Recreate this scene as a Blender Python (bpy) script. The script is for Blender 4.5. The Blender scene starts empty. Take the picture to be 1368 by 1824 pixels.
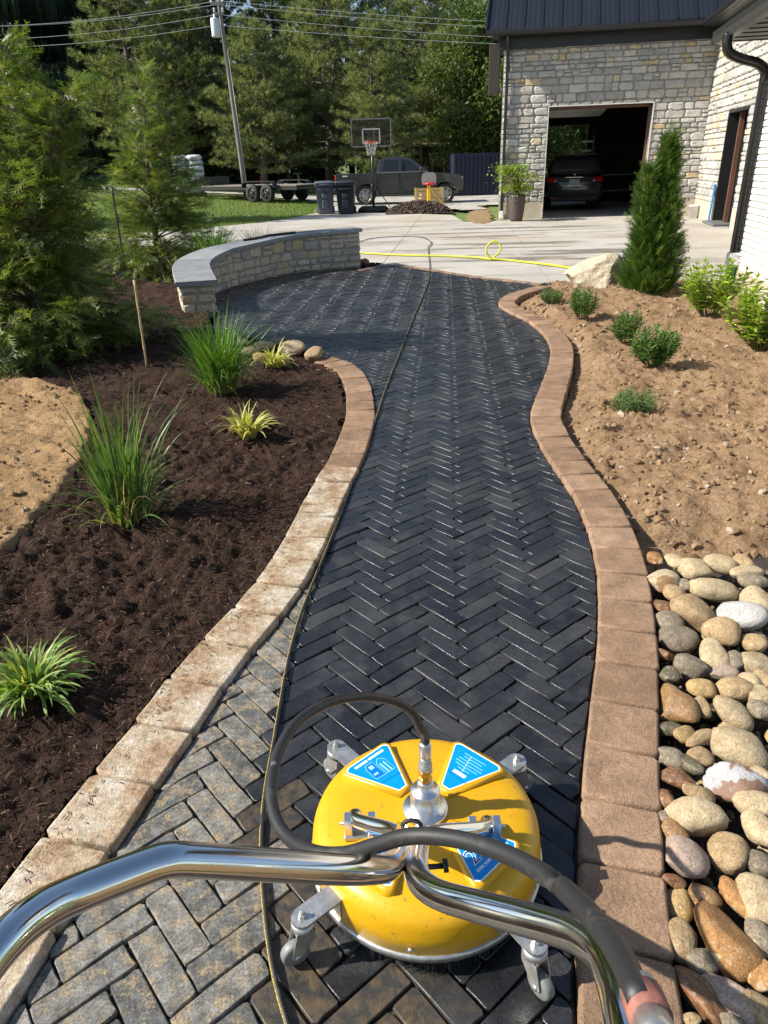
import bpy, bmesh, math, random
import numpy as np
from mathutils import Vector, Matrix

# ------------------------------------------------------------------ camera
SC = bpy.context.scene
C = SC.collection
F_PX = 1277.0
PITCH = math.radians(25.8)
ROLL = math.radians(1.7)
EYE = 1.52
_fw = np.array([0, math.cos(PITCH), -math.sin(PITCH)])
_up0 = np.array([0, math.sin(PITCH), math.cos(PITCH)])
_r0 = np.array([1.0, 0, 0])
_R = math.cos(ROLL) * _r0 - math.sin(ROLL) * _up0
_U = math.cos(ROLL) * _up0 + math.sin(ROLL) * _r0
CAMPOS = np.array([0, 0, EYE])
cam_d = bpy.data.cameras.new('camera')
cam_d.sensor_fit = 'VERTICAL'
cam_d.sensor_height = 24.0
cam_d.sensor_width = 18.0
cam_d.lens = F_PX / 1824.0 * 24.0
cam_d.clip_start = 0.02
cam_d.clip_end = 3000
cam = bpy.data.objects.new('camera', cam_d)
C.objects.link(cam)
cam.matrix_world = Matrix(((_R[0], _U[0], -_fw[0], 0), (_R[1], _U[1], -_fw[1], 0), (_R[2], _U[2], -_fw[2], EYE), (0, 0, 0, 1)))
SC.camera = cam

# ------------------------------------------------------------------ sky, sun, exposure
SUN_EL = math.radians(38.7)
SUN_AZ = math.radians(4.0)                  # light travels to the right and slightly away
world = bpy.data.worlds.new('World')
SC.world = world
world.use_nodes = True
_nt = world.node_tree
_nt.nodes.clear()
_sky = _nt.nodes.new('ShaderNodeTexSky')
_sky.sky_type = 'NISHITA'
_sky.sun_disc = False
_sky.sun_elevation = SUN_EL
_sky.sun_rotation = math.radians(270) - SUN_AZ
_sky.air_density = 1.0
_sky.dust_density = 0.6
_bg = _nt.nodes.new('ShaderNodeBackground')
_bg.inputs['Strength'].default_value = 0.092
_out = _nt.nodes.new('ShaderNodeOutputWorld')
_nt.links.new(_sky.outputs[0], _bg.inputs[0])
_nt.links.new(_bg.outputs[0], _out.inputs[0])
sun_d = bpy.data.lights.new('sun', 'SUN')
sun_d.energy = 5.0
sun_d.angle = math.radians(0.53)
sun_d.color = (1.0, 0.93, 0.82)
sun = bpy.data.objects.new('sun', sun_d)
C.objects.link(sun)
sun.rotation_euler = Vector((math.cos(SUN_EL) * math.cos(SUN_AZ), math.cos(SUN_EL) * math.sin(SUN_AZ), -math.sin(SUN_EL))).to_track_quat('-Z', 'Y').to_euler()
sun.location = (-20, 0, 20)
SC.view_settings.view_transform = 'Standard'
SC.view_settings.look = 'None'
SC.view_settings.gamma = 1.0
SC.view_settings.use_curve_mapping = False
SC.view_settings.exposure = 0.84

# ------------------------------------------------------------------ photo pixel -> place
def ray(px, py):
    return (px - 684.0) / F_PX * _R - (py - 912.0) / F_PX * _U + _fw
def G(px, py, z=0.0):                     # where the line of sight meets the level z
    d = ray(px, py)
    return CAMPOS + d * ((z - EYE) / d[2])
def AY(px, py, Y):                        # where it meets the upright plane at distance Y
    d = ray(px, py)
    return CAMPOS + d * (Y / d[1])
def D(px, py, dep):                       # at a depth judged from the thing's known thickness
    return CAMPOS + ray(px, py) * dep
def hill(x, y):                           # the lawn climbs gently away to the left
    return np.maximum(0, np.asarray(y) - 26.0) * 0.038 * np.clip(-np.asarray(x) / 13.0, 0, 1.3)
def GT(px, py):
    d = ray(px, py)
    t = 5.0
    for _ in range(4000):
        p = CAMPOS + d * t
        if p[2] <= hill(p[0], p[1]):
            return p
        t += 0.02 * (1 + t * 0.02)
    return CAMPOS + d * t

# ------------------------------------------------------------------ numeric helpers
rng = np.random.default_rng(7)
random.seed(7)
def _hash(ix, iy, seed):
    h = (ix.astype(np.int64) * 374761393 + iy.astype(np.int64) * 668265263 + seed * 1442695041) & 0xffffffff
    h = ((h ^ (h >> 13)) * 1274126177) & 0xffffffff
    return ((h ^ (h >> 16)) & 0xffff) / 65535.0
def vnoise(x, y, seed=0):
    x = np.asarray(x, float); y = np.asarray(y, float)
    ix = np.floor(x); iy = np.floor(y)
    fx = x - ix; fy = y - iy
    fx = fx * fx * (3 - 2 * fx); fy = fy * fy * (3 - 2 * fy)
    a = _hash(ix, iy, seed); b = _hash(ix + 1, iy, seed)
    c = _hash(ix, iy + 1, seed); d = _hash(ix + 1, iy + 1, seed)
    return (a + (b - a) * fx) * (1 - fy) + (c + (d - c) * fx) * fy - 0.5
def fbm(x, y, f, octv=4, seed=0, gain=0.5):
    s = 0; a = 1.0
    for k in range(octv):
        ca, sa = math.cos(.62 + .9 * k), math.sin(.62 + .9 * k)
        s = s + a * vnoise((np.asarray(x) * ca - np.asarray(y) * sa) * f + 17.3 * k, (np.asarray(x) * sa + np.asarray(y) * ca) * f - 9.1 * k, seed + k)
        f *= 2.03; a *= gain
    return s
def spline(pts, n=12):                    # Catmull-Rom through points
    P = np.array(pts, float)
    P = np.vstack([2 * P[0] - P[1], P, 2 * P[-1] - P[-2]])
    out = []
    for i in range(1, len(P) - 2):
        p0, p1, p2, p3 = P[i - 1:i + 3]
        for t in np.linspace(0, 1, n, endpoint=False):
            out.append(0.5 * ((2 * p1) + (-p0 + p2) * t + (2 * p0 - 5 * p1 + 4 * p2 - p3) * t ** 2 + (-p0 + 3 * p1 - 3 * p2 + p3) * t ** 3))
    out.append(P[-2])
    return np.array(out)
def resample(P, step=None, n=None):
    P = np.asarray(P, float)
    L = np.concatenate([[0], np.cumsum(np.linalg.norm(np.diff(P, axis=0), axis=1))])
    if n is None:
        n = max(2, int(round(L[-1] / step)) + 1)
    s = np.linspace(0, L[-1], n)
    return np.stack([np.interp(s, L, P[:, k]) for k in range(P.shape[1])], 1)
def offset2d(P, d):
    P = np.asarray(P)[:, :2]
    T = np.gradient(P, axis=0)
    T /= np.linalg.norm(T, axis=1)[:, None]
    N = np.stack([T[:, 1], -T[:, 0]], 1)   # to the right of travel
    return P + N * d
def inpoly(x, y, poly):
    poly = np.asarray(poly); x = np.asarray(x); y = np.asarray(y)
    inside = np.zeros(x.shape, bool)
    j = len(poly) - 1
    for i in range(len(poly)):
        xi, yi = poly[i][:2]; xj, yj = poly[j][:2]
        if yi != yj:
            c = ((yi > y) != (yj > y)) & (x < (xj - xi) * (y - yi) / (yj - yi) + xi)
            inside ^= c
        j = i
    return inside
def dist_line(x, y, P):                   # distance to a polyline
    x = np.asarray(x, float); y = np.asarray(y, float)
    best = np.full(x.shape, 1e9)
    P = np.asarray(P)
    for i in range(len(P) - 1):
        a = P[i][:2]; b = P[i + 1][:2]; ab = b - a
        t = np.clip(((x - a[0]) * ab[0] + (y - a[1]) * ab[1]) / max(1e-12, ab @ ab), 0, 1)
        best = np.minimum(best, np.hypot(x - a[0] - t * ab[0], y - a[1] - t * ab[1]))
    return best
def clip_half(poly, p0, n):               # keep (p-p0).n <= 0
    out = []
    for i in range(len(poly)):
        a = np.asarray(poly[i]); b = np.asarray(poly[(i + 1) % len(poly)])
        da = (a - p0) @ n; db = (b - p0) @ n
        if da <= 0: out.append(a)
        if (da < 0) != (db < 0) and abs(da - db) > 1e-12:
            out.append(a + (b - a) * (da / (da - db)))
    return out
def area2(poly):
    p = np.asarray(poly)
    return 0.5 * np.sum(p[:, 0] * np.roll(p[:, 1], -1) - p[:, 1] * np.roll(p[:, 0], -1))

# ------------------------------------------------------------------ scene-building helpers
def tag(o, label=None, cat=None, group=None, kind=None):
    if label: o['label'] = label
    if cat: o['category'] = cat
    if group: o['group'] = group
    if kind: o['kind'] = kind
    return o
def thing(name, label, cat, loc=(0, 0, 0), rz=0.0, group=None):
    o = bpy.data.objects.new(name, None)
    o.empty_display_size = 0.1
    C.objects.link(o)
    o.location = loc
    o.rotation_euler = (0, 0, rz)
    return tag(o, label, cat, group)
def link(name, me, parent=None, mat=None, loc=None, rot=None):
    o = bpy.data.objects.new(name, me)
    C.objects.link(o)
    if mat is not None and not me.materials:
        for m in (mat if isinstance(mat, (list, tuple)) else [mat]):
            me.materials.append(m)
    if parent is not None:
        o.parent = parent
    if loc is not None: o.location = loc
    if rot is not None: o.rotation_euler = rot
    return o
def copy_tree(o, parent=None):
    c = o.copy()
    C.objects.link(c)
    c.parent = parent
    for ch in o.children:
        copy_tree(ch, c)
    return c
def fast_mesh(name, V, tris=None, quads=None, smooth=False):
    me = bpy.data.meshes.new(name)
    V = np.asarray(V, np.float32)
    nt = 0 if tris is None else len(tris); nq = 0 if quads is None else len(quads)
    me.vertices.add(len(V)); me.vertices.foreach_set('co', V.ravel())
    parts = []; starts = []
    if nt:
        parts.append(np.asarray(tris, np.int32).ravel()); starts.append(np.arange(nt) * 3)
    if nq:
        parts.append(np.asarray(quads, np.int32).ravel()); starts.append(nt * 3 + np.arange(nq) * 4)
    idx = np.concatenate(parts)
    me.loops.add(len(idx)); me.loops.foreach_set('vertex_index', idx)
    me.polygons.add(nt + nq)
    me.polygons.foreach_set('loop_start', np.concatenate(starts).astype(np.int32))
    me.polygons.foreach_set('use_smooth', np.full(nt + nq, smooth))
    me.update(calc_edges=True)
    return me
def set_attr(me, name, vals, domain='FACE'):
    a = me.attributes.new(name, 'FLOAT', domain)
    a.data.foreach_set('value', np.asarray(vals, np.float32))

class MB:
    """collects faces, then builds ONE mesh object"""
    def __init__(s):
        s.v = []; s.f = []; s.r = []; s.sm = []; s.mi = []
    def add(s, V, Fc, rnd=0.0, smooth=False, mi=0):
        b = len(s.v)
        s.v.extend([tuple(map(float, p)) for p in V])
        for f in Fc:
            s.f.append([b + int(i) for i in f]); s.r.append(rnd); s.sm.append(smooth); s.mi.append(mi)
        return s
    def box(s, c, size, rot=None, bevel=0.0, rnd=0.0, mi=0):
        x, y, z = [k / 2.0 for k in size]
        if bevel > 0:
            b = min(bevel, x * .9, y * .9, z * .9)
            V = []; 
            for sx in (-1, 1):
                for sy in (-1, 1):
                    for sz in (-1, 1):
                        V += [(sx * x, sy * (y - b), sz * (z - b)), (sx * (x - b), sy * y, sz * (z - b)), (sx * (x - b), sy * (y - b), sz * z)]
            bm = bmesh.new()
            for p in V: bm.verts.new(p)
            bmesh.ops.convex_hull(bm, input=bm.verts)
            bmesh.ops.dissolve_limit(bm, angle_limit=0.01, verts=bm.verts, edges=bm.edges)
            bm.verts.index_update()
            V = [v.co[:] for v in bm.verts]; Fc = [[v.index for v in f.verts] for f in bm.faces]
            bm.free()
        else:
            V = [(sx * x, sy * y, sz * z) for sx in (-1, 1) for sy in (-1, 1) for sz in (-1, 1)]
            Fc = [(0, 1, 3, 2), (4, 6, 7, 5), (0, 4, 5, 1), (2, 3, 7, 6), (0, 2, 6, 4), (1, 5, 7, 3)]
        if rot is not None:
            Mx = rot if isinstance(rot, Matrix) else Matrix.Rotation(rot, 3, 'Z')
            V = [Mx @ Vector(p) for p in V]
        V = [(p[0] + c[0], p[1] + c[1], p[2] + c[2]) for p in V]
        return s.add(V, Fc, rnd, False, mi)
    def bar(s, a, b, w, h=None, up=(0, 0, 1), rnd=0.0, mi=0, bevel=0.0):   # square bar a->b
        a = Vector(a); b = Vector(b); d = (b - a); L = d.length; d.normalize()
        u = Vector(up); r = d.cross(u)
        if r.length < 1e-4: r = d.cross(Vector((0, 1, 0)))
        r.normalize(); u = r.cross(d)
        Mx = Matrix((d, r, u)).transposed()
        return s.box((a + b) / 2, (L, w, h or w), Mx, bevel, rnd, mi)
    def tube(s, P, r, n=10, caps=True, smooth=True, rnd=0.0, mi=0, closed=False):
        P = [Vector(p) for p in P]
        R = r if hasattr(r, '__len__') else [r] * len(P)
        T = []
        for i in range(len(P)):
            a = P[max(0, i - 1)]; b = P[min(len(P) - 1, i + 1)]
            if closed: a = P[i - 1]; b = P[(i + 1) % len(P)]
            T.append((b - a).normalized())
        u = T[0].orthogonal().normalized(); V = []
        for i, p in enumerate(P):
            if i:
                q = T[i - 1].rotation_difference(T[i]); u = q @ u
            w = T[i].cross(u)
            for k in range(n):
                an = 2 * math.pi * k / n
                V.append(p + (u * math.cos(an) + w * math.sin(an)) * R[i])
        Fc = []
        m = len(P)
        for i in range(m if closed else m - 1):
            j = (i + 1) % m
            for k in range(n):
                Fc.append((i * n + k, i * n + (k + 1) % n, j * n + (k + 1) % n, j * n + k))
        if caps and not closed:
            Fc.append(list(range(n))[::-1]); Fc.append([(m - 1) * n + k for k in range(n)])
        return s.add(V, Fc, rnd, smooth, mi)
    def lathe(s, prof, c=(0, 0, 0), n=32, smooth=True, mi=0, M=None, rnd=0.0, caps=True):    # prof [(r,z)]
        V = []; Fc = []
        for (r, z) in prof:
            for k in range(n):
                an = 2 * math.pi * k / n
                V.append((r * math.cos(an), r * math.sin(an), z))
        for i in range(len(prof) - 1):
            for k in range(n):
                Fc.append((i * n + k, i * n + (k + 1) % n, (i + 1) * n + (k + 1) % n, (i + 1) * n + k))
        if caps and prof[0][0] > 1e-6: Fc.append([k for k in range(n)][::-1])
        if caps and prof[-1][0] > 1e-6: Fc.append([(len(prof) - 1) * n + k for k in range(n)])
        if M is not None: V = [M @ Vector(p) for p in V]
        V = [(p[0] + c[0], p[1] + c[1], p[2] + c[2]) for p in V]
        return s.add(V, Fc, rnd, smooth, mi)
    def prism(s, poly, y0, y1, M=None, mi=0, rnd=0.0, smooth=False, axis='y'):   # polygon in xz pushed along y
        n = len(poly)
        if axis == 'y': V = [(p[0], y0, p[1]) for p in poly] + [(p[0], y1, p[1]) for p in poly]
        else: V = [(p[0], p[1], y0) for p in poly] + [(p[0], p[1], y1) for p in poly]
        Fc = [list(range(n)), list(range(n, 2 * n))[::-1]] + [(i, n + i, n + (i + 1) % n, (i + 1) % n) for i in range(n)]
        if M is not None: V = [M @ Vector(p) for p in V]
        return s.add(V, Fc, rnd, smooth, mi)
    def mesh(s, name='m', fix=True):
        me = bpy.data.meshes.new(name)
        me.from_pydata(s.v, [], s.f)
        if fix:
            bm = bmesh.new(); bm.from_mesh(me)
            bmesh.ops.recalc_face_normals(bm, faces=bm.faces)
            bm.to_mesh(me); bm.free()
        me.polygons.foreach_set('use_smooth', s.sm)
        me.polygons.foreach_set('material_index', s.mi)
        if any(s.r): set_attr(me, 'rnd', s.r)
        me.update()
        return me
    def build(s, name, mat, parent=None, loc=None, rot=None, fix=True):
        return link(name, s.mesh(name, fix), parent, mat, loc, rot)

def scatter(tv, tf, pos, Mats, scale, rnd=None):
    """template (tv, tf triangles) repeated with rotation matrices -> arrays"""
    tv = np.asarray(tv, np.float32); tf = np.asarray(tf, np.int32)
    n = len(pos)
    V = np.einsum('nij,vj->nvi', Mats, tv) * np.asarray(scale).reshape(n, 1, -1) + np.asarray(pos)[:, None, :]
    Fc = tf[None] + (np.arange(n) * len(tv))[:, None, None]
    r = np.repeat(rng.random(n) if rnd is None else rnd, len(tf))
    return V.reshape(-1, 3), Fc.reshape(-1, 3), r
def rand_rots(n, r=None):
    r = r or rng
    q = r.normal(size=(n, 4)); q /= np.linalg.norm(q, axis=1)[:, None]
    w, x, y, z = q.T
    return np.stack([1 - 2 * (y * y + z * z), 2 * (x * y - z * w), 2 * (x * z + y * w), 2 * (x * y + z * w), 1 - 2 * (x * x + z * z), 2 * (y * z - x * w), 2 * (x * z - y * w), 2 * (y * z + x * w), 1 - 2 * (x * x + y * y)], 1).reshape(n, 3, 3)
def frames(dirs, ups=None, roll=None):
    """matrices whose local +X is dir, local Z near up"""
    d = np.asarray(dirs, float); d = d / np.linalg.norm(d, axis=1)[:, None]
    u = np.tile([0, 0, 1.0], (len(d), 1)) if ups is None else np.asarray(ups, float)
    y = np.cross(u, d); ln = np.linalg.norm(y, axis=1)
    y[ln < 1e-3] = [0, 1, 0]; y /= np.linalg.norm(y, axis=1)[:, None]
    z = np.cross(d, y)
    if roll is not None:
        c = np.cos(roll)[:, None]; s_ = np.sin(roll)[:, None]
        y, z = y * c + z * s_, z * c - y * s_
    return np.stack([d, y, z], 2)

# ------------------------------------------------------------------ materials
class NT:
    def __init__(s, name):
        s.m = bpy.data.materials.new(name); s.m.use_nodes = True
        s.t = s.m.node_tree; s.t.nodes.clear()
        s.out = s.n('ShaderNodeOutputMaterial')
        s.b = s.n('ShaderNodeBsdfPrincipled')
        s.l(s.b.outputs[0], s.out.inputs[0])
    def n(s, typ, **kw):
        nd = s.t.nodes.new(typ)
        for k, v in kw.items():
            if k in nd.inputs: nd.inputs[k].default_value = v
            else: setattr(nd, k, v)
        return nd
    def l(s, a, b): s.t.links.new(a, b)
    def pos(s, kind='obj'):
        if kind == 'world': return s.n('ShaderNodeNewGeometry').outputs['Position']
        return s.n('ShaderNodeTexCoord').outputs['Object']
    def noise(s, vec, scale, detail=4, rough=0.6, dist=0.0):
        nd = s.n('ShaderNodeTexNoise'); nd.inputs['Scale'].default_value = scale
        nd.inputs['Detail'].default_value = detail; nd.inputs['Roughness'].default_value = rough
        nd.inputs['Distortion'].default_value = dist
        s.l(vec, nd.inputs['Vector']); return nd.outputs['Fac']
    def ramp(s, fac, stops, interp='LINEAR'):
        nd = s.n('ShaderNodeValToRGB'); e = nd.color_ramp.elements; nd.color_ramp.interpolation = interp
        while len(e) < len(stops): e.new(0.5)
        for el, (p, c) in zip(e, stops):
            el.position = p; el.color = (c[0], c[1], c[2], 1) if hasattr(c, '__len__') else (c, c, c, 1)
        s.l(fac, nd.inputs[0]); return nd.outputs[0]
    def mix(s, fac, a, b, mode='MIX'):
        nd = s.n('ShaderNodeMixRGB', blend_type=mode)
        for i, v in ((0, fac), (1, a), (2, b)):
            if hasattr(v, 'is_linked') or hasattr(v, 'links'): s.l(v, nd.inputs[i])
            elif i == 0: nd.inputs[0].default_value = v
            else: nd.inputs[i].default_value = (v[0], v[1], v[2], 1) if hasattr(v, '__len__') else (v, v, v, 1)
        return nd.outputs[0]
    def math(s, op, a, b=None, clamp=False):
        nd = s.n('ShaderNodeMath', operation=op); nd.use_clamp = clamp
        for i, v in ((0, a), (1, b)):
            if v is None: continue
            if hasattr(v, 'links'): s.l(v, nd.inputs[i])
            else: nd.inputs[i].default_value = v
        return nd.outputs[0]
    def rnd(s):      # one random number for each piece, joined or not
        a = s.n('ShaderNodeAttribute', attribute_name='rnd').outputs['Fac']
        o = s.n('ShaderNodeObjectInfo').outputs['Random']
        return s.math('FRACT', s.math('ADD', a, o))
    def attr(s, name): return s.n('ShaderNodeAttribute', attribute_name=name).outputs['Fac']
    def bump(s, h, strength=0.3, dist=0.01, prev=None):
        nd = s.n('ShaderNodeBump'); nd.inputs['Strength'].default_value = strength; nd.inputs['Distance'].default_value = dist
        s.l(h, nd.inputs['Height'])
        if prev is not None: s.l(prev, nd.inputs['Normal'])
        return nd.outputs[0]
    def grain(s, c, p, scale, lo=.6, hi=1.35, det=3):
        return s.mix(1.0, c, s.ramp(s.noise(p, scale, det, .75), [(0.34, lo), (0.5, 1.0), (0.66, hi)]), 'MULTIPLY')
    def set(s, **kw):
        names = {'col': 'Base Color', 'rough': 'Roughness', 'metal': 'Metallic', 'normal': 'Normal', 'spec': 'Specular IOR Level', 'trans': 'Transmission Weight', 'alpha': 'Alpha', 'coat': 'Coat Weight', 'coatr': 'Coat Roughness', 'emis': 'Emission Color', 'emist': 'Emission Strength', 'sheen': 'Sheen Weight', 'ior': 'IOR'}
        for k, v in kw.items():
            i = s.b.inputs[names[k]]
            if hasattr(v, 'links'): s.l(v, i)
            elif hasattr(v, '__len__'): i.default_value = (v[0], v[1], v[2], 1)
            else: i.default_value = v
        return s.m
MATS = {}
def plain(name, col, rough=0.6, metal=0.0, var=0.15, scale=8.0, bump=0.0, bscale=60.0, coat=0.0, spec=0.5, dirt=None, kind='obj', bdist=0.004):
    if name in MATS: return MATS[name]
    t = NT(name); p = t.pos(kind)
    n1 = t.noise(p, scale, 5, 0.62)
    c2 = [max(0, k * (1 - var)) for k in col]; c3 = [min(1, k * (1 + var)) for k in col]
    c = t.ramp(n1, [(0.3, c2), (0.7, c3)])
    if dirt:
        n3 = t.noise(p, dirt[1], 6, 0.7)
        c = t.mix(t.ramp(n3, [(dirt[2], 0), (min(1, dirt[2] + 0.12), dirt[3])]), c, dirt[0])
    t.set(col=c, metal=metal, coat=coat, spec=spec)
    n2 = t.noise(p, scale * 3.1, 4, 0.6)
    t.set(rough=t.ramp(n2, [(0.3, max(0.03, rough * 0.82)), (0.7, min(1, rough * 1.15))]))
    if bump: t.set(normal=t.bump(t.noise(p, bscale, 5, 0.65), bump, bdist))
    MATS[name] = t.m
    return t.m
def stone_mat(name, cols, rough=0.85, bscale=35, bstr=0.5, speck=None, coords='obj', vscale=14, bdist=0.006):
    """cols: [(pos,colour)] picked by each piece's random number"""
    if name in MATS: return MATS[name]
    t = NT(name); p = t.pos(coords); r = t.rnd()
    c = t.ramp(r, cols, 'CONSTANT')
    n = t.noise(p, vscale, 6, 0.65)
    c = t.mix(0.6, c, t.ramp(n, [(0.25, 0.55), (0.5, 0.95), (0.75, 1.25)]), 'MULTIPLY')
    if speck:
        n4 = t.noise(p, speck[1], 3, 0.7)
        c = t.mix(t.ramp(n4, [(speck[2], 0), (speck[2] + 0.1, speck[3])]), c, speck[0])
    c = t.grain(c, p, vscale * 9, .72, 1.25)
    h = t.noise(p, bscale, 7, 0.68)
    t.set(col=c, rough=rough, normal=t.bump(h, bstr, bdist))
    MATS[name] = t.m
    return t.m
def leaf_mat(name, c1, c2, rough=0.5, trans=0.35, nscale=3.0, spec=0.3, kind='world', tint=None):
    if name in MATS: return MATS[name]
    t = NT(name); p = t.pos(kind)
    r = t.rnd()
    n = t.noise(p, nscale, 3, 0.6)
    f = t.math('ADD', t.math('MULTIPLY', n, 0.9), t.math('MULTIPLY', t.math('SUBTRACT', r, 0.5), 0.55), True)
    c = t.ramp(f, [(0.2, c1), (0.75, c2)])
    if tint: c = t.mix(t.ramp(r, [(tint[1], 0), (tint[1] + 0.02, 1)]), c, tint[0])
    t.set(col=c, rough=rough, spec=spec)
    tr = t.n('ShaderNodeBsdfTranslucent'); t.l(t.mix(1.0, c, (1.15, 1.2, 0.55), 'MULTIPLY'), tr.inputs[0])
    mx = t.n('ShaderNodeMixShader'); mx.inputs[0].default_value = trans
    t.l(t.b.outputs[0], mx.inputs[1]); t.l(tr.outputs[0], mx.inputs[2]); t.l(mx.outputs[0], t.out.inputs[0])
    MATS[name] = t.m
    return t.m
# ================================================================== LAYOUT CURVES
ZC = 0.024                                   # top of the edging stones above the pavers
def PX(lst, z=0.0): return np.array([G(a, b, z)[:2] for a, b in lst])
L_in = np.vstack([[(-1.10, -0.6), (-0.93, 0.3)], PX([(0, 1815), (94, 1663), (194, 1516), (282, 1389), (346, 1298), (403, 1212), (456, 1144), (508, 1085), (557, 1011), (592, 938), (621, 868), (647, 815), (664, 763), (668, 728), (658, 679), (632, 649), (585, 633)], ZC)])
R_in = np.vstack([[(0.24, -0.6), (0.30, 0.3)], PX([(1031, 1824), (1030, 1600), (1036, 1400), (1053, 1240), (1064, 1150), (1066, 1060), (1058, 975), (1026, 886), (987, 829), (956, 776), (945, 736), (962, 688), (979, 640), (976, 605), (945, 573), (905, 553), (888, 541), (893, 530), (918, 519), (960, 508)], ZC)])
L_in = resample(spline(L_in, 10), 0.03)
R_in = resample(spline(R_in, 10), 0.03)
EW = 0.198
L_out = offset2d(L_in, -EW)
R_out = offset2d(R_in, EW)
# seat wall: inner foot line, photo's left to right
W_in = resample(spline(np.vstack([G(381, 501, .36)[:2], G(371, 474, .40)[:2], G(400, 453, .46)[:2], G(450, 438, .50)[:2], G(520, 421, .55)[:2], G(640, 407, .60)[:2]]), 12), 0.02)
END = resample(PX([(640, 483), (697, 472), (726, 476), (781, 484.5), (845, 495), (960, 507)]), 0.02)
path_poly = np.vstack([L_in, [(-0.62, 6.55), (-1.05, 6.75), (-1.75, 7.3)], W_in[::12], END[8::10], R_in[::-1]])

# ================================================================== GROUND
def grass_ground():
    t = NT('grass_ground'); p = t.pos('world')
    n = t.noise(p, 0.35, 4, 0.6); n2 = t.noise(p, 6, 5, 0.7)
    c = t.mix(t.ramp(n2, [(0.3, 0), (0.75, 1)]), t.ramp(n, [(0.3, (0.06, 0.105, 0.018)), (0.7, (0.11, 0.165, 0.03))]), (0.14, 0.18, 0.045))
    return t.set(col=c, rough=0.9, normal=t.bump(n2, 0.8, 0.05))
M_ground = grass_ground()
gx = np.concatenate([[-1500, -400, -150, -90], np.arange(-60, 61, 1.5), [90, 150, 400, 1500]])
gy = np.concatenate([[-300, -60, -20], np.arange(-10, 90, 1.0), [110, 160, 400, 1500]])
X, Y = np.meshgrid(gx, gy)
low = np.clip((Y - 17.0) / 4.0, 0, 1)
house_side = np.clip((X - 1.5) / 2.0, 0, 1) * np.clip((31 - Y) / 1.0, 0, 1)
Z = hill(X, np.minimum(Y, 75)) - 0.16 * (1 - low) - 0.035 - 0.08 * house_side + 0.02 * fbm(X, Y, 0.3, 3, 5) * low
ny, nx = X.shape
idx = np.arange(ny * nx).reshape(ny, nx)
quads = np.stack([idx[:-1, :-1], idx[:-1, 1:], idx[1:, 1:], idx[1:, :-1]], -1).reshape(-1, 4)
o = link('ground', fast_mesh('ground', np.stack([X, Y, Z], -1).reshape(-1, 3), quads=quads, smooth=True), None, M_ground)
tag(o, kind='structure')

def field(name, poly, res, zf, mat, bounds=None, hole=None, smooth=True):
    poly = np.asarray(poly)
    x0, y0 = poly.min(0); x1, y1 = poly.max(0)
    if bounds: x0, y0, x1, y1 = max(x0, bounds[0]), max(y0, bounds[1]), min(x1, bounds[2]), min(y1, bounds[3])
    xs = np.arange(x0, x1 + res, res); ys = np.arange(y0, y1 + res, res)
    X, Y = np.meshgrid(xs, ys)
    X = X + rng.uniform(-.3, .3, X.shape) * res; Y = Y + rng.uniform(-.3, .3, Y.shape) * res
    ins = inpoly(X, Y, poly)
    if hole is not None: ins &= ~inpoly(X, Y, hole)
    Z = zf(X, Y)
    ny, nx = X.shape
    idx = np.arange(ny * nx).reshape(ny, nx)
    keep = ins[:-1, :-1] & ins[:-1, 1:] & ins[1:, 1:] & ins[1:, :-1]
    q = np.stack([idx[:-1, :-1], idx[:-1, 1:], idx[1:, 1:], idx[1:, :-1]], -1)[keep]
    used = np.unique(q); remap = np.full(ny * nx, -1, np.int64); remap[used] = np.arange(len(used))
    V = np.stack([X, Y, Z], -1).reshape(-1, 3)[used]
    return link(name, fast_mesh(name, V, quads=remap[q], smooth=smooth), None, mat)

# ---------------------------------------------------------------- mulch bed
def mulch_mat():
    t = NT('shredded_mulch'); p = t.pos('world')
    n = t.noise(p, 22, 6, 0.75, 0.6); n2 = t.noise(p, 110, 4, 0.7)
    c = t.ramp(n, [(0.3, (0.012, 0.007, 0.0045)), (0.52, (0.045, 0.0235, 0.015)), (0.75, (0.092, 0.049, 0.031))])
    c = t.mix(t.ramp(n2, [(0.6, 0), (0.75, 0.45)]), c, (0.095, 0.050, 0.030))
    b = t.bump(n2, 0.9, 0.01); b = t.bump(n, 0.9, 0.03, b)
    return t.set(col=c, rough=0.9, normal=b, spec=0.2)
M_mulch = mulch_mat()
M_fibre = NT('mulch_fibre')
_r = M_fibre.rnd()
M_fibre = M_fibre.set(col=M_fibre.ramp(_r, [(0.0, (0.014, 0.008, 0.005)), (0.5, (0.058, 0.029, 0.018)), (0.93, (0.115, 0.062, 0.040)), (0.985, (0.22, 0.15, 0.095))]), rough=0.85, spec=0.25)
def z_mulch(x, y):
    d = dist_line(x, y, L_out[::6])
    e = np.clip(d / 0.25, 0, 1)
    z = 0.014 + e * 0.016 + e * (0.035 * fbm(x, y, 1.2, 2, 3) + 0.050 * fbm(x, y, 5.5, 3, 11)) + (0.4 + 0.6 * e) * 0.040 * fbm(x, y, 20, 3, 23, .6)
    z = z + 0.012 * np.abs(fbm(x, y, 55, 2, 31)) - 0.004
    z = z + 0.02 * np.clip((y - 5.8) / 2.0, 0, 1) * np.clip((-1.1 - x) / 0.8, 0, 1)
    return z
W_out = offset2d(W_in, -0.40)
mulch_poly = np.vstack([L_out[4:] , [(-0.66, 6.46), (-1.0, 6.75), (-1.72, 7.55), (-1.9, 8.2)], W_in[40::20], [(-0.25, 12.6), (0.18, 12.64), (-0.3, 13.5), (-2.2, 15.6), (-6.5, 17.0), (-11, 17.0), (-11, -0.4)]])
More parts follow.
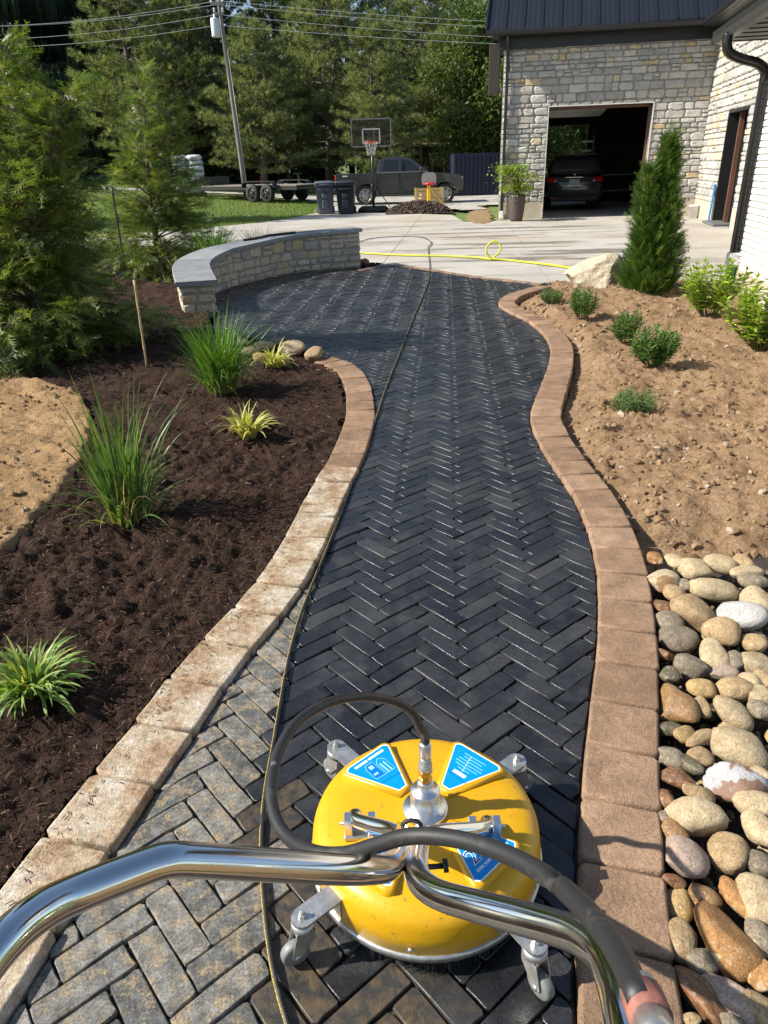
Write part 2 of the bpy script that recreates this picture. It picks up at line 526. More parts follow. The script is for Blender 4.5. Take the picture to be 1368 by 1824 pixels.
tan_poly = spline(np.vstack([G(-260, 700, .07)[:2], G(0, 663, .07)[:2], G(90, 676, .07)[:2], G(150, 692, .07)[:2], G(178, 745, .07)[:2], G(165, 800, .07)[:2], G(118, 880, .07)[:2], G(60, 935, .07)[:2], G(0, 975, .07)[:2], (-2.3, 2.3), (-3.2, 1.9), (-5.5, 1.6), (-8, 3.2), (-6.5, 5.6)]), 8)
tan_c = tan_poly.mean(0); tan_in = tan_c + (tan_poly - tan_c) * .95
o = field('mulch_bed', mulch_poly, 0.0125, z_mulch, M_mulch, (-3.2, -0.4, 1, 4.4), tan_in); tag(o, kind='structure')
o2 = field('mulch_bed', mulch_poly, 0.040, z_mulch, M_mulch, (-11, 4.38, 1, 18), tan_in); tag(o2, kind='structure')
o2 = field('mulch_bed', mulch_poly, 0.05, z_mulch, M_mulch, (-11, -0.4, -3.19, 4.42), tan_in); tag(o2, kind='structure')
# the shredded pieces lying on it
def fibres(n, box, smin, smax):
    x = rng.uniform(box[0], box[2], n); y = rng.uniform(box[1], box[3], n)
    k = inpoly(x, y, mulch_poly) & ~inpoly(x, y, tan_poly)
    x, y = x[k], y[k]; n = len(x)
    tv = np.array([[-.5, -.06, 0], [-.5, .06, .0], [0, -.08, .10], [0, .08, .10], [.5, -.05, 0], [.5, .05, .02]])
    tf = [[0, 2, 1], [1, 2, 3], [2, 4, 3], [3, 4, 5]]
    az = rng.uniform(0, 2 * np.pi, n); el = rng.normal(0.12, 0.42, n)
    dirs = np.stack([np.cos(az) * np.cos(el), np.sin(az) * np.cos(el), np.sin(el)], 1)
    sc = rng.uniform(smin, smax, n) * (0.6 + rng.random(n) ** 3 * 1.6)
    M = frames(dirs, roll=rng.normal(0, .9, n))
    return scatter(tv, tf, np.stack([x, y, z_mulch(x, y) + 0.004], 1), M, sc)
A = [fibres(95000, (-2.9, 0.4, 0, 3.6), .006, .017), fibres(46000, (-5, 3.6, 0, 9), .012, .028)]
V = np.vstack([a[0] for a in A]); off = 0; T = []
for a in A:
    T.append(a[1] + off); off += len(a[0])
n = 900; yy = rng.uniform(.6, 4.4, n); ii = np.interp(yy, L_in[:, 1], np.arange(len(L_in))).astype(int); ff = rng.random(n) ** .5
xy = L_in[ii] + (L_out[ii] - L_in[ii]) * (0.30 + .68 * ff)[:, None] + rng.normal(0, .022, (n, 2)); az_ = rng.uniform(0, 6.28, n)      # shreds spilled onto the edging
tv_ = np.array([[-.5, -.08, 0], [-.5, .08, .0], [0, -.1, .08], [0, .1, .08], [.5, -.06, 0], [.5, .06, .02]])
a_ = scatter(tv_, [[0, 2, 1], [1, 2, 3], [2, 4, 3], [3, 4, 5]], np.stack([xy[:, 0], xy[:, 1], np.full(n, ZC + .003)], 1), frames(np.stack([np.cos(az_), np.sin(az_), rng.normal(0, .1, n)], 1)), .004 + .014 * rng.random(n) ** 2)
T.append(a_[1] + off); V = np.vstack([V, a_[0]]); A.append(a_)
me = fast_mesh('mulch_shreds', V, tris=np.vstack(T)); set_attr(me, 'rnd', np.concatenate([a[2] for a in A]))
tag(link('mulch_shreds', me, None, M_fibre), 'dark brown shredded bark pieces covering the planting bed', 'mulch', kind='stuff')

# ---------------------------------------------------------------- bare soil
def soil_mat(name, c1, c2, c3, light):
    t = NT(name); p = t.pos('world')
    n = t.noise(p, 3.2, 6, 0.68); n2 = t.noise(p, 38, 6, 0.72); n3 = t.noise(p, 160, 3, 0.7)
    c = t.ramp(n, [(0.18, c1), (0.5, c2), (0.82, c3)])
    c = t.grain(c, p, 95, .62, 1.3, 5)
    c = t.mix(0.55, c, t.ramp(n2, [(0.28, 0.5), (0.55, 1.0), (0.8, 1.35)]), 'MULTIPLY')
    c = t.mix(t.ramp(n3, [(0.66, 0), (0.72, 0.5)]), c, light)
    b = t.bump(n3, 0.5, 0.004); b = t.bump(n2, 0.8, 0.018, b)
    return t.set(col=c, rough=0.95, normal=b, spec=0.15)
M_soil = soil_mat('bare_soil', (0.155, 0.094, 0.050), (0.245, 0.160, 0.092), (0.32, 0.22, 0.135), (0.44, 0.365, 0.28))
M_tan = soil_mat('dry_tan_soil', (0.185, 0.112, 0.052), (0.29, 0.185, 0.092), (0.37, 0.25, 0.135), (0.46, 0.37, 0.25))
HT = np.array([.9802, -.1977]); HI = np.array([.1977, .9802])        # along the garage front, and into the house
HC = np.array([3.63, 22.84])                                         # left corner of the garage front
BC = np.array([4.34, 9.06])                                          # corner of the brick wing
def z_soil(x, y):
    d = dist_line(x, y, R_out[::6]); e = np.clip((d - 0.02) / 0.22, 0, 1)
    z = -0.055 + 0.075 * e + e * 0.06 * fbm(x, y, 1.0, 3, 41) + (0.35 + .65 * e) * 0.060 * fbm(x, y * 1.4 + .3 * x, 7, 4, 43, .62) + 0.026 * np.abs(fbm(x, y, 24, 3, 47)) 
    g = np.clip((2.95 - y + 0.09 * x + 0.12 * fbm(x, y, 2.5, 2, 49)) / 0.35, 0, 1)       # falls away to the rock bed
    return z - 0.13 * g
b_end = BC - HI * 9.5
soil_poly = np.vstack([R_out[60:-8], [(2.35, 10.12), (2.9, 9.95), (4.5, 9.55)], [BC + (.15, .1)], [b_end + (.15, 0)], [(2.6, -.6), (0.45, -.6)]])
sp = soil_poly
o = field('soil_bed', sp, 0.016, z_soil, M_soil, (0, 2.2, 4.2, 6.2)); tag(o, kind='structure')
o = field('soil_bed', sp, 0.026, z_soil, M_soil, (0, 6.18, 6, 11)); tag(o, kind='structure')
o = field('soil_bed', sp, 0.05, z_soil, M_soil, (0, -1, 6, 2.22)); tag(o, kind='structure')
def z_tan(x, y):
    d = dist_line(x, y, tan_poly); e = np.clip((d - .015 - .035 * fbm(x, y, 7, 3, 5)) / 0.05, 0, 1)
    return -0.025 + 0.090 * e + 0.03 * fbm(x, y, 1.1, 2, 51) + e * 0.040 * fbm(x, y * 1.9 + .6 * x, 6, 4, 53, .62) + 0.016 * np.abs(fbm(x, y, 26, 3, 57))
o = field('dry_soil_patch', tan_poly, 0.018, z_tan, M_tan, (-5, 1.5, 0, 7.5)); tag(o, kind='structure'); o = field('dry_soil_patch', tan_poly, 0.06, z_tan, M_tan, (-9, 1.0, -4.98, 7.5)); tag(o, kind='structure')
# clods and small stones on the soil
def ico(sub=1):
    bm = bmesh.new(); bmesh.ops.create_icosphere(bm, subdivisions=sub, radius=1.0)
    V = np.array([v.co[:] for v in bm.verts]); Fc = np.array([[v.index for v in f.verts] for f in bm.faces]); bm.free()
    return V, Fc
I1 = ico(1); I2 = ico(2); I3 = ico(3)
def clods(n, box, poly, zf, smin, smax, power=3):
    x = rng.uniform(box[0], box[2], n); y = rng.uniform(box[1], box[3], n)
    k = inpoly(x, y, poly); x, y = x[k], y[k]; n = len(x)
    clump = np.clip(fbm(x, y, 2.2, 3, 61) * 1.6 + 0.75, 0.15, 1.6)
    s = smin + (smax - smin) * rng.random(n) ** power * clump
    Vt = []; Ft = []; off = 0; R = []
    for var in range(5):
        m = np.arange(n) % 5 == var
        tv = I1[0] * (1 + rng.normal(0, .16, len(I1[0])))[:, None] * np.array([1, .8, .62])
        V, Fc, r = scatter(tv, I1[1], np.stack([x, y, zf(x, y) + s * 0.12], 1)[m], rand_rots(m.sum()), s[m])
        Vt.append(V); Ft.append(Fc + off); off += len(V); R.append(r)
    return np.vstack(Vt), np.vstack(Ft), np.concatenate(R)
def clod_mat(name, stops):
    t = NT(name); p = t.pos('world')
    c = t.ramp(t.rnd(), stops)
    c = t.mix(0.6, c, t.ramp(t.noise(p, 60, 4, .7), [(0.3, 0.55), (0.7, 1.25)]), 'MULTIPLY')
    return t.set(col=c, rough=0.95, spec=0.15, normal=t.bump(t.noise(p, 140, 4, .7), .6, .006))
M_clod = clod_mat('soil_clod', [(0.0, (0.14, 0.085, 0.045)), (0.5, (0.24, 0.157, 0.09)), (0.9, (0.31, 0.212, 0.13)), (0.985, (0.42, 0.36, 0.28))])
V, T, R_ = clods(14000, (1.0, 2.4, 4.6, 10), sp, z_soil, .003, .027, 4)
V2, T2, R2 = clods(420, (1.0, 2.5, 2.6, 4.2), sp, z_soil, .012, .034, 2)
V3, T3, R3 = clods(8000, (-4.5, 1.8, -1.3, 7), tan_poly, z_tan, .003, .024, 4)
me = fast_mesh('soil_clods', np.vstack([V, V2]), tris=np.vstack([T, T2 + len(V)])); set_attr(me, 'rnd', np.concatenate([R_, R2]))
tag(link('soil_clods', me, None, M_clod), 'loose brown clods scattered over the bare planting bed', 'soil', kind='stuff')
me = fast_mesh('soil_crumbs', V3, tris=T3); set_attr(me, 'rnd', R3)
tag(link('soil_crumbs', me, None, M_clod), 'loose crumbs on the dry tan soil patch', 'soil', kind='stuff')

yard = [(-14, -14), (14, -14), (14, -.55), (-14, -.55)]
o = field('unseen_soil_yard', yard, 0.25, lambda x, y: -0.05 + .05 * fbm(x, y, .8, 3, 71), M_tan); tag(o, kind='structure')  # unseen ground behind the camera, added for the chrome tubes to reflect
# ---------------------------------------------------------------- paver path
def paver_mat():
    t = NT('clay_paver'); p = t.pos('world'); r = t.rnd(); d = t.attr('dirt')
    n = t.noise(p, 26, 6, 0.7, 0.3); n2 = t.noise(p, 150, 4, 0.7); n5 = t.noise(p, 7, 4, 0.6)
    wet = t.ramp(r, [(0.0, (0.0095, 0.0102, 0.0115)), (0.4, (0.0145, 0.0155, 0.0172)), (0.85, (0.021, 0.022, 0.0238)), (1.0, (0.032, 0.032, 0.031))])
    wet = t.mix(0.7, wet, t.ramp(n, [(0.3, 0.6), (0.7, 1.5)]), 'MULTIPLY'); wet = t.mix(t.ramp(n5, [(0.5, 0), (0.68, 0.7)]), wet, (0.036, 0.038, 0.040)); wet = t.grain(wet, p, 260, .55, 1.6); dp = t.ramp(t.noise(p, 1.7, 4, .65), [(0.50, 0), (0.64, .8)]); wet = t.mix(t.math('MULTIPLY', dp, t.ramp(r, [(0, .25), (1, 1)])), wet, (0.046, 0.047, 0.048))
    dry = t.ramp(r, [(0.0, (0.055, 0.058, 0.057)), (0.5, (0.092, 0.094, 0.09)), (1.0, (0.145, 0.14, 0.126))])
    dry = t.mix(0.9, dry, t.ramp(n, [(0.33, 0.35), (0.5, 1.0), (0.68, 1.9)]), 'MULTIPLY'); dry = t.mix(t.ramp(n2, [(0.60, 0), (0.68, .5)]), dry, (0.33, 0.29, 0.22))
    dry = t.mix(t.ramp(t.noise(p, 24, 7, 0.8), [(0.50, 0), (0.60, 0.8)]), dry, (0.27, 0.205, 0.115)); dry = t.grain(dry, p, 190, .5, 1.6, 5)
    damp = t.mix(t.ramp(n, [(0.42, 0), (0.66, 0.9)]), (0.026, 0.0255, 0.024), (0.095, 0.064, 0.032))
    edge = t.math('ADD', d, t.math('MULTIPLY', t.math('SUBTRACT', n, 0.5), 0.35))
    c = t.mix(t.ramp(edge, [(0.22, 0), (0.42, 1)]), wet, damp)
    c = t.mix(t.ramp(edge, [(0.60, 0), (0.80, 1)]), c, dry)
    rough = t.mix(t.ramp(edge, [(0.3, 0), (0.75, 1)]), t.mix(dp, t.ramp(n5, [(0.32, 0.18), (0.52, 0.32), (0.7, 0.5)]), .55), 0.88)
    b = t.bump(n2, 0.25, 0.003); b = t.bump(n, 0.42, 0.006, b)
    return t.set(col=c, rough=rough, normal=b, spec=0.5)
M_paver = paver_mat()
def joint_mat():
    t = NT('wet_joint_sand'); p = t.pos('world')
    n = t.noise(p, 90, 5, 0.7); n2 = t.noise(p, 4, 3, 0.6)
    c = t.ramp(n, [(0.3, (0.006, 0.006, 0.006)), (0.66, (0.022, 0.020, 0.018)), (0.8, (0.09, 0.08, 0.065))])
    return t.set(col=c, rough=t.ramp(n2, [(0.4, 0.12), (0.65, 0.6)]), normal=t.bump(n, 0.7, 0.006))
M_joint = joint_mat()
bm = bmesh.new()
bm.faces.new([bm.verts.new((p[0], p[1], -0.016)) for p in path_poly])
bmesh.ops.triangulate(bm, faces=bm.faces)
me = bpy.data.meshes.new('paver_path'); bm.to_mesh(me); bm.free()
path = link('paver_path', me, None, M_joint); tag(path, kind='structure')

def piece(poly, ztop, depth, bev, jit=0.0, corner=0.006, tilt=(0, 0), mids=1, r=None, dome=0.0):
    """a worn block: outline with knocked-off corners, rounded top edge. CCW polygon"""
    r = r or rng
    P = [np.asarray(p, float) for p in poly]
    if area2(P) < 0: P = P[::-1]
    out = []
    n = len(P)
    for i in range(n):
        a, b, c = P[i - 1], P[i], P[(i + 1) % n]
        la = np.linalg.norm(a - b); lc = np.linalg.norm(c - b)
        k = corner * r.uniform(1.0, 1.7)
        out.append(b + (a - b) / max(la, 1e-9) * min(k, la * .35)); out.append(b + (c - b) / max(lc, 1e-9) * min(k, lc * .35))
        if mids and lc > 0.05:
            for q in range(mids):
                out.append(b + (c - b) * (q + 1 + r.uniform(-.15, .15)) / (mids + 1))
    P = np.array(out); m = len(P)
    if jit: P = P + r.normal(0, jit, P.shape)
    cen = P.mean(0)
    T = np.roll(P, -1, 0) - np.roll(P, 1, 0); T /= np.maximum(1e-9, np.linalg.norm(T, axis=1))[:, None]
    N = np.stack([-T[:, 1], T[:, 0]], 1)          # inward
    def zt(Q): return ztop + (Q - cen) @ np.array(tilt)
    rings = [(P, np.full(m, ztop - depth)), (P, zt(P) - bev * 1.05)]
    if len(poly) == 4 and abs(area2(poly)) > 0.008:
        ins_ = lambda k: P + N * bev * k
    else:
        rad = np.maximum(1e-6, np.linalg.norm(P - cen, axis=1))[:, None]
        ins_ = lambda k: P + (cen - P) / rad * np.minimum(bev * k, rad * .3)
    Q = ins_(0.40); rings.append((Q, zt(Q) - bev * 0.32))
    Q = ins_(1.0); rings.append((Q, zt(Q) + dome * 0))
    V = []; Fc = []
    for Q, z in rings: V += [(q[0], q[1], zz) for q, zz in zip(Q, z)]
    for k in range(3):
        for i in range(m):
            j = (i + 1) % m
            Fc.append((k * m + i, k * m + j, (k + 1) * m + j, (k + 1) * m + i))
    Fc.append([3 * m + i for i in range(m)])
    return V, Fc
PWID = 0.0693
hd = math.radians(5.2)
ua = hd + math.pi / 4; va = hd - math.pi / 4
Uv = np.array([math.sin(ua), math.cos(ua)]); Vv = np.array([math.sin(va), math.cos(va)])
ORI = np.array([0.221, 1.876]) - Vv * PWID
bnd = path_poly[::2]; bnd_c = np.vstack([path_poly, path_poly[:1]])
hose_px = [(762, 441), (765, 490), (752, 530), (737, 565), (720, 610), (690, 685), (672, 740), (652, 800), (628, 860), (600, 935), (572, 1005), (540, 1085), (515, 1170), (492, 1300), (473, 1410), (466, 1500), (470, 1600), (485, 1720), (512, 1824), (540, 1900)]
HOSE = np.array([G(a, b, .008) for a, b in hose_px])
cand = []
for i in range(-120, 130):
    for j in range(-25, 26):
        for typ in (0, 1):
            a0, b0 = (i + 6 * j, i) if typ == 0 else (i + 6 * j, i - 5)
            w, h = (3, 1) if typ == 0 else (1, 3)
            c = ORI + Uv * PWID * (a0 + w / 2) + Vv * PWID * (b0 + h / 2)
            if -3.2 < c[0] < 2.6 and -0.5 < c[1] < 13.2: cand.append((c[0], c[1], a0, b0, w, h))
cand = np.array(cand)
ins = inpoly(cand[:, 0], cand[:, 1], path_poly)
dd = dist_line(cand[:, 0], cand[:, 1], bnd_c[::2])
keep = ins | (dd < 0.11)
cand = cand[keep]; ins = ins[keep]; dd = dd[keep]
bpts = bnd_c[:-1]; bn = np.roll(bpts, -1, 0) - bpts
sgn = 1 if area2(path_poly) > 0 else -1
BNv = np.stack([bn[:, 1], -bn[:, 0]], 1) * sgn; BNv /= np.maximum(1e-9, np.linalg.norm(BNv, axis=1))[:, None]   # outward
def dirt_at(x, y):                         # 1 dry and uncleaned, 0 washed and wet
    hx = np.interp(y, HOSE[::-1, 1], HOSE[::-1, 0])
    left = np.clip((hx - x + 0.015) / 0.03, 0, 1) * np.clip((2.75 - y) / 0.3, 0, 1)
    near = np.clip((hx + 0.17 - x) / 0.07, 0, 1) * np.clip((1.52 - y) / 0.15, 0, 1) * 0.47
    front = np.clip((0.98 - y) / 0.10, 0, 1) * 0.50 * np.clip((0.24 - x) / 0.2, 0, 1)
    return np.maximum(np.maximum(left, near), front)
pieces = []
for (cx, cy, a0, b0, w, h), inside, d_ in zip(cand, ins, dd):
    g = 0.0024
    q = [(a0 + g / PWID, b0 + g / PWID), (a0 + w - g / PWID, b0 + g / PWID), (a0 + w - g / PWID, b0 + h - g / PWID), (a0 + g / PWID, b0 + h - g / PWID)]
    poly = [ORI + Uv * PWID * a + Vv * PWID * b for a, b in q]
    if d_ < 0.13:
        near = np.argsort(np.hypot(bpts[:, 0] - cx, bpts[:, 1] - cy))[:1]
        for k in near:
            poly = clip_half(poly, bpts[k] - BNv[k] * 0.007, BNv[k])
            if len(poly) < 3: break
        if len(poly) < 3 or abs(area2(poly)) < 0.0006: continue
    pieces.append((cx, cy, poly))
pieces.sort(key=lambda e: (e[1] < 0.62, e[1]))
far = MB(); far_d = []
for k, (cx, cy, poly) in enumerate(pieces):
    d = float(dirt_at(np.array(cx), np.array(cy))) * random.uniform(.86, 1.0)
    tl = rng.normal(0, 0.010, 2); zt = float(rng.normal(0, 0.0020))
    if k < 300:
        V, Fc = piece(poly, zt, 0.045, 0.0030, 0.0016, 0.0050, tl)
        mb = MB(); mb.add(V, Fc, 0, True); mb.sm[-1] = False
        me = mb.mesh('paver', False); set_attr(me, 'dirt', [d] * len(Fc))
        link('paver', me, path, M_paver)
    else:
        V, Fc = piece(poly, zt, 0.02, 0.0021, 0.0010, 0.0042, tl, mids=0)
        far.add(V, Fc, random.random(), True); far.sm[-1] = False; far_d += [d] * len(Fc)
me = far.mesh('pavers_beyond', False); set_attr(me, 'dirt', far_d)
tag(link('pavers_beyond', me, path, M_paver), kind='stuff')

# ---------------------------------------------------------------- edging stones
def edging_mat():
    t = NT('edging_concrete'); p = t.pos('world'); r = t.rnd(); d = t.attr('dirt')
    n = t.noise(p, 11, 6, 0.7); n2 = t.noise(p, 220, 3, 0.7); n3 = t.noise(p, 45, 5, .7)
    br = t.ramp(r, [(0.0, (0.19, 0.120, 0.074)), (0.5, (0.238, 0.153, 0.097)), (1.0, (0.29, 0.191, 0.124))])
    br = t.mix(0.8, br, t.ramp(n, [(0.32, 0.6), (0.66, 1.3)]), 'MULTIPLY'); br = t.mix(t.ramp(t.noise(p, 5, 6, .75), [(0.56, 0), (0.66, .6)]), br, (0.17, 0.10, 0.062))
    pale = t.ramp(t.noise(p, 7, 6, .72), [(0.35, (0.235, 0.145, 0.082)), (0.44, (0.335, 0.24, 0.155)), (0.53, (0.42, 0.345, 0.25)), (0.64, (0.50, 0.45, 0.375))])
    pale = t.mix(0.8, pale, t.ramp(n3, [(0.32, 0.55), (0.6, 1.12)]), 'MULTIPLY')
    e = t.math('ADD', d, t.math('MULTIPLY', t.math('SUBTRACT', n, 0.5), 0.8))
    c = t.mix(t.ramp(e, [(0.4, 0), (0.58, 1)]), br, pale)
    c = t.grain(c, p, 170, .66, 1.3, 5)
    c = t.mix(t.ramp(n2, [(0.62, 0), (0.7, 0.35)]), c, (0.62, 0.52, 0.42))
    c = t.mix(t.ramp(n2, [(0.28, 0.55), (0.36, 0)]), c, (0.10, 0.06, 0.04))
    b = t.bump(n2, 0.7, 0.004); b = t.bump(n3, 0.6, 0.008, b)
    return t.set(col=c, rough=0.88, normal=b, spec=0.3)
M_edge = edging_mat()
def edging(name, label, inn, out, step, pale, ztop, depth=0.11, gap=0.0034, bev=0.009, n_split=False):
    root = thing(name, label, 'path edging', (0, 0, 0))
    L = np.concatenate([[0], np.cumsum(np.linalg.norm(np.diff(inn, axis=0), axis=1))])
    n = int(L[-1] / step); s = np.linspace(0, L[-1], n + 1)
    ix = [np.interp(s, L, inn[:, k]) for k in (0, 1)]; ox = [np.interp(s, L, out[:, k]) for k in (0, 1)]
    for i in range(n):
        a = np.array([ix[0][i], ix[1][i]]); b = np.array([ix[0][i + 1], ix[1][i + 1]])
        c = np.array([ox[0][i + 1], ox[1][i + 1]]); d = np.array([ox[0][i], ox[1][i]])
        g1 = (b - a) / np.linalg.norm(b - a) * gap; g2 = (c - d) / np.linalg.norm(c - d) * gap
        V, Fc = piece([a + g1, b - g1, c - g2, d + g2], ztop + float(rng.normal(0, .002)), depth, bev, 0.0012, 0.009, rng.normal(0, .008, 2), mids=1)
        mb = MB(); mb.add(V, Fc, 0, True); mb.sm[-1] = False; me = mb.mesh('edging_stone', False)
        set_attr(me, 'dirt', [pale((a + b) / 2)] * len(me.polygons))
        link('edging_stone', me, root, M_edge)
    return root
edging('path_edging', 'pale dusty edging stones curving along the dark mulch bed', L_in[:], L_out[:], 0.205, lambda p: float(np.clip((4.2 - p[1]) / 1.1, 0, 1) * 0.92 * rng.uniform(.88, 1)), ZC)
edging('path_edging', 'brown edging stones snaking between the path and the bare soil and rocks', R_in[:], R_out[:], 0.198, lambda p: 0.05, ZC)
ed_in = END[4:]; ed_out = offset2d(ed_in, -0.12)
edging('path_edging', 'thin flush brown edging where the pavers meet the concrete drive', ed_in, ed_out, 0.21, lambda p: 0.12, 0.004, 0.05, .0022, .005)

# ---------------------------------------------------------------- concrete drive
def concrete_mat():
    t = NT('broom_concrete'); p = t.pos('world')
    mp = t.n('ShaderNodeMapping'); mp.inputs['Scale'].default_value = (0.22, 1.6, 1); mp.inputs['Rotation'].default_value = (0, 0, math.radians(8)); t.l(p, mp.inputs[0])
    st = t.noise(mp.outputs[0], 1.1, 6, 0.68, 0.25)
    n = t.noise(p, 0.7, 5, 0.62); n2 = t.noise(p, 60, 4, 0.7)
    c = t.ramp(n, [(0.3, (0.345, 0.325, 0.285)), (0.7, (0.44, 0.42, 0.38))])
    c = t.mix(t.ramp(t.noise(p, 0.33, 4, .6), [(0.46, 0), (0.66, 0.6)]), c, (0.33, 0.265, 0.18))
    water = t.ramp(st, [(0.525, 0), (0.55, 1)])
    sep = t.n('ShaderNodeSeparateXYZ'); t.l(p, sep.inputs[0])
    m = t.math('MULTIPLY', t.ramp(t.math('DIVIDE', sep.outputs[1], 30.0), [(0.36, 0), (0.42, 1), (0.74, 1), (0.80, 0)]), t.ramp(t.math('DIVIDE', t.math('ADD', sep.outputs[0], 10.0), 20.0), [(0.5, 0.6), (0.58, 1), (0.74, 1), (0.82, 0)]))
    w = t.math('MULTIPLY', water, m)
    c = t.mix(t.math('MULTIPLY', w, 0.75), c, (0.145, 0.13, 0.10))
    c = t.grain(c, p, 30, .85, 1.12, 5)
    return t.set(col=c, rough=t.mix(w, 0.85, 0.45), normal=t.bump(n2, 0.2, 0.003), spec=0.4)
M_conc = concrete_mat()
wing_door = HC + HT * 5.4
drive_poly = np.vstack([END[::-1][::6] + (0, 0.125), [(-0.1, 12.95), (-0.35, 13.55), (-2.2, 15.7), (-6.5, 17.1), (-11, 17.2), (-11, 20.6)], [G(330, 410)[:2], G(380, 404)[:2], G(440, 398)[:2], G(500, 391)[:2], G(535, 385)[:2], G(562, 379)[:2], G(640, 376)[:2], G(690, 379)[:2], G(805, 382)[:2], G(826, 394)[:2], G(872, 396)[:2]], [HC + HI * 0.02 + HT * 0.0], [HC + HT * 1.24 - HI * .0, HC + HT * 1.24 + HI * 9.0, HC + HT * 5.3 + HI * 9.0, HC + HT * 5.3], [HC + HT * 9 - HI * 0.0, HC + HT * 9 - HI * 9.8, BC + HT * 3.0 + HI * 0.3, BC + (0.1, .35), (3.6, 10.2), (2.9, 10.32), (2.33, 10.35)]])
bm = bmesh.new(); bm.faces.new([bm.verts.new((p[0], p[1], -0.06)) for p in drive_poly]); bmesh.ops.triangulate(bm, faces=bm.faces)
me = bpy.data.meshes.new('driveway'); bm.to_mesh(me); bm.free()
drive = link('driveway', me, None, plain('joint_dark', (0.06, 0.055, 0.05), 0.9, kind='world')); tag(drive, kind='structure')
ca = math.atan2(2.4 - 3.6, 10.2 - 20.8)
JD = np.array([3.6 - 2.4, 20.8 - 10.2]); JD /= np.linalg.norm(JD); JP = np.array([JD[1], -JD[0]])
J0 = np.array([2.4, 10.2])
for i in range(-6, 4):
    for j in range(-1, 7):
        q0, q1 = i * 2.6, (i + 1) * 2.6; r0, r1 = j * 3.3 + .9, (j + 1) * 3.3 + .9
        gp = 0.006
        pl = [np.array(p) for p in drive_poly]
        pl = clip_half(pl, J0 + JP * (q1 - gp), JP)
        if len(pl) > 2: pl = clip_half(pl, J0 + JP * (q0 + gp), -JP)
        if len(pl) > 2: pl = clip_half(pl, J0 + JD * (r1 - gp), JD)
        if len(pl) > 2: pl = clip_half(pl, J0 + JD * (r0 + gp), -JD)
        if len(pl) < 3 or abs(area2(pl)) < 0.02: continue
        cl = [pl[0]]
        for p in pl[1:]:
            if np.linalg.norm(p - cl[-1]) > 0.004: cl.append(p)
        if len(cl) < 3: continue
        bm = bmesh.new()
        vs = [bm.verts.new((p[0], p[1], -0.010)) for p in cl]
        try: f = bm.faces.new(vs)
        except ValueError: bm.free(); continue
        if f.normal.z < 0: f.normal_flip()
        bm.normal_update()
        ex = bmesh.ops.extrude_face_region(bm, geom=[f])
        for v in [e for e in ex['geom'] if isinstance(e, bmesh.types.BMVert)]: v.co.z = -0.055
        bmesh.ops.triangulate(bm, faces=bm.faces); bmesh.ops.recalc_face_normals(bm, faces=bm.faces)
        me = bpy.data.meshes.new('concrete_slab'); bm.to_mesh(me); bm.free()
        link('concrete_slab', me, drive, M_conc)

# ---------------------------------------------------------------- gravel, straw, lawn
def gravel_mat():
    t = NT('pale_gravel'); p = t.pos('world')
    v = t.n('ShaderNodeTexVoronoi'); v.inputs['Scale'].default_value = 22; t.l(p, v.inputs['Vector'])
    c = t.ramp(v.outputs['Color'], [(0.0, (0.26, 0.25, 0.23)), (0.5, (0.42, 0.40, 0.37)), (1.0, (0.56, 0.54, 0.5))])
    c = t.mix(t.ramp(t.noise(p, 0.8, 4, .6), [(0.45, 0), (0.7, 0.7)]), c, (0.14, 0.16, 0.06))
    return t.set(col=c, rough=0.95, normal=t.bump(v.outputs['Distance'], 0.9, 0.03))
M_gravel = gravel_mat()
gp = np.vstack([[(-2.3, 28.9), (3.9, 27.2), (4.6, 30.5), (14, 31), (18, 36), (4, 42), (-6, 43.5), (-30, 48), (-30, 46.6), (-7, 41.5), (-2.5, 36)]])
o = field('gravel_drive', gp, 0.5, lambda x, y: hill(x, y) + 0.006 + 0.02 * fbm(x, y, .8, 2, 3), M_gravel); tag(o, kind='structure')
def straw_zone():
    t = NT('straw_soil'); p = t.pos('world'); n = t.noise(p, 9, 6, 0.75)
    return t.set(col=t.ramp(n, [(0.3, (0.14, 0.09, 0.04)), (0.6, (0.28, 0.19, 0.09)), (0.8, (0.42, 0.31, 0.15))]), rough=0.95, normal=t.bump(n, 0.8, 0.06))
sp2 = PX([(826, 384), (830, 394), (846, 398), (876, 399), (880, 388), (872, 372), (856, 364), (838, 372)])
sp2 = spline(np.vstack([sp2, sp2[:1]]), 4)
o = field('straw_ground', sp2, 0.12, lambda x, y: -0.025 + 0.035 * np.clip(dist_line(x, y, sp2) / 0.6, 0, 1) + 0.03 * fbm(x, y, 1.4, 3, 77), straw_zone()); tag(o, kind='structure')
M_blade = leaf_mat('grass_blade', (0.09, 0.145, 0.02), (0.20, 0.27, 0.05), 0.6, 0.35, 0.5)
n = 90000
x = rng.uniform(-16, 0.2, n); y = 20.5 + 26 * rng.random(n) ** 1.4
k = ~inpoly(x, y, drive_poly) & ~inpoly(x, y, gp)
x, y = x[k], y[k]; n = len(x)
az = rng.uniform(0, 2 * np.pi, n); el = rng.normal(1.15, .28, n)
tv = np.array([[0, -.10, 0], [0, .10, 0], [1, 0, 0.0]]); tf = [[0, 1, 2]]
V, T, R_ = scatter(tv, tf, np.stack([x, y, hill(x, y) - 0.035], 1), frames(np.stack([np.cos(az) * np.cos(el), np.sin(az) * np.cos(el), np.sin(el)], 1)), rng.uniform(.05, .11, n))
me = fast_mesh('lawn', V, tris=T); set_attr(me, 'rnd', R_)
tag(link('lawn', me, None, M_blade), 'short green lawn beyond the concrete drive', 'grass', kind='stuff')
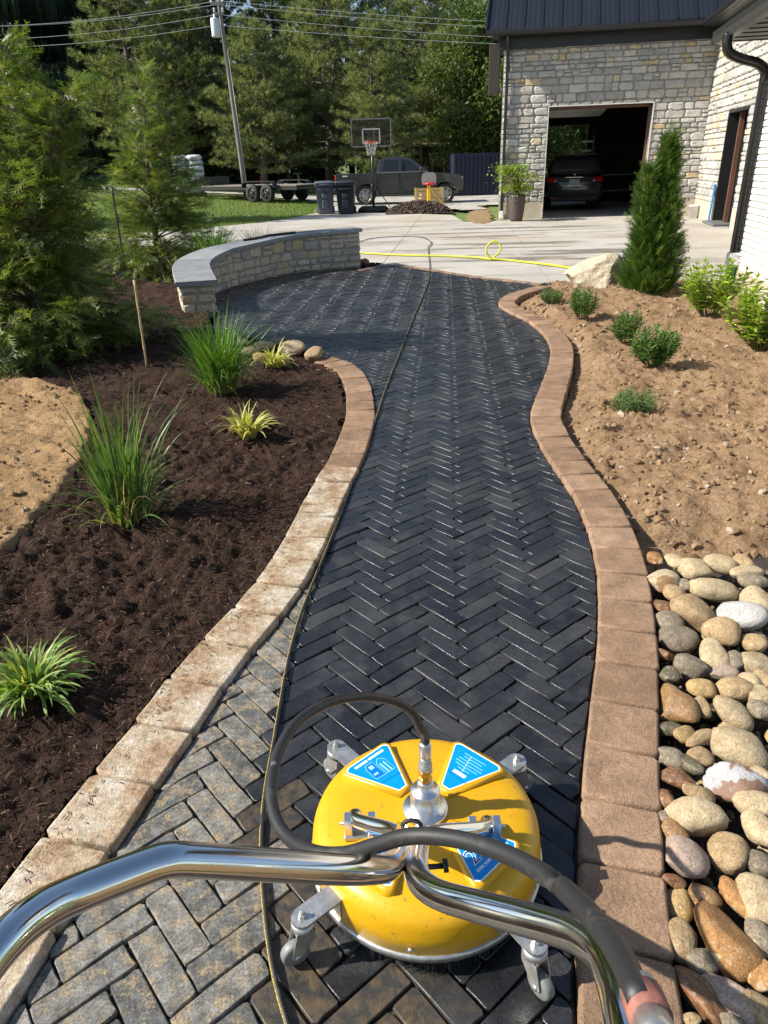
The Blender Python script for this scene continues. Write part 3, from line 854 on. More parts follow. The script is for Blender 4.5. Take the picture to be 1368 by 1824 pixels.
# ================================================================== HOUSE
def HP(s, d, z): return (HC[0] + HT[0] * s + HI[0] * d, HC[1] + HT[1] * s + HI[1] * d, z)
HM = Matrix(((HT[0], HI[0], 0, HC[0]), (HT[1], HI[1], 0, HC[1]), (0, 0, 1, 0), (0, 0, 0, 1)))     # house frame: x along the garage front, y into it
HROT = math.atan2(HT[1], HT[0])
house = thing('house', 'stone and white brick house with dark metal roof and open garage', 'house', (HC[0], HC[1], 0), HROT)
M_mortar = plain('wall_mortar', (0.25, 0.235, 0.215), 0.95, var=0.12, scale=6, bump=0.5, bscale=80)
wall_cols = [(0.0, (0.41, 0.395, 0.37)), (0.22, (0.50, 0.485, 0.45)), (0.45, (0.34, 0.33, 0.31)), (0.62, (0.45, 0.425, 0.38)), (0.915, (0.50, 0.40, 0.24)), (0.96, (0.54, 0.46, 0.32))]
M_wstone = stone_mat('wall_stone', wall_cols, 0.9, 16, 0.9, coords='obj', vscale=7, bdist=0.03)
M_found = plain('foundation_concrete', (0.42, 0.37, 0.29), 0.9, var=0.12, scale=2.5, bump=0.2)
M_black = plain('black_aluminium', (0.013, 0.013, 0.015), 0.38, 0.0, var=0.1, scale=3)
M_roof = plain('blue_black_steel', (0.016, 0.018, 0.026), 0.42, 0.3, var=0.08, scale=2)
M_siding = plain('grey_siding', (0.30, 0.28, 0.26), 0.8, var=0.08, scale=2)
M_dark_in = plain('dark_timber', (0.045, 0.030, 0.022), 0.8, var=0.3, scale=3)  # dark wood of the garage interior
M_jamb = plain('red_brown_timber', (0.12, 0.055, 0.034), 0.6, var=0.2, scale=4)
M_trim = plain('pale_trim', (0.6, 0.58, 0.55), 0.6, var=0.05)

def ashlar(L, z0, z1, holes, hmin=.10, hmax=.215, wmin=.14, wmax=.42, r=None):
    """rectangles of uneven coursed stone: (x0,x1,z0,z1)"""
    r = r or random.Random(3)
    cuts = sorted({z0, z1} | {h[k] for h in holes for k in (2, 3) if z0 < h[k] < z1})
    rows = []
    for a, b in zip(cuts[:-1], cuts[1:]):
        z = a
        while z < b - 1e-6:
            h = r.uniform(hmin, hmax)
            if b - z - h < hmin: h = b - z if b - z < hmax * 1.15 else (b - z) / 2
            rows.append((z, z + h)); z += h
    out = []
    for (a, b) in rows:
        segs = [(0.0, L)]
        for h in holes:
            if h[2] < b - 1e-4 and h[3] > a + 1e-4:
                ns = []
                for (p, q) in segs:
                    if h[0] > p: ns.append((p, min(q, h[0])))
                    if h[1] < q: ns.append((max(p, h[1]), q))
                segs = [s_ for s_ in ns if s_[1] - s_[0] > 0.02]
        for (p, q) in segs:
            x = p
            while x < q - 1e-6:
                w = r.uniform(wmin, wmax) * (0.75 + 0.5 * (b - a) / hmax)
                if q - x - w < wmin: w = q - x if q - x < wmax * 1.2 else (q - x) / 2
                if b - a > 0.15 and r.random() < 0.28 and w < .36:
                    m = a + (b - a) * r.uniform(.38, .62)
                    out += [(x, x + w, a, m), (x, x + w, m, b)]
                else:
                    dz = r.uniform(-.012, .012)
                    out.append((x, x + w, a, b))
                x += w
    return out
def stone_face(x0, x1, z0, z1, gap, proud, back, mapf, r, rough=1.0):
    """one squared rubble stone in wall coordinates; mapf(s,out,z)->xyz"""
    g = gap / 2
    x0 += g * r.uniform(.6, 1.5); x1 -= g * r.uniform(.6, 1.5); z0 += g * r.uniform(.6, 1.5); z1 -= g * r.uniform(.6, 1.5)
    w, h = x1 - x0, z1 - z0
    c = min(w, h) * r.uniform(.10, .30)
    P = [(x0 + c, z0), (x0 + w * r.uniform(.4, .6), z0 + r.uniform(-.004, .006)), (x1 - c, z0), (x1, z0 + c), (x1 + r.uniform(-.005, .003), z0 + h * .5), (x1, z1 - c), (x1 - c, z1), (x0 + w * r.uniform(.4, .6), z1 + r.uniform(-.006, .004)), (x0 + c, z1), (x0, z1 - c), (x0 + r.uniform(-.003, .005), z0 + h * .5), (x0, z0 + c)]
    P = [(a + r.uniform(-1, 1) * .010, b + r.uniform(-1, 1) * .008) for a, b in P]
    n = len(P); cx, cz = (x0 + x1) / 2, (z0 + z1) / 2
    pr = proud * r.uniform(.55, 1.25)
    V = [mapf(a, back, b) for a, b in P] + [mapf(a, pr * .45, b) for a, b in P]
    k = .80
    V += [mapf(cx + (a - cx) * k, pr * r.uniform(.8, 1.25) * rough, cz + (b - cz) * k) for a, b in P]
    V.append(mapf(cx + r.uniform(-.2, .2) * w, pr * r.uniform(.95, 1.35) * rough, cz + r.uniform(-.2, .2) * h))
    Fc = []
    for q in (0, 1):
        for i in range(n):
            j = (i + 1) % n
            Fc.append((q * n + i, q * n + j, (q + 1) * n + j, (q + 1) * n + i))
    for i in range(n): Fc.append((2 * n + i, 2 * n + (i + 1) % n, 3 * n))
    return V, Fc
def stones_on(parent, rects, mapf, gap, proud, mat, limit, r, name='stone', key=None):
    rects = sorted(rects, key=key or (lambda q: -(q[1] - q[0]) * (q[3] - q[2])))
    rest = MB()
    for i, q in enumerate(rects):
        V, Fc = stone_face(*q, gap, proud, -0.03, mapf, r)
        if i < limit:
            mb = MB(); mb.add(V, Fc, 0, False); link(name, mb.mesh(name), parent, mat)
        else: rest.add(V, Fc, r.random(), False)
    if rest.v: tag(rest.build(name + 's_beyond', mat, parent), kind='stuff')

GL, EZ = 5.46, 4.5
DX0, DX1, DZ = 1.28, 4.02, 2.84
# garage front wall
def front_core():
    mb = MB()
    for (a, b, z0, z1) in ((0, DX0, .45, EZ), (DX1, GL, .45, EZ), (DX0, DX1, DZ, EZ)):
        mb.box(((a + b) / 2, .14, (z0 + z1) / 2), (b - a, .28, z1 - z0))
    return mb
gw = front_core().build('garage_wall', M_mortar, house)
rects = ashlar(GL, .45, EZ, [(DX0, DX1, 0, DZ)], r=random.Random(11))
stones_on(gw, rects, lambda s, o_, z: (s, -o_ - .001, z), .020, .034, M_wstone, 290, random.Random(5))
mb = MB()
for (a, b) in ((-.0, DX0 - .01), (DX1 + .01, GL)):
    mb = MB(); mb.box(((a + b) / 2, .13, .2), (b - a, .30, .5)); mb.build('foundation', M_found, house)
# wing wall, coming towards the camera from the inner corner
wl = 9.2; wd0, wd1, wdz = 2.42, 4.3, 2.47
mb = MB()
for (a, b, z0, z1) in ((0, wd0, .45, EZ - .1), (wd1, wl, .45, EZ - .1), (wd0, wd1, wdz, EZ - .1)):
    mb.box((GL + .14, -(a + b) / 2, (z0 + z1) / 2), (.28, b - a, z1 - z0))
ww = mb.build('wing_wall', M_mortar, house)
rects = ashlar(wl, .45, EZ - .1, [(wd0, wd1, 0, wdz)], r=random.Random(21))
rects = [q for q in rects if q[0] < 5.6]
stones_on(ww, rects, lambda s, o_, z: (GL - o_ - .001, -s, z), .020, .034, M_wstone, 12, random.Random(6), key=lambda q: (q[3] > 1.4, q[0]))
mb = MB()
for (a, b) in ((0.02, wd0), (wd1, wl)):
    mb = MB(); mb.box((GL + .13, -(a + b) / 2, .2), (.30, b - a, .5)); mb.build('foundation', M_found, house)
# side entrance: dark recess, timber door post, threshold
mb = MB(); mb.box((GL + .20, -(wd0 + .03), wdz / 2), (.44, .06, wdz)); mb.box((GL + .20, -(wd1 - .03), wdz / 2), (.44, .06, wdz)); mb.box((GL + .20, -(wd0 + wd1) / 2, wdz - .03), (.44, wd1 - wd0 - .12, .06))
dfr = mb.build('door_frame', M_black, house)
mb = MB(); mb.box((GL + .16, -(wd0 + .62), wdz / 2 - .03), (.10, .09, wdz - .08)); mb.build('door_post', M_jamb, house)
mb = MB(); mb.box((GL + .40, -(wd0 + wd1) / 2, wdz / 2 - .03), (.05, wd1 - wd0 - .1, wdz - .08)); dr = mb.build('door', plain('dark_door', (0.012, 0.013, 0.016), 0.4), house)
mb = MB(); mb.box((GL + .365, -(wd0 + .38), 1.0), (.03, .03, .14), bevel=.008); mb.build('handle', plain('brushed_steel', (0.5, 0.5, 0.5), 0.3, 1.0), dr)
mb = MB(); mb.box((GL - .02, -(wd0 + .55), .025), (.42, 1.25, .05), bevel=.01); mb.build('threshold', plain('bluestone_tread', (0.12, 0.13, 0.13), 0.7), house)
# garage door surround
mb = MB(); mb.box((DX0 - .012, .10, DZ / 2), (.024, .30, DZ)); mb.box((DX1 + .012, .10, DZ / 2), (.024, .30, DZ)); mb.box(((DX0 + DX1) / 2, .10, DZ + .012), (DX1 - DX0 + .048, .30, .024))
mb.build('door_surround', M_trim, house)
mb = MB(); mb.box((DX1 - .03, .34, DZ / 2), (.07, .12, DZ - .01)); mb.box(((DX0 + DX1) / 2, .34, DZ - .035), (DX1 - DX0, .12, .06)); mb.build('door_jamb', M_jamb, house)
# garage inside: floor is the drive; walls, ceiling, back wall with its own open doorway
GD = 9.0
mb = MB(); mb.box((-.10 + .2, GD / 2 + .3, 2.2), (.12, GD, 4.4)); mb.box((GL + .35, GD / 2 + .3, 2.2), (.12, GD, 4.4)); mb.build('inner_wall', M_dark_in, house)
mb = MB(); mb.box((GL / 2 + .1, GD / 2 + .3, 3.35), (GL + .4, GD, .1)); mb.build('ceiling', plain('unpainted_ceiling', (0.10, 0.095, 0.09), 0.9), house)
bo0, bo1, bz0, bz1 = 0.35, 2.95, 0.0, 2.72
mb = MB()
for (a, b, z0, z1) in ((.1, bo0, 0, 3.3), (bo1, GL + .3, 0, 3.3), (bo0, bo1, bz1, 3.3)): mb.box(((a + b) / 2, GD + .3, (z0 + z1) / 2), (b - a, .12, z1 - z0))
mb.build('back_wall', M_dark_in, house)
mb = MB(); mb.box((1.75, 2.6, 2.88), (2.5, 4.0, .05), Matrix.Rotation(math.radians(-2), 3, 'X')); mb.build('overhead_door', plain('raised_door_panel', (0.70, 0.69, 0.66), 0.5), house)
mb = MB()
for k in range(6): mb.box((GL - .0 - k * .42 - .2, GD + .18, 1.5), (.05, .10, 3.0))
mb.box((GL - 1.3, GD + .14, 1.9), (2.4, .06, .06)); mb.box((GL - 1.3, GD - .2, .95), (2.3, .6, .05)); mb.build('wall_studs', plain('stud_timber', (0.09, 0.055, 0.035), 0.7), house)
M_bench = plain('steel_bench', (0.10, 0.11, 0.14), 0.35, 0.6)
mb = MB(); mb.box((3.9, 7.4, .98), (1.9, .6, .05), bevel=.008)
for sx in (3.02, 4.78):
    for sy in (7.15, 7.65): mb.box((sx, sy, .48), (.06, .06, .95))
mb.box((3.9, 7.4, .45), (1.7, .5, .04)); 
bench = mb.build('workbench', M_bench, None); bench.matrix_world = HM
tag(bench, 'dark workbench deep inside the open garage', 'workbench')
lad = thing('step_ladder', 'pale step ladder leaning inside the dark garage', 'ladder', HP(2.62, 6.6, 0), HROT)
Ml = plain('worn_aluminium', (0.42, 0.42, 0.42), 0.4, 0.9)
for sx in (0, .42):
    mb = MB(); mb.bar((sx, 0, 0), (sx, .55, 2.3), .035, .07); mb.build('rail', Ml, lad)
for k in range(7):
    mb = MB(); mb.bar((.02, .07 + k * .072, .3 + k * .30), (.40, .07 + k * .072, .3 + k * .30), .03, .05); mb.build('rung', Ml, lad)

# roof of the garage wing: standing-seam panels, each its own piece
EO = 0.46; GO = 0.46; PT = math.tan(math.radians(38))
roof_w = GL + GO + 1.6
mb = MB(); run = 6.0
mb.add([(-GO, -EO + .02, EZ + .12), (GL + 2, -EO + .02, EZ + .12), (GL + 2, run, EZ + .12 + (run + EO) * PT), (-GO, run, EZ + .12 + (run + EO) * PT), (-GO, -EO + .02, EZ + .04), (GL + 2, -EO + .02, EZ + .04), (GL + 2, run, EZ - .1 + (run + EO) * PT), (-GO, run, EZ - .1 + (run + EO) * PT)], [(0, 1, 2, 3), (7, 6, 5, 4), (0, 4, 5, 1), (1, 5, 6, 2), (2, 6, 7, 3), (3, 7, 4, 0)])
roof = mb.build('roof', M_black, house)
pw = 0.475
npan = int((GL + GO + .35) / pw)
for i in range(npan):
    x0 = -GO + i * pw
    mb = MB()
    def rp(x, u, h): return (x, -EO + u * math.cos(math.radians(38)) - h * math.sin(math.radians(38)), EZ + .135 + u * math.sin(math.radians(38)) + h * math.cos(math.radians(38)))
    prof = [(0, 0), (0, .035), (.022, .035), (.022, 0.004)]
    for q in range(7):
        xx = .05 + q * (pw - .08) / 6.0
        prof += [(xx, .004 + (.006 if q % 2 else 0))]
    prof += [(pw - .004, .004)]
    U1 = 7.2
    V = [rp(x0 + a, -.03, h) for a, h in prof] + [rp(x0 + a, U1, h) for a, h in prof]
    m = len(prof)
    mb.add(V, [(k, k + 1, m + k + 1, m + k) for k in range(m - 1)], 0, False)
    link('roof_panel', mb.mesh('roof_panel'), roof, M_roof)
# gutter, fascia and soffit along the garage front
gprof = [(0, 0), (-.09, .0), (-.105, .03), (-.13, .06), (-.13, .12), (-.115, .12), (-.115, .07), (-.02, .03), (-.02, .12), (0, .12)]
mb = MB(); n = len(gprof)
V = [(-GO, -EO + a, EZ + .01 + b) for a, b in gprof] + [(GL + .35, -EO + a, EZ - .03 + b) for a, b in gprof]
mb.add(V, [list(range(n))[::-1], list(range(n, 2 * n))] + [(i, n + i, n + (i + 1) % n, (i + 1) % n) for i in range(n)]); mb.build('gutter', M_black, house)
mb = MB(); mb.box((GL / 2 - GO / 2 + .2, -EO / 2, EZ + .02), (GL + GO + .1, EO - .01, .04)); mb.box((GL / 2 - GO / 2 + .2, -.045, EZ - .14), (GL + GO - .2, .05, .27)); mb.build('soffit', M_black, house)
mb = MB(); mb.box((GL - .05, -EO - .08, EZ + .17), (.22, .14, .16), bevel=.01); mb.build('rain_diverter', M_black, house)
# rake board at the left gable end
mb = MB(); mb.bar((-GO - .02, -EO, EZ + .08), (-GO - .02, run, EZ + .08 + (run + EO) * PT), .04, .26, bevel=.004); mb.build('rake_board', M_black, house)
mb = MB(); mb.box((-GO + .12, 1.6, EZ - .55), (.30, .35, 1.25), bevel=.01); mb.build('fascia_return', plain('dark_brown_fascia', (0.035, 0.026, 0.024), 0.6), house)
# downspout on the garage corner
mb = MB(); mb.box((.10, -.10, 2.32), (.085, .075, 4.2), bevel=.012)
for z in (1.2, 2.5, 3.8): mb.box((.10, -.085, z), (.115, .05, .03))
mb.tube([(.10, -EO - .06, EZ + .02), (.10, -EO - .06, EZ - .10), (.10, -.12, EZ - .25), (.10, -.10, EZ - .40)], .045, 8); dsp = mb.build('downspout', M_black, house)
mb = MB(); mb.box((.10, -.10, .12), (.11, .10, .2), bevel=.01); mb.build('drain_adapter', plain('white_pvc', (0.75, 0.75, 0.73), 0.4), dsp)
# left side wall in grey boards with narrow windows
mb = MB(); mb.box((.06, 4.9, 2.6), (.12, 9.2, 4.3)); sw = mb.build('side_wall', M_siding, house)
for k in range(22):
    mb = MB(); mb.box((-.012, .42 + k * .41, 2.6), (.024, .05, 4.28)); link('batten', mb.mesh('batten'), sw, M_siding)
mb = MB(); mb.box((.04, 4.9, .22), (.10, 9.2, .5)); mb.build('foundation', M_found, house)
for (y, z0, z1) in ((2.1, 1.0, 2.5), (3.0, 1.0, 2.5), (3.9, 1.0, 2.5), (2.4, 3.4, 4.5), (3.3, 3.4, 4.5)):
    mb = MB(); mb.box((-.02, y, (z0 + z1) / 2), (.05, .62, z1 - z0)); w = mb.build('window', M_black, house)
    mb = MB(); mb.box((-.048, y, (z0 + z1) / 2), (.006, .50, z1 - z0 - .12)); mb.build('pane', plain('dark_glass', (0.02, 0.025, 0.03), 0.06), w)
# gutter and soffit of the stone wing, running towards the camera
def long_gutter(x, y0, y1, z, outw):
    mb = MB(); n = len(gprof)
    V = [(x + a * outw, y0, z + b) for a, b in gprof] + [(x + a * outw, y1, z + b) for a, b in gprof]
    return mb.add(V, [list(range(n))[::-1], list(range(n, 2 * n))] + [(i, n + i, n + (i + 1) % n, (i + 1) % n) for i in range(n)])
long_gutter(GL - .42, -EO - .02, -wl, EZ - .06, 1).build('gutter', M_black, house)
mb = MB(); mb.box((GL - .19, -(wl + EO) / 2, EZ - .05), (.46, wl - EO, .04)); mb.box((GL - .03, -(wl) / 2, EZ - .16), (.05, wl - .1, .2)); mb.build('soffit', M_black, house)
mb = MB()
zz = EZ + .08
mb.add([(GL - .46, -EO + .1, zz), (GL - .46, -wl, zz), (GL + 5, -wl, zz + 5.4 * PT), (GL + 5, -EO + .1, zz + 5.4 * PT), (GL - .46, -EO + .1, zz - .06), (GL - .46, -wl, zz - .06), (GL + 5, -wl, zz + 5.4 * PT - .06), (GL + 5, -EO + .1, zz + 5.4 * PT - .06)], [(0, 1, 2, 3), (7, 6, 5, 4), (0, 4, 5, 1), (1, 5, 6, 2), (2, 6, 7, 3), (3, 7, 4, 0)])
mb.build('wing_roof', M_roof, house)

# ---------------------------------------------------------------- white brick wing
bc_l = Vector(((BC - HC) @ HT, (BC - HC) @ HI, 0))
M_wbrick = stone_mat('white_painted_brick', [(0.0, (0.62, 0.605, 0.575)), (0.3, (0.67, 0.655, 0.62)), (0.7, (0.58, 0.565, 0.535))], 0.75, 40, 0.25, vscale=9, bdist=0.004)
M_wmort = plain('white_painted_mortar', (0.52, 0.505, 0.475), 0.9, var=0.06)
bl, bz0_, bz1_ = 7.5, 0.30, 2.66
bx, by = bc_l.x, bc_l.y
mb = MB(); mb.box((bx + .12, by - bl / 2, (bz0_ + bz1_) / 2), (.22, bl, bz1_ - bz0_)); mb.box((bx + 2.2, by - .12, (bz0_ + bz1_) / 2), (3.9, .24, bz1_ - bz0_))
bw = mb.build('brick_wall', M_wmort, house)
mb = MB(); mb.box((bx + .13, by - bl / 2, .12), (.28, bl + .02, .38), bevel=.008); mb.build('foundation', M_found, house)
ch, bwid = 0.0675, 0.205
variants = []
rb = random.Random(9)
for q in range(6):
    mb = MB(); V = []
    w, h = bwid - .011, ch - .011
    mb.box((0, 0, 0), (.05, w + rb.uniform(-.003, .003), h + rb.uniform(-.002, .002)), Matrix.Rotation(rb.uniform(-.012, .012), 3, 'X'), bevel=.005)
    variants.append(mb.mesh('brick'))
nb = 0; rest = MB()
for r_ in range(int((bz1_ - bz0_) / ch)):
    y = by - (.5 if r_ % 2 else 1.0) * bwid / 1.0 + bwid * .5
    while y > by - bl:
        z = bz0_ + (r_ + .5) * ch
        me = variants[rb.randrange(6)]
        if by - y < 1.62 and nb < 300:
            link('brick', me, bw, M_wbrick, (bx + .021 + rb.uniform(-.0015, .0015), y - bwid / 2, z)); nb += 1
        else:
            rest.add([(v.co.x + bx + .021, v.co.y + y - bwid / 2, v.co.z + z) for v in me.vertices], [list(p.vertices) for p in me.polygons], rb.random())
        y -= bwid
tag(rest.build('bricks_beyond', M_wbrick, bw), kind='stuff')
# its eaves: gutter, soffit, downspout with offset bend, pvc boot
bz = bz1_
long_gutter(bx - .42, by + .5, by - bl, bz, 1).build('gutter', plain('charcoal_gutter', (0.022, 0.024, 0.026), 0.32), house)
mb = MB(); mb.box((bx - .19, by + .1 - bl / 2, bz + .03), (.46, bl + .75, .03))
for k in range(26): mb.box((bx - .19, by + .4 - k * .3, bz + .012), (.44, .012, .012))
mb.build('soffit', M_black, house)
mb = MB(); zz = bz + .14
mb.add([(bx - .50, by + .52, zz), (bx - .50, by - bl, zz), (bx + 4, by - bl, zz + 4.5 * .5), (bx + 4, by + .52, zz + 4.5 * .5), (bx - .50, by + .52, zz - .07), (bx - .50, by - bl, zz - .07), (bx + 4, by - bl, zz + 4.5 * .5 - .07), (bx + 4, by + .52, zz + 4.5 * .5 - .07)], [(0, 1, 2, 3), (7, 6, 5, 4), (0, 4, 5, 1), (1, 5, 6, 2), (2, 6, 7, 3), (3, 7, 4, 0)])
mb.build('brick_wing_roof', M_roof, house)
dx, dy = bx - .06, by - .09
mb = MB()
dprof = [(-.04, -.05), (-.028, -.055), (-.02, -.047), (0, -.055), (.02, -.047), (.028, -.055), (.04, -.05), (.045, 0), (.04, .05), (-.04, .05), (-.046, .03), (-.040, .015), (-.046, 0), (-.040, -.015), (-.046, -.03)]
mb.prism([(a, b) for a, b in dprof], .45, bz - .42, Matrix.Translation((dx, dy, 0)), axis='z')
sb = spline([(bx - .50, dy, bz + .02), (bx - .50, dy, bz - .07), (bx - .46, dy, bz - .15), (bx - .33, dy, bz - .21), (bx - .16, dy, bz - .26), (dx - .01, dy, bz - .34), (dx, dy, bz - .46)], 6)
P = [Vector(p) for p in sb]
V = []; nn = 16
for i, p in enumerate(P):
    T_ = (P[min(i + 1, len(P) - 1)] - P[max(0, i - 1)]).normalized(); w = Vector((0, 1, 0)); u = T_.cross(w)
    rr = .045 + (.0035 if i % 2 else 0)
    for k in range(nn):
        a = 2 * math.pi * k / nn; ca_, sa_ = math.cos(a), math.sin(a)
        q = (abs(ca_) ** 4 + abs(sa_) ** 4) ** .25
        V.append(p + u * (ca_ / q * rr) + w * (sa_ / q * (rr + .012)))
mb.add(V, [(i * nn + k, i * nn + (k + 1) % nn, (i + 1) * nn + (k + 1) % nn, (i + 1) * nn + k) for i in range(len(P) - 1) for k in range(nn)], 0, True)
ds2 = mb.build('downspout', plain('gloss_black_spout', (0.012, 0.012, 0.013), 0.22), house)
mb = MB(); mb.box((dx, dy, .40), (.13, .15, .15), bevel=.015); mb.build('drain_adapter', plain('white_pvc', (0.75, 0.75, 0.73), 0.4), ds2)
mb = MB(); mb.lathe([(.052, 0), (.055, .30), (.062, .30), (.062, .345), (.05, .345)], (dx, dy, -.02), 20); mb.build('drain_pipe', plain('teal_pvc', (0.03, 0.32, 0.24), 0.4), ds2)
# ================================================================== CURVED SEAT WALL
WT = 0.40
W_out = offset2d(W_in, -WT)
wl_ = np.concatenate([[0], np.cumsum(np.linalg.norm(np.diff(W_in, axis=0), axis=1))])
WL = wl_[-1]
def wtop(s): return np.interp(s, [0, WL * .18, WL * .45, WL], [0.32, 0.37, 0.46, 0.545])
def wpt(s, t):                            # t 0 inner face .. 1 outer face
    a = np.array([np.interp(s, wl_, W_in[:, k]) for k in (0, 1)]); b = np.array([np.interp(s, wl_, W_out[:, k]) for k in (0, 1)])
    return a + (b - a) * t
seat = thing('seat_wall', 'curved pale stone seat wall with bluestone cap beside the patio', 'wall', (float(wpt(WL / 2, .5)[0]), float(wpt(WL / 2, .5)[1]), 0))
SO = np.array(seat.location[:])
mb = MB(); NS = 40; V = []
for i in range(NS + 1):
    s = WL * i / NS; a = wpt(s, .05); b = wpt(s, .95); z = float(wtop(s)) - .004
    V += [(a[0] - SO[0], a[1] - SO[1], -.05), (a[0] - SO[0], a[1] - SO[1], z), (b[0] - SO[0], b[1] - SO[1], z), (b[0] - SO[0], b[1] - SO[1], -.05)]
Fc = [(4 * i + k, 4 * i + (k + 1) % 4, 4 * i + 4 + (k + 1) % 4, 4 * i + 4 + k) for i in range(NS) for k in range(4)] + [(0, 1, 2, 3), (4 * NS, 4 * NS + 3, 4 * NS + 2, 4 * NS + 1)]
mb.add(V, Fc); core = mb.build('mortar_core', plain('seat_wall_mortar', (0.30, 0.27, 0.225), 0.95, var=.15, scale=9, bump=.5, bscale=70), seat)
M_sstone = stone_mat('seat_wall_stone', [(0.0, (0.44, 0.39, 0.30)), (0.25, (0.52, 0.47, 0.38)), (0.5, (0.37, 0.35, 0.31)), (0.66, (0.48, 0.42, 0.32)), (0.88, (0.50, 0.40, 0.25))], .9, 22, .8, vscale=9, bdist=.02)
rs = random.Random(4)
def seat_stones(side, L, mapf, seed, hmax_f):
    z_top = .56
    rects = ashlar(L, 0.0, z_top, [], .09, .18, .11, .28, random.Random(seed))
    out = []
    for (a, b, z0, z1) in rects:                      # courses follow the sloping cap
        f = hmax_f((a + b) / 2) / z_top
        if f < .8: f = f
        out.append((a, b, z0, z1))
    for q in out:
        zt = hmax_f((q[0] + q[1]) / 2)
        if q[2] > zt - .045: continue
        z1 = min(q[3], zt)
        if zt - q[3] < .045: z1 = zt
        V, Fc = stone_face(q[0], q[1], q[2], z1 - .002, .022, .020, -.03, mapf, rs)
        mb = MB(); mb.add(V, Fc); link('stone', mb.mesh('stone'), seat, M_sstone)
def map_in(s, o_, z):
    p = wpt(s, 0); q = wpt(s, 1); d = (p - q) / np.linalg.norm(p - q); p = p + d * (o_ - .018); return (p[0] - SO[0], p[1] - SO[1], z)
def map_out(s, o_, z):
    p = wpt(s, 1); q = wpt(s, 0); d = (p - q) / np.linalg.norm(p - q); p = p + d * (o_ - .018); return (p[0] - SO[0], p[1] - SO[1], z)
e0, e1 = wpt(0, 0), wpt(0, 1); et = (e1 - e0) / np.linalg.norm(e1 - e0); en = wpt(0, .5) - wpt(.1, .5); en /= np.linalg.norm(en)
f0, f1 = wpt(WL, 0), wpt(WL, 1); ft = (f1 - f0) / np.linalg.norm(f1 - f0); fn = wpt(WL, .5) - wpt(WL - .1, .5); fn /= np.linalg.norm(fn)
def map_e(s, o_, z): p = e0 + et * s + en * (o_ - .004); return (p[0] - SO[0], p[1] - SO[1], z)
def map_f(s, o_, z): p = f0 + ft * s + fn * (o_ - .004); return (p[0] - SO[0], p[1] - SO[1], z)
seat_stones('in', WL, map_in, 31, lambda s: float(wtop(s)))
seat_stones('out', WL, map_out, 37, lambda s: float(wtop(s)))
seat_stones('e', WT, map_e, 41, lambda s: float(wtop(0)))
seat_stones('f', WT, map_f, 43, lambda s: float(wtop(WL)))
M_cap = stone_mat('bluestone_cap', [(0.0, (0.22, 0.235, 0.245)), (0.4, (0.255, 0.265, 0.27)), (0.75, (0.20, 0.215, 0.23))], .62, 50, .25, vscale=5, bdist=.004)
ncap = 7
for k in range(ncap):
    s0, s1 = -.04 + (WL + .08) * k / ncap, -.04 + (WL + .08) * (k + 1) / ncap
    ss = np.linspace(s0 + .002, s1 - .002, 7)
    V = []; m = len(ss)
    def cp(s, t):
        sc = min(max(s, 0), WL); p = wpt(sc, t)
        if s < 0: p = p + en * (-s)
        if s > WL: p = p + fn * (s - WL)
        return p
    sec = [(-.09, .004), (-.095, .03), (-.095, .050), (-.075, .060), (1.075, .060), (1.095, .050), (1.095, .004)]
    for s in ss:
        zt = float(wtop(min(max(s, 0), WL)))
        for (t, h) in sec:
            p = cp(s, t); V.append((p[0] - SO[0], p[1] - SO[1], zt + h))
    q = len(sec)
    Fc = [(i * q + j, i * q + (j + 1) % q, (i + 1) * q + (j + 1) % q, (i + 1) * q + j) for i in range(m - 1) for j in range(q)] + [list(range(q))[::-1], [(m - 1) * q + j for j in range(q)]]
    mb = MB(); mb.add(V, Fc); link('cap_stone', mb.mesh('cap_stone'), seat, M_cap)
# black hose end lying on the cap
hp = [np.append(wpt(WL * a, b), wtop(WL * a) + .060 + c) for a, b, c in ((.60, .75, .016), (.63, .55, .018), (.67, .5, .02), (.70, .62, .018), (.74, .5, .018), (.79, .45, .016))]
mb = MB(); mb.tube(spline(hp, 6), .017, 8)
bh = mb.build('hose_end', plain('black_rubber', (0.012, 0.012, 0.012), 0.55), None); tag(bh, 'short black hose end lying on the bluestone wall cap', 'hose')
# ================================================================== SURFACE CLEANER
MC = np.array([0.075, 1.19, 0.0])
mach = thing('surface_cleaner', 'round yellow pressure surface cleaner on castors with chrome handlebars', 'surface cleaner', tuple(MC))
def yellow():
    t = NT('yellow_plastic'); p = t.pos('obj')
    n = t.noise(p, 9, 5, .65); n2 = t.noise(p, 70, 4, .7)
    c = t.ramp(n, [(0.3, (0.55, 0.29, 0.003)), (0.7, (0.60, 0.33, 0.004))])
    c = t.mix(t.ramp(t.noise(p, 38, 5, .75), [(0.61, 0), (0.67, 0.65)]), c, (0.27, 0.15, 0.03)); c = t.mix(t.ramp(t.noise(p, 16, 6, .78, .6), [(0.54, 0), (0.66, 0.45)]), c, (0.60, 0.33, 0.02)); c = t.mix(t.ramp(t.noise(p, 320, 2, .5), [(0.66, 0), (0.69, 0.8)]), c, (0.10, 0.07, 0.03))
    return t.set(col=c, rough=t.ramp(n2, [(0.3, 0.30), (0.7, 0.42)]), normal=t.bump(n2, .08, .002), spec=.5)
M_yel = yellow()
def chrome_mat():
    t = NT('chromed_tube'); p = t.pos('obj'); n = t.noise(p, 60, 6, .75); n2 = t.noise(p, 14, 4, .6)
    c = t.mix(t.ramp(n, [(0.70, 0), (0.78, 0.6)]), (0.66, 0.655, 0.64), (0.22, 0.18, 0.14))
    return t.set(col=c, metal=1.0, rough=t.ramp(n2, [(0.3, 0.09), (0.7, 0.22)]), normal=t.bump(n, .03, .001))
M_chrome = chrome_mat()
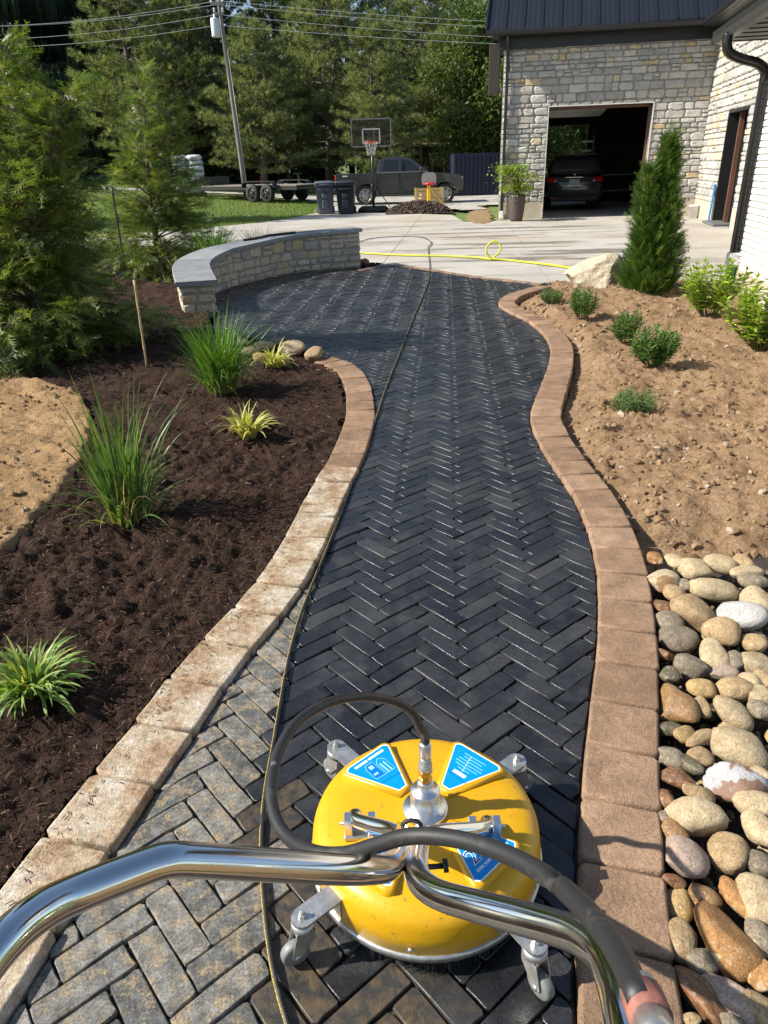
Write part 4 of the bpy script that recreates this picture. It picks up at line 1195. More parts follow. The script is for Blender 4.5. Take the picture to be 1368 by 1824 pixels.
M_galv = plain('galvanised_steel', (0.50, 0.50, 0.48), 0.42, 0.85, var=.25, scale=40, dirt=((.25, .2, .13), 25, .60, .8), bump=.1, bscale=150)
M_alu = plain('machined_aluminium', (0.62, 0.62, 0.62), 0.30, 0.95, var=.06, scale=30)
M_brass = plain('brass', (0.62, 0.40, 0.12), 0.28, 1.0, var=.15, scale=60)
M_rub = plain('hose_rubber', (0.028, 0.028, 0.029), 0.55, 0, var=.35, scale=25, bump=.15, bscale=260, dirt=((.16, .14, .12), 30, .60, .5), bdist=.002)
M_wheel = plain('grey_wheel', (0.17, 0.18, 0.17), 0.55, 0, var=.2, scale=40, dirt=((.14, .11, .05), 30, .55, .6))
M_blk = plain('black_rubber', (0.012, 0.012, 0.012), 0.55)
M_sw = plain('sticker_white', (0.78, 0.80, 0.82), 0.28, 0, var=.03)
M_sb = plain('sticker_blue', (0.0, 0.235, 0.62), 0.26, 0, var=.07, scale=30)
M_sd = plain('sticker_navy', (0.0, 0.075, 0.30), 0.26, 0, var=.04)
mb = MB(); mb.lathe([(0, .179), (.10, .1785), (.19, .175), (.225, .170), (.244, .162), (.256, .150), (.262, .134), (.2655, .105), (.2675, .060), (.258, .056)], n=72); mb.build('deck', M_yel, mach)
mb = MB(); mb.lathe([(.2685, .064), (.2725, .062), (.2725, .048), (.262, .046), (.262, .064)], n=72)
rim = mb.build('rim_band', M_galv, mach)
for a in (-1.75, -.5, .9, 2.2, 3.6):
    mb = MB(); mb.lathe([(.0, .004), (.005, .003), (.006, 0)], n=10, M=Matrix.Rotation(a, 3, 'Z') @ Matrix.Rotation(math.pi / 2, 3, 'Y'), c=(.268 * math.cos(a), .268 * math.sin(a), .080)); mb.build('rivet', M_galv, rim)
n = 1500; a = rng.uniform(0, 2 * np.pi, n); h = rng.uniform(.028, .044, n); lean = rng.normal(0, .12, n)
tv = np.array([[0, -.0016, 0], [0, .0016, 0], [1, 0, 0]]); 
V, T, _ = scatter(tv * [1, 22, 1], [[0, 1, 2]], np.stack([.262 * np.cos(a), .262 * np.sin(a), np.full(n, .052)], 1), frames(np.stack([np.cos(a) * (.2 + lean), np.sin(a) * (.2 + lean), -np.ones(n)], 1), roll=rng.uniform(0, 6, n)), h)
br = link('brush_skirt', fast_mesh('brush_skirt', V, tris=T), mach, M_blk); br['kind'] = 'stuff'
mb = MB(); mb.lathe([(.252, .010), (.257, .055)], n=48); mb.build('skirt_band', M_blk, mach)

def text_mesh(body, size, off=0.0, bold=0.0):
    cu = bpy.data.curves.new('lettering', 'FONT'); cu.body = body; cu.size = size; cu.align_x = 'CENTER'; cu.align_y = 'CENTER'; cu.offset = off
    cu.resolution_u = 3
    o = bpy.data.objects.new('lettering', cu); C.objects.link(o)
    bpy.context.view_layer.update()
    me = bpy.data.meshes.new_from_object(o.evaluated_get(bpy.context.evaluated_depsgraph_get()))
    bpy.data.objects.remove(o); bpy.data.curves.remove(cu)
    return me
def pad_outline(r0, r1, w0, w1, rc, k=5):
    """trapezoid, wide end bowed and rounded; x radial, y tangential"""
    pts = [(r0, w0), (r0, -w0)]
    for sgn in (-1, 1):
        c = (r1 - rc, sgn * (w1 - rc))
        an = np.linspace(-1.25, 0, k) if sgn < 0 else np.linspace(0, 1.25, k)
        pts += [(c[0] + rc * math.cos(q), c[1] + rc * math.sin(q)) for q in an]
    return pts
def plate(poly, z0, z1, M=None, shrink=0.0):
    mb = MB(); mb.prism(poly, z0, z1, M, axis='z'); return mb
stick_ang = [math.radians(q) for q in (131, 47, -47, -131)]
PR = pad_outline
for si, an in enumerate(stick_ang):
    Mx = Matrix.Rotation(an, 4, 'Z')
    mb = MB(); o1 = PR(.066, .222, .021, .079, .022); o2 = PR(.073, .215, .014, .071, .018); m = len(o1)
    V = [(x, y, .168) for x, y in o1] + [(x, y, .1845) for x, y in o1] + [(x, y, .1885) for x, y in o2]
    mb.add([Mx @ Vector(p) for p in V], [(q * m + i, q * m + (i + 1) % m, (q + 1) * m + (i + 1) % m, (q + 1) * m + i) for q in (0, 1) for i in range(m)] + [[2 * m + i for i in range(m)]], 0, True)
    mb.sm[-1] = False
    mb.build('raised_pad', M_yel, mach)
    MS = Mx @ Matrix.Translation((-.014, 0, -.022)); st = plate(PR(.089, .2275, .0125, .0685, .016), .2105, .2109, MS).build('sticker', M_sw, mach)
    plate(PR(.0915, .2245, .0105, .0655, .014), .2109, .2112, MS).build('blue_field', M_sb, st)
    # text frame: up points to the hub
    TF = MS @ Matrix.Translation((0, 0, .2114)) @ Matrix.Rotation(math.pi / 2, 4, 'Z')
    def put(me, y_r, dx, mat, dz=0.0, rot=0.0, nm='lettering'):
        me.transform(TF @ Matrix.Translation((dx, -y_r, dz)) @ Matrix.Rotation(rot, 4, 'Z'))
        link(nm, me, st, mat)
    def rect(x0, x1, y0, y1, mat, dz=0.0, nm='printed_bar', skew=0.0):
        mb = MB(); mb.prism([(x0, -y0), (x1, -y0 - skew), (x1, -y1 - skew), (x0, -y1)], dz - .00005, dz + .0001, TF, axis='z'); mb.build(nm, mat, st)
    # navy band across the narrow part
    rect(-.030, .030, .128, .1295, M_sd, 0, 'printed_line', .006)
    if si == 0:
        wd = [-.047, -.034, -.022, -.012, -.001, .006, .016, .027, .036, .046]
        for q in range(len(wd) - 1):
            rect(wd[q] + .0006, wd[q + 1] - .0008 - (.003 if q == 4 else 0), .2095, .2165, M_sw)
        # building-shaped emblem: outlined blocks with bars
        def outl(P, mat_o, mat_i, w=.0012):
            mb = MB(); mb.prism(P, .0000, .0002, TF, axis='z'); mb.build('emblem_outline', mat_o, st)
            c = np.mean(P, 0); Q = [tuple(c + (np.array(p) - c) * (1 - w / max(.004, np.linalg.norm(np.array(p) - c)) * 1.3)) for p in P]
            mb = MB(); mb.prism(Q, .0002, .0003, TF, axis='z'); mb.build('emblem_block', mat_i, st)
        Mlb = plain('sticker_pale_blue', (0.30, 0.62, 0.85), .28)
        outl([(-.030, -.148), (-.030, -.190), (-.016, -.202), (-.003, -.190), (-.003, -.148)], Mlb, M_sb)
        outl([(.001, -.148), (.001, -.202), (.022, -.202), (.029, -.190), (.029, -.152)], Mlb, plain('sticker_mid_blue', (0.0, 0.14, 0.52), .28))
        for x in (-.022, -.012): rect(x, x + .0035, .150, .184, Mlb, .0004)
        for (x, y0, y1) in ((.008, .182, .194), (.012, .162, .168)): rect(x, x + .012, y0, y1, Mlb, .0004)
    elif si == 1:
        rect(-.018, .018, .139, .149, M_sw, 0, 'printed_panel')
        put(text_mesh('CAUTION', .0075), .144, 0, M_sd, .0003)
        for q, w in enumerate((.018, .034, .040, .037, .028, .034)): rect(-w, w * .9, .159 + q * .0095, .1604 + q * .0095, plain('sticker_pale_blue', (0.30, 0.62, 0.85), .28), 0, 'printed_line')
        for q in range(6): rect(.002 * q - .002, .002 * q + .0012, .155 + q * .0095, .1575 + q * .0095, M_sw, 0, 'printed_mark')
    elif si == 2:
        put(text_mesh('20', .052, .0012), .178, -.014, M_sw); put(text_mesh('20', .052, -.0006), .178, -.014, M_sd, .0003)
        put(text_mesh('inch', .024, .0012), .180, .040, M_sw); put(text_mesh('inch', .024, -.0004), .180, .040, M_sd, .0003)
        put(text_mesh('STEEL SURFACE CLEANER', .0088, .0003), .207, .004, M_sw)
        mb = MB(); mb.prism([(-.016 + .011 * math.cos(q), -.143 + .011 * math.sin(q)) for q in np.linspace(math.pi / 2, 3 * math.pi / 2, 9)] + [(.040, -.154), (.040, -.132)], 0, .0001, TF, axis='z'); mb.build('printed_panel', M_sw, st)
        for x in (-.020, -.016, -.012): rect(x, x + .0028, .137, .149, M_sd, .0003, 'emblem_bar')
    else:
        rect(-.026, .026, .140, .150, M_sw, 0, 'printed_panel')
        put(text_mesh('OPERATION', .0075), .145, 0, M_sd, .0003)
        for q, w in enumerate((.022, .034, .040, .037, .028)): rect(-w, w * .9, .161 + q * .0095, .1624 + q * .0095, plain('sticker_pale_blue', (0.30, 0.62, 0.85), .28), 0, 'printed_line')
        for q in range(5):
            mb = MB(); mb.prism([(-.034 + .002 * math.cos(t_), -.158 - q * .0095 + .002 * math.sin(t_)) for t_ in np.linspace(0, 2 * math.pi, 9)[:-1]], 0, .0001, TF, axis='z'); mb.build('printed_mark', M_sw, st)
# swivel hub and hose coupling
mb = MB(); mb.lathe([(0, .180), (.052, .180), (.0525, .186), (.050, .189), (.034, .189), (.034, .240), (.031, .245), (.019, .247), (.0185, .268), (.016, .272), (0, .272)], n=40); hub = mb.build('swivel_hub', M_alu, mach)
mb = MB()
for q in range(6):
    an = q * math.pi / 3 + .3; mb.lathe([(0, .006), (.004, .006), (.0045, 0)], n=8, c=(.051 * math.cos(an), .051 * math.sin(an), .209))
mb = MB(); mb.lathe([(.016, .270), (.016, .281), (.0125, .283), (.0125, .291), (.0165, .293), (.0165, .302), (.012, .304)], n=6, smooth=False); mb.build('hex_coupling', M_brass, hub)
mb = MB(); mb.lathe([(.0135, .303), (.0155, .306), (.0155, .320), (.0135, .322), (.0135, .333), (.0115, .335), (.0115, .345)], n=24); mb.build('quick_connector', M_galv, hub)
mb = MB(); mb.lathe([(.0125, .343), (.0135, .346), (.0135, .378), (.0125, .382)], n=18); mb.build('crimp_sleeve', M_alu, hub)

def DM(px, py, d): return D(px, py, d) - MC
# whip hose: from the coupling up, round to the left and back to the grip on the right
ctop = np.array([0, 0, .372])
hp = [ctop, ctop + (0, .0, .03), D(748, 1296, 1.52) - MC, D(737, 1273, 1.49) - MC, D(716, 1256, 1.455) - MC, D(685, 1245, 1.415) - MC, D(640, 1241, 1.355) - MC, D(585, 1252, 1.285) - MC, D(530, 1286, 1.205) - MC, D(496, 1340, 1.135) - MC, D(483, 1400, 1.07) - MC, D(490, 1455, 1.015) - MC, D(515, 1494, .965) - MC, D(560, 1518, .90) - MC, D(615, 1521, .86) - MC, D(672, 1505, .82) - MC, D(725, 1490, .79) - MC, D(790, 1491, .76) - MC, D(860, 1506, .72) - MC, D(930, 1535, .67) - MC, D(1000, 1580, .61) - MC, D(1060, 1640, .54) - MC, D(1100, 1695, .49) - MC, D(1130, 1755, .45) - MC, D(1145, 1790, .432) - MC]
hs = resample(spline(hp, 8), .012)
def hose_print(name, col, lo=.36):
    t = NT(name); u = t.n('ShaderNodeUVMap').outputs[0]
    s = t.n('ShaderNodeSeparateXYZ'); t.l(u, s.inputs[0])
    mp = t.n('ShaderNodeMapping'); mp.inputs['Scale'].default_value = (210, 30, 1); t.l(u, mp.inputs[0])
    n = t.noise(mp.outputs[0], 1.0, 2, .5)
    mp2 = t.n('ShaderNodeMapping'); mp2.inputs['Scale'].default_value = (14, 0, 1); t.l(u, mp2.inputs[0])
    n2 = t.noise(mp2.outputs[0], 1.0, 1, .5)
    band = t.math('MULTIPLY', t.math('GREATER_THAN', s.outputs[1], .36), t.math('LESS_THAN', s.outputs[1], .49))
    f = t.math('MULTIPLY', t.math('MULTIPLY', band, t.ramp(n, [(0.47, 0), (0.5, 1)])), t.ramp(n2, [(lo, 0), (lo + .03, 1)]))
    p = t.pos('obj'); w = t.noise(p, 30, 5, .7)
    c = t.mix(t.ramp(w, [(0.56, 0), (0.72, 0.5)]), (0.018, 0.018, 0.019), (0.11, 0.10, 0.085))
    return t.set(col=t.mix(f, c, col), rough=.5, normal=t.bump(t.noise(p, 300, 3, .7), .15, .002))
def uv_tube(name, P, r, mat, parent=None, n=12, ref=(0, 0, 1)):
    """hose with lettering coordinates: u metres along, v round, v=.5 faces ref"""
    P = [Vector(p) for p in P]; V = []; L = [0]
    for i in range(1, len(P)): L.append(L[-1] + (P[i] - P[i - 1]).length)
    for i, p in enumerate(P):
        T_ = (P[min(i + 1, len(P) - 1)] - P[max(0, i - 1)]).normalized()
        s = T_.cross(Vector(ref)); s.normalize(); u = s.cross(T_)
        for k in range(n):
            a = 2 * math.pi * k / n
            V.append(p - u * (math.cos(a) * r) + s * (math.sin(a) * r))
    me = bpy.data.meshes.new(name)
    Fc = [(i * n + k, i * n + (k + 1) % n, (i + 1) * n + (k + 1) % n, (i + 1) * n + k) for i in range(len(P) - 1) for k in range(n)]
    nq = len(Fc)
    Fc += [list(range(n))[::-1], [(len(P) - 1) * n + k for k in range(n)]]
    me.from_pydata([tuple(v) for v in V], [], Fc)
    uv = me.uv_layers.new(name='UVMap'); data = []
    for i in range(len(P) - 1):
        for k in range(n): data += [L[i], k / n, L[i], (k + 1) / n, L[i + 1], (k + 1) / n, L[i + 1], k / n]
    data += [0.0] * (4 * n)
    uv.data.foreach_set('uv', data)
    me.polygons.foreach_set('use_smooth', [True] * len(Fc)); me.update()
    return link(name, me, parent, mat)
uv_tube('whip_hose', hs, .0092, hose_print('whip_hose_rubber', (0.3, 0.3, 0.29), .66), mach, 14, ref=(.25, -.75, .5))
# grip fitting at the upper end of the hose
g0, g1, g2 = DM(1138, 1762, .452), DM(1156, 1802, .432), DM(1180, 1880, .40)
mb = MB(); mb.tube([g0, g1], .0125, 12); mb.build('hose_ferrule', plain('worn_blue_grey_steel', (0.40, 0.43, 0.47), .5, .6, var=.3, scale=50), mach)
mb = MB(); mb.tube([g0 + (g1 - g0) * .30, g1 + (g2 - g1) * .2], .0133, 12); mb.build('taped_grip', plain('faded_red_tape', (0.26, 0.10, 0.075), .7, var=.35, scale=60, bump=.3, bscale=120), mach)
mb = MB(); mb.tube([g1 + (g2 - g1) * .2, g2], .0115, 12); mb.build('lance_pipe', M_galv, mach)
# brackets on the deck
for (bx_, by_) in (((-.160), (-.062)), ((.112), (-.082))):
    mb = MB(); mb.box((bx_ + .012 if bx_ > 0 else bx_ + .012, by_, .182), (.074, .034, .012), bevel=.002); br_ = mb.build('bracket', M_galv, mach)
    for sx in (-.026, .026):
        mb = MB(); mb.box((bx_ + .012 + sx, by_, .205), (.018, .026, .060), bevel=.0015); mb.build('bracket_plate', M_alu, br_)
    mb = MB(); mb.tube([(bx_ + .012 - .045, by_, .214), (bx_ + .012 + .045, by_, .214)], .0042, 10); mb.build('hinge_pin', M_galv, br_)
RT = .0165
lb = np.array([-.146, -.02, .225]); rb_ = np.array([.130, -.047, .225])
y_l = spline([DM(633, 1452, 1.60), DM(636, 1461, 1.575), DM(656, 1468, 1.54), DM(695, 1479, 1.48), DM(718, 1492, 1.42)], 8)
y_r = spline([DM(868, 1464, 1.60), DM(865, 1473, 1.575), DM(840, 1478, 1.54), DM(780, 1483, 1.48), DM(750, 1494, 1.42)], 8)
mb = MB(); mb.tube(y_l, RT * 1.0, 16); mb.build('yoke_tube', M_chrome, mach)
mb = MB(); mb.tube(y_r, RT * 1.0, 16); mb.build('yoke_tube', M_chrome, mach)
mb = MB(); mb.tube([DM(733, 1473, 1.42) + np.array([.019 * math.cos(q), .0, .019 * math.sin(q)]) for q in np.linspace(0, 2 * math.pi, 17)[:-1]], .0045, 8, closed=True); mb.build('hose_ring', M_blk, mach)
st_l = [DM(716, 1482, 1.46), DM(714, 1496, 1.30), DM(709, 1518, 1.08), DM(703, 1534, .96), DM(688, 1546, .88), DM(655, 1549, .83), DM(600, 1548, .79), DM(470, 1540, .735), DM(345, 1532, .69), DM(300, 1532, .675), DM(255, 1545, .66), DM(140, 1590, .62), DM(70, 1625, .59), DM(0, 1685, .555), DM(-80, 1790, .52)]
st_r = [DM(750, 1482, 1.46), DM(748, 1500, 1.28), DM(743, 1528, 1.06), DM(741, 1550, .94), DM(752, 1574, .875), DM(785, 1595, .83), DM(850, 1614, .78), DM(940, 1638, .725), DM(1010, 1659, .68), DM(1050, 1680, .65), DM(1080, 1712, .62), DM(1100, 1760, .585), DM(1114, 1815, .55), DM(1130, 1900, .51)]
for P in (st_l, st_r):
    mb = MB(); mb.tube(resample(spline(P, 10), .006), RT, 24); mb.build('handlebar', M_chrome, mach)
mb = MB(); pc = DM(779, 1544, 1.20); mb.tube([pc - np.array([.020, 0, 0]), pc + np.array([.012, 0, .002])], .0045, 10); mb.tube([pc + np.array([.010, 0, .002]), pc + np.array([.018, 0, .003])], .011, 12); mb.build('clamp_knob', M_blk, mach)
# castors
for (qx, qy, dirw) in ((-.221, .262, 2.3), (.249, .193, .5), (-.268, -.219, 3.6), (.199, -.289, -1.0)):
    an = math.atan2(qy, qx); R_ = math.hypot(qx, qy)
    Mr = Matrix.Rotation(an, 4, 'Z')
    mb = MB()
    P = [(.235, -.024), (R_, -.024)] + [(R_ + .024 * math.sin(q), -.024 * math.cos(q)) for q in np.linspace(.2, math.pi - .2, 8)] + [(R_, .024), (.235, .024)]
    mb.prism(P, .122, .129, Mr, axis='z'); mb.prism([(.262, -.0235), (.268, -.0235), (.268, .0235), (.262, .0235)], .075, .122, Mr, axis='z')
    ar = mb.build('castor', M_galv, mach)
    mb = MB(); mb.lathe([(.0085, .129), (.0085, .137), (.0055, .1375), (.0055, .146), (0, .147)], (qx, qy, 0), 6, smooth=False); mb.build('bolt', M_galv, ar)
    mb = MB(); mb.lathe([(.012, .122), (.024, .118), (.026, .108), (.024, .100), (.019, .097)], (qx, qy, 0), 24); mb.build('swivel_race', M_galv, ar)
    ux, uy = math.cos(dirw), math.sin(dirw); wx, wy = qx + ux * .022, qy + uy * .022
    Md = Matrix.Translation((qx, qy, 0)) @ Matrix.Rotation(dirw, 4, 'Z')
    mb = MB()
    for sy in (-.0165, .0145):
        mb.prism([(-.020, .098), (.020, .098), (.036, .036), (.030, .026), (.018, .027), (-.018, .072)], sy, sy + .002, Md)
    mb.prism([(-.020, .098), (.022, .098), (.022, .0955), (-.020, .0955)], -.0165, .0165, Md); mb.build('fork', M_galv, ar)
    Mw = Md @ Matrix.Translation((.024, 0, .032)) @ Matrix.Rotation(math.pi / 2, 4, 'X')
    mb = MB(); V0 = len(mb.v)
    prof = [(.010, -.0115), (.026, -.0115), (.030, -.009), (.0315, -.004), (.0315, .004), (.030, .009), (.026, .0115), (.010, .0115)]
    mb.lathe(prof, n=28); mb.v = [tuple(Mw @ Vector(p)) for p in mb.v]; wh = mb.build('wheel', M_wheel, ar)
    mb = MB(); mb.lathe([(.0, -.0185), (.006, -.0185), (.006, .0185), (0, .0185)], n=10); mb.v = [tuple(Mw @ Vector(p)) for p in mb.v]; mb.build('axle_bolt', M_galv, ar)

# ================================================================== HOSES ON THE GROUND
hz = resample(spline(HOSE, 10), .02); hz[:, 2] = .009 + np.abs(fbm(hz[:, 0] * 0, hz[:, 1], 6, 2, 3)) * .006
tag(uv_tube('pressure_hose', hz, .0062, hose_print('pressure_hose_rubber', (0.62, 0.44, 0.03)), None, 10, ref=(-.5, -.5, .7)), 'long thin black hose with yellow lettering running down the paver path', 'hose')
dk = spline([G(*p, .01) for p in ((762, 441), (768, 432), (757, 424), (741, 421), (715, 421), (690, 422), (660, 425), (636, 432))], 8)
mb = MB(); mb.tube(dk, .0085, 8); o = mb.build('hose', M_rub, None); tag(o, 'dark hose on the concrete leading behind the seat wall', 'hose')
yh = [G(*p, .014) for p in ((560, 443), (610, 447), (640, 450), (690, 453), (740, 455), (800, 456), (850, 458.5), (868, 461), (884, 462), (890, 459))]
lp = G(884, 462, .014)
yh2 = [lp, lp + (-.10, .04, .03), lp + (-.17, .05, .12), lp + (-.14, .05, .24), lp + (-.03, .04, .29), lp + (.07, .02, .22), lp + (.04, 0, .10), lp + (-.06, -.03, .02)]
yh3 = [G(*p, .014) for p in ((905, 463), (940, 467), (975, 471), (1010, 476), (1060, 484), (1120, 492))]
mb = MB(); mb.tube(resample(spline(yh[:8] + yh2 + yh3, 8), .05), .017, 8)
o = mb.build('garden_hose', plain('lime_hose', (0.50, 0.52, 0.02), .45, var=.08), None); tag(o, 'lime yellow garden hose with a standing loop on the concrete', 'garden hose')
mb = MB(); mb.tube(spline([G(1262, 530, .10), G(1276, 545, .06), G(1281, 560, .04), G(1296, 574, .03), G(1312, 580, .02)], 8), .017, 8)
o = mb.build('garden_hose', MATS['lime_hose'], None); tag(o, 'end of yellow hose in soil between the two leafy shrubs', 'garden hose')
# ================================================================== RIVER ROCKS
M_rockbase = plain('rock_bed_soil', (0.030, 0.022, 0.016), .95, var=.3, scale=20, bump=.6, kind='world')
rp_ = np.vstack([R_out[8:150:4] + (.0, 0), [G(1170, 1003, -.05)[:2], G(1260, 990, -.05)[:2], G(1380, 968, -.05)[:2], (2.4, 2.75), (2.4, -.5)]])
o = field('rock_bed', rp_, 0.05, lambda x, y: -0.085 + .02 * fbm(x, y, 8, 2, 9), M_rockbase); tag(o, kind='structure')
def rock_mat(name, base, c2, wet=0.0, patch=None):
    t = NT(name); p = t.pos('obj'); r = t.rnd()
    n = t.noise(p, 18, 6, .7); n2 = t.noise(p, 130, 4, .7); n3 = t.noise(p, 9, 4, .6, 0)
    n = t.mix(.5, n, t.noise(p, 45, 6, .75)); c = t.ramp(n, [(0.36, c2), (0.52, base), (0.68, [min(1, k * 1.2) for k in base])])
    c = t.mix(t.ramp(n2, [(0.32, .7), (0.42, 0)]), c, [k * .38 for k in base]); c = t.mix(t.ramp(t.noise(p, 75, 5, .75), [(0.56, 0), (0.64, .5)]), c, (0.43, 0.37, 0.28)); c = t.mix(t.ramp(t.noise(p, 11, 5, .7, 1.2), [(0.56, 0), (0.62, .55)]), c, [base[0] * .75, base[1] * .58, base[2] * .42])
    c = t.mix(1.0, c, t.ramp(r, [(0, .82), (1, 1.14)]), 'MULTIPLY')
    c = t.grain(c, p, 240, .62, 1.35, 4)
    rough = .82
    if patch:
        f = t.ramp(n3, [(patch[1], 0), (patch[1] + .03, 1)]); c = t.mix(f, c, patch[0]); rough = t.mix(f, .82, .5)
    if wet: rough = .34
    b = t.bump(n2, .6, .004); b = t.bump(n, .6, .014, b)
    return t.set(col=c, rough=rough, normal=b, spec=.45)
RM = {
 'cream': rock_mat('rock_cream', (0.42, 0.335, 0.205), (0.28, 0.205, 0.115)),
 'tan': rock_mat('rock_tan', (0.33, 0.235, 0.125), (0.20, 0.13, 0.062)),
 'yellow tan': rock_mat('rock_yellow', (0.36, 0.25, 0.105), (0.24, 0.155, 0.06)),
 'orange': rock_mat('rock_orange', (0.34, 0.18, 0.065), (0.21, 0.10, 0.035), 0, ((0.46, 0.34, 0.20), .60)),
 'rust brown': rock_mat('rock_rust', (0.20, 0.098, 0.045), (0.11, 0.055, 0.03), 1),
 'wet brown': rock_mat('rock_wetbrown', (0.30, 0.175, 0.075), (0.20, 0.11, 0.05), 1),
 'grey': rock_mat('rock_grey', (0.215, 0.178, 0.125), (0.115, 0.09, 0.06)),
 'dark olive': rock_mat('rock_olive', (0.115, 0.10, 0.06), (0.065, 0.055, 0.035), 1),
 'white': rock_mat('rock_white', (0.42, 0.41, 0.395), (0.31, 0.30, 0.28)),
 'white and brown': rock_mat('rock_whitebrown', (0.37, 0.37, 0.38), (0.25, 0.245, 0.25), 0, ((0.20, 0.12, 0.08), .49)),
 'tan and brown': rock_mat('rock_twotone', (0.48, 0.39, 0.26), (0.38, 0.29, 0.18), 0, ((0.24, 0.135, 0.06), .53)),
 'pinkish grey': rock_mat('rock_pink', (0.34, 0.26, 0.205), (0.24, 0.17, 0.13)),
}
A7 = [(255,165,55,45,0,'orange'),(370,180,60,60,0,'cream'),(300,305,108,95,-30,'tan and brown'),(490,235,108,60,18,'cream'),(660,200,84,92,60,'cream'),(810,190,66,56,0,'tan'),(840,255,122,42,20,'cream'),(625,370,188,78,0,'cream'),(895,310,84,56,28,'grey'),(365,385,72,62,-35,'tan'),(430,330,42,40,0,'grey'),(290,470,55,52,0,'rust brown'),(500,525,165,105,-45,'tan'),(340,575,98,66,18,'grey'),(680,635,122,100,-45,'tan'),(790,540,155,112,-35,'white'),(915,450,95,112,0,'cream'),(380,675,118,80,18,'grey'),(615,790,98,128,-10,'cream'),(890,720,88,62,0,'tan'),(465,862,118,80,-35,'grey'),(340,925,66,52,0,'dark olive'),(690,910,112,48,0,'pinkish grey'),(550,1005,98,55,5,'yellow tan'),(760,1015,125,70,0,'tan'),(385,1115,132,126,-20,'wet brown'),(550,1130,50,74,0,'tan'),(740,1160,150,80,-28,'cream'),(330,1270,76,47,0,'dark olive'),(440,1312,92,56,38,'yellow tan'),(540,1330,140,44,38,'tan'),(790,1400,190,165,-20,'cream'),(340,1460,120,62,-42,'grey'),(460,1500,118,48,-58,'dark olive'),(540,1455,92,52,-15,'tan'),(390,1598,140,58,-18,'rust brown'),(775,1640,215,140,-18,'white and brown'),(515,1682,104,46,-18,'tan'),(920,850,110,80,0,'cream'),(930,1060,90,70,0,'cream'),(930,1580,70,90,0,'cream'),(290,790,70,40,0,'rust brown'),(760,830,70,70,-40,'grey'),(870,960,80,50,-50,'cream'),(940,950,70,60,0,'tan'),(930,1140,80,60,0,'grey')]
B2 = [(610,230,228,148,-8,'cream'),(1060,150,155,105,10,'cream'),(370,90,80,82,0,'rust brown'),(350,235,55,52,-30,'grey'),(440,385,115,98,0,'wet brown'),(490,555,182,158,-20,'pinkish grey'),(1080,345,128,152,0,'cream'),(860,520,170,150,-30,'tan'),(1080,590,120,95,0,'grey'),(430,735,92,48,-5,'rust brown'),(460,912,108,132,0,'yellow tan'),(650,870,150,112,0,'wet brown'),(925,880,215,92,-52,'orange'),(490,1160,116,138,0,'tan'),(805,1180,290,178,-58,'orange'),(1080,860,170,190,0,'cream'),(1085,1165,112,150,0,'grey'),(660,1350,135,92,0,'grey'),(1095,1430,112,112,-30,'orange'),(630,1600,250,118,-62,'rust brown'),(890,1640,270,125,-32,'pinkish grey'),(555,1795,76,52,0,'tan'),(860,1810,90,50,0,'grey'),(1080,1700,150,100,-20,'tan')]
rocks = []
for (cx, cy, rx, ry, an, col) in A7: rocks.append((1100 + cx * .274, 950 + cy * .274, rx * .274, ry * .274, an, col))
for (cx, cy, rx, ry, an, col) in B2: rocks.append((1100 + cx * .2324, 1400 + cy * .2324, rx * .2324, ry * .2324, an, col))
angular = {'rust brown', 'orange', 'white and brown', 'wet brown', 'pinkish grey'}
rkr = np.random.default_rng(12)
DIRS = rkr.normal(size=(64, 3)); DIRS /= np.linalg.norm(DIRS, axis=1)[:, None]
def rock_mesh(rx, ry, rz, ang, seed, sub=3):
    r = np.random.default_rng(seed); V, Fc = (I3 if sub == 3 else I2)
    V = V.copy()
    d = 1.0
    for k in range(5):
        u = r.normal(size=3); u /= np.linalg.norm(u)
        d = d + (.08 if ang else .06) * np.sin(V @ u * r.uniform(1.5, 3.6) + r.uniform(0, 6))
    V = V * np.asarray(d)[:, None]
    for k in range(r.integers(4, 8) if ang else r.integers(4, 8)):       # broken or flattened faces
        u = r.normal(size=3) * (1, 1, .8); u /= np.linalg.norm(u); h = r.uniform(.58, .82) if ang else r.uniform(.70, .90)
        e = V @ u - h; V = V - np.where(e > 0, e * (.92 if ang else .7), 0)[:, None] * u
    e_ = 2.5
    V = V * (np.maximum(1e-6, (np.abs(V) ** e_).sum(1)) ** (-1 / e_) * np.linalg.norm(V, axis=1))[:, None] ** .55
    for k in range(3):
        u = r.normal(size=3); V = V + V * (.012 * np.sin(V @ u * 9 + r.uniform(0, 6)))[:, None]
    return fast_mesh('river_rock', V * np.array([rx, ry, rz]), tris=Fc, smooth=True)
def place_rock(px, py, rx, ry, an, col, seed, zc=None):
    c = G(px, py, 0.0); dep = float((c - CAMPOS) @ _fw)
    a, b = rx * dep / F_PX, ry * dep / F_PX
    ty = abs(ray(px, py)[2]) / np.linalg.norm(ray(px, py))            # steepness of the view
    big = max(a, b); small = min(a, b); rz = min(small * .95, big * .62)
    stretch = 1.0 / max(.62, (ty * .8 + .28))
    A_ = math.radians(an)
    z = (0.012 - rz * .25 + rkr.normal(0, .006)) if zc is None else zc
    p = G(px, py, z)
    me = rock_mesh(a, b * (stretch if abs(an) < 35 else 1.08), rz, col in angular, seed)
    o = link('river_rock', me, None, RM[col], tuple(p), (rkr.normal(0, .14), rkr.normal(0, .14), A_ - .1))
    return o, col, big, p
placed = [place_rock(*r, seed=100 + i) for i, r in enumerate(rocks)]
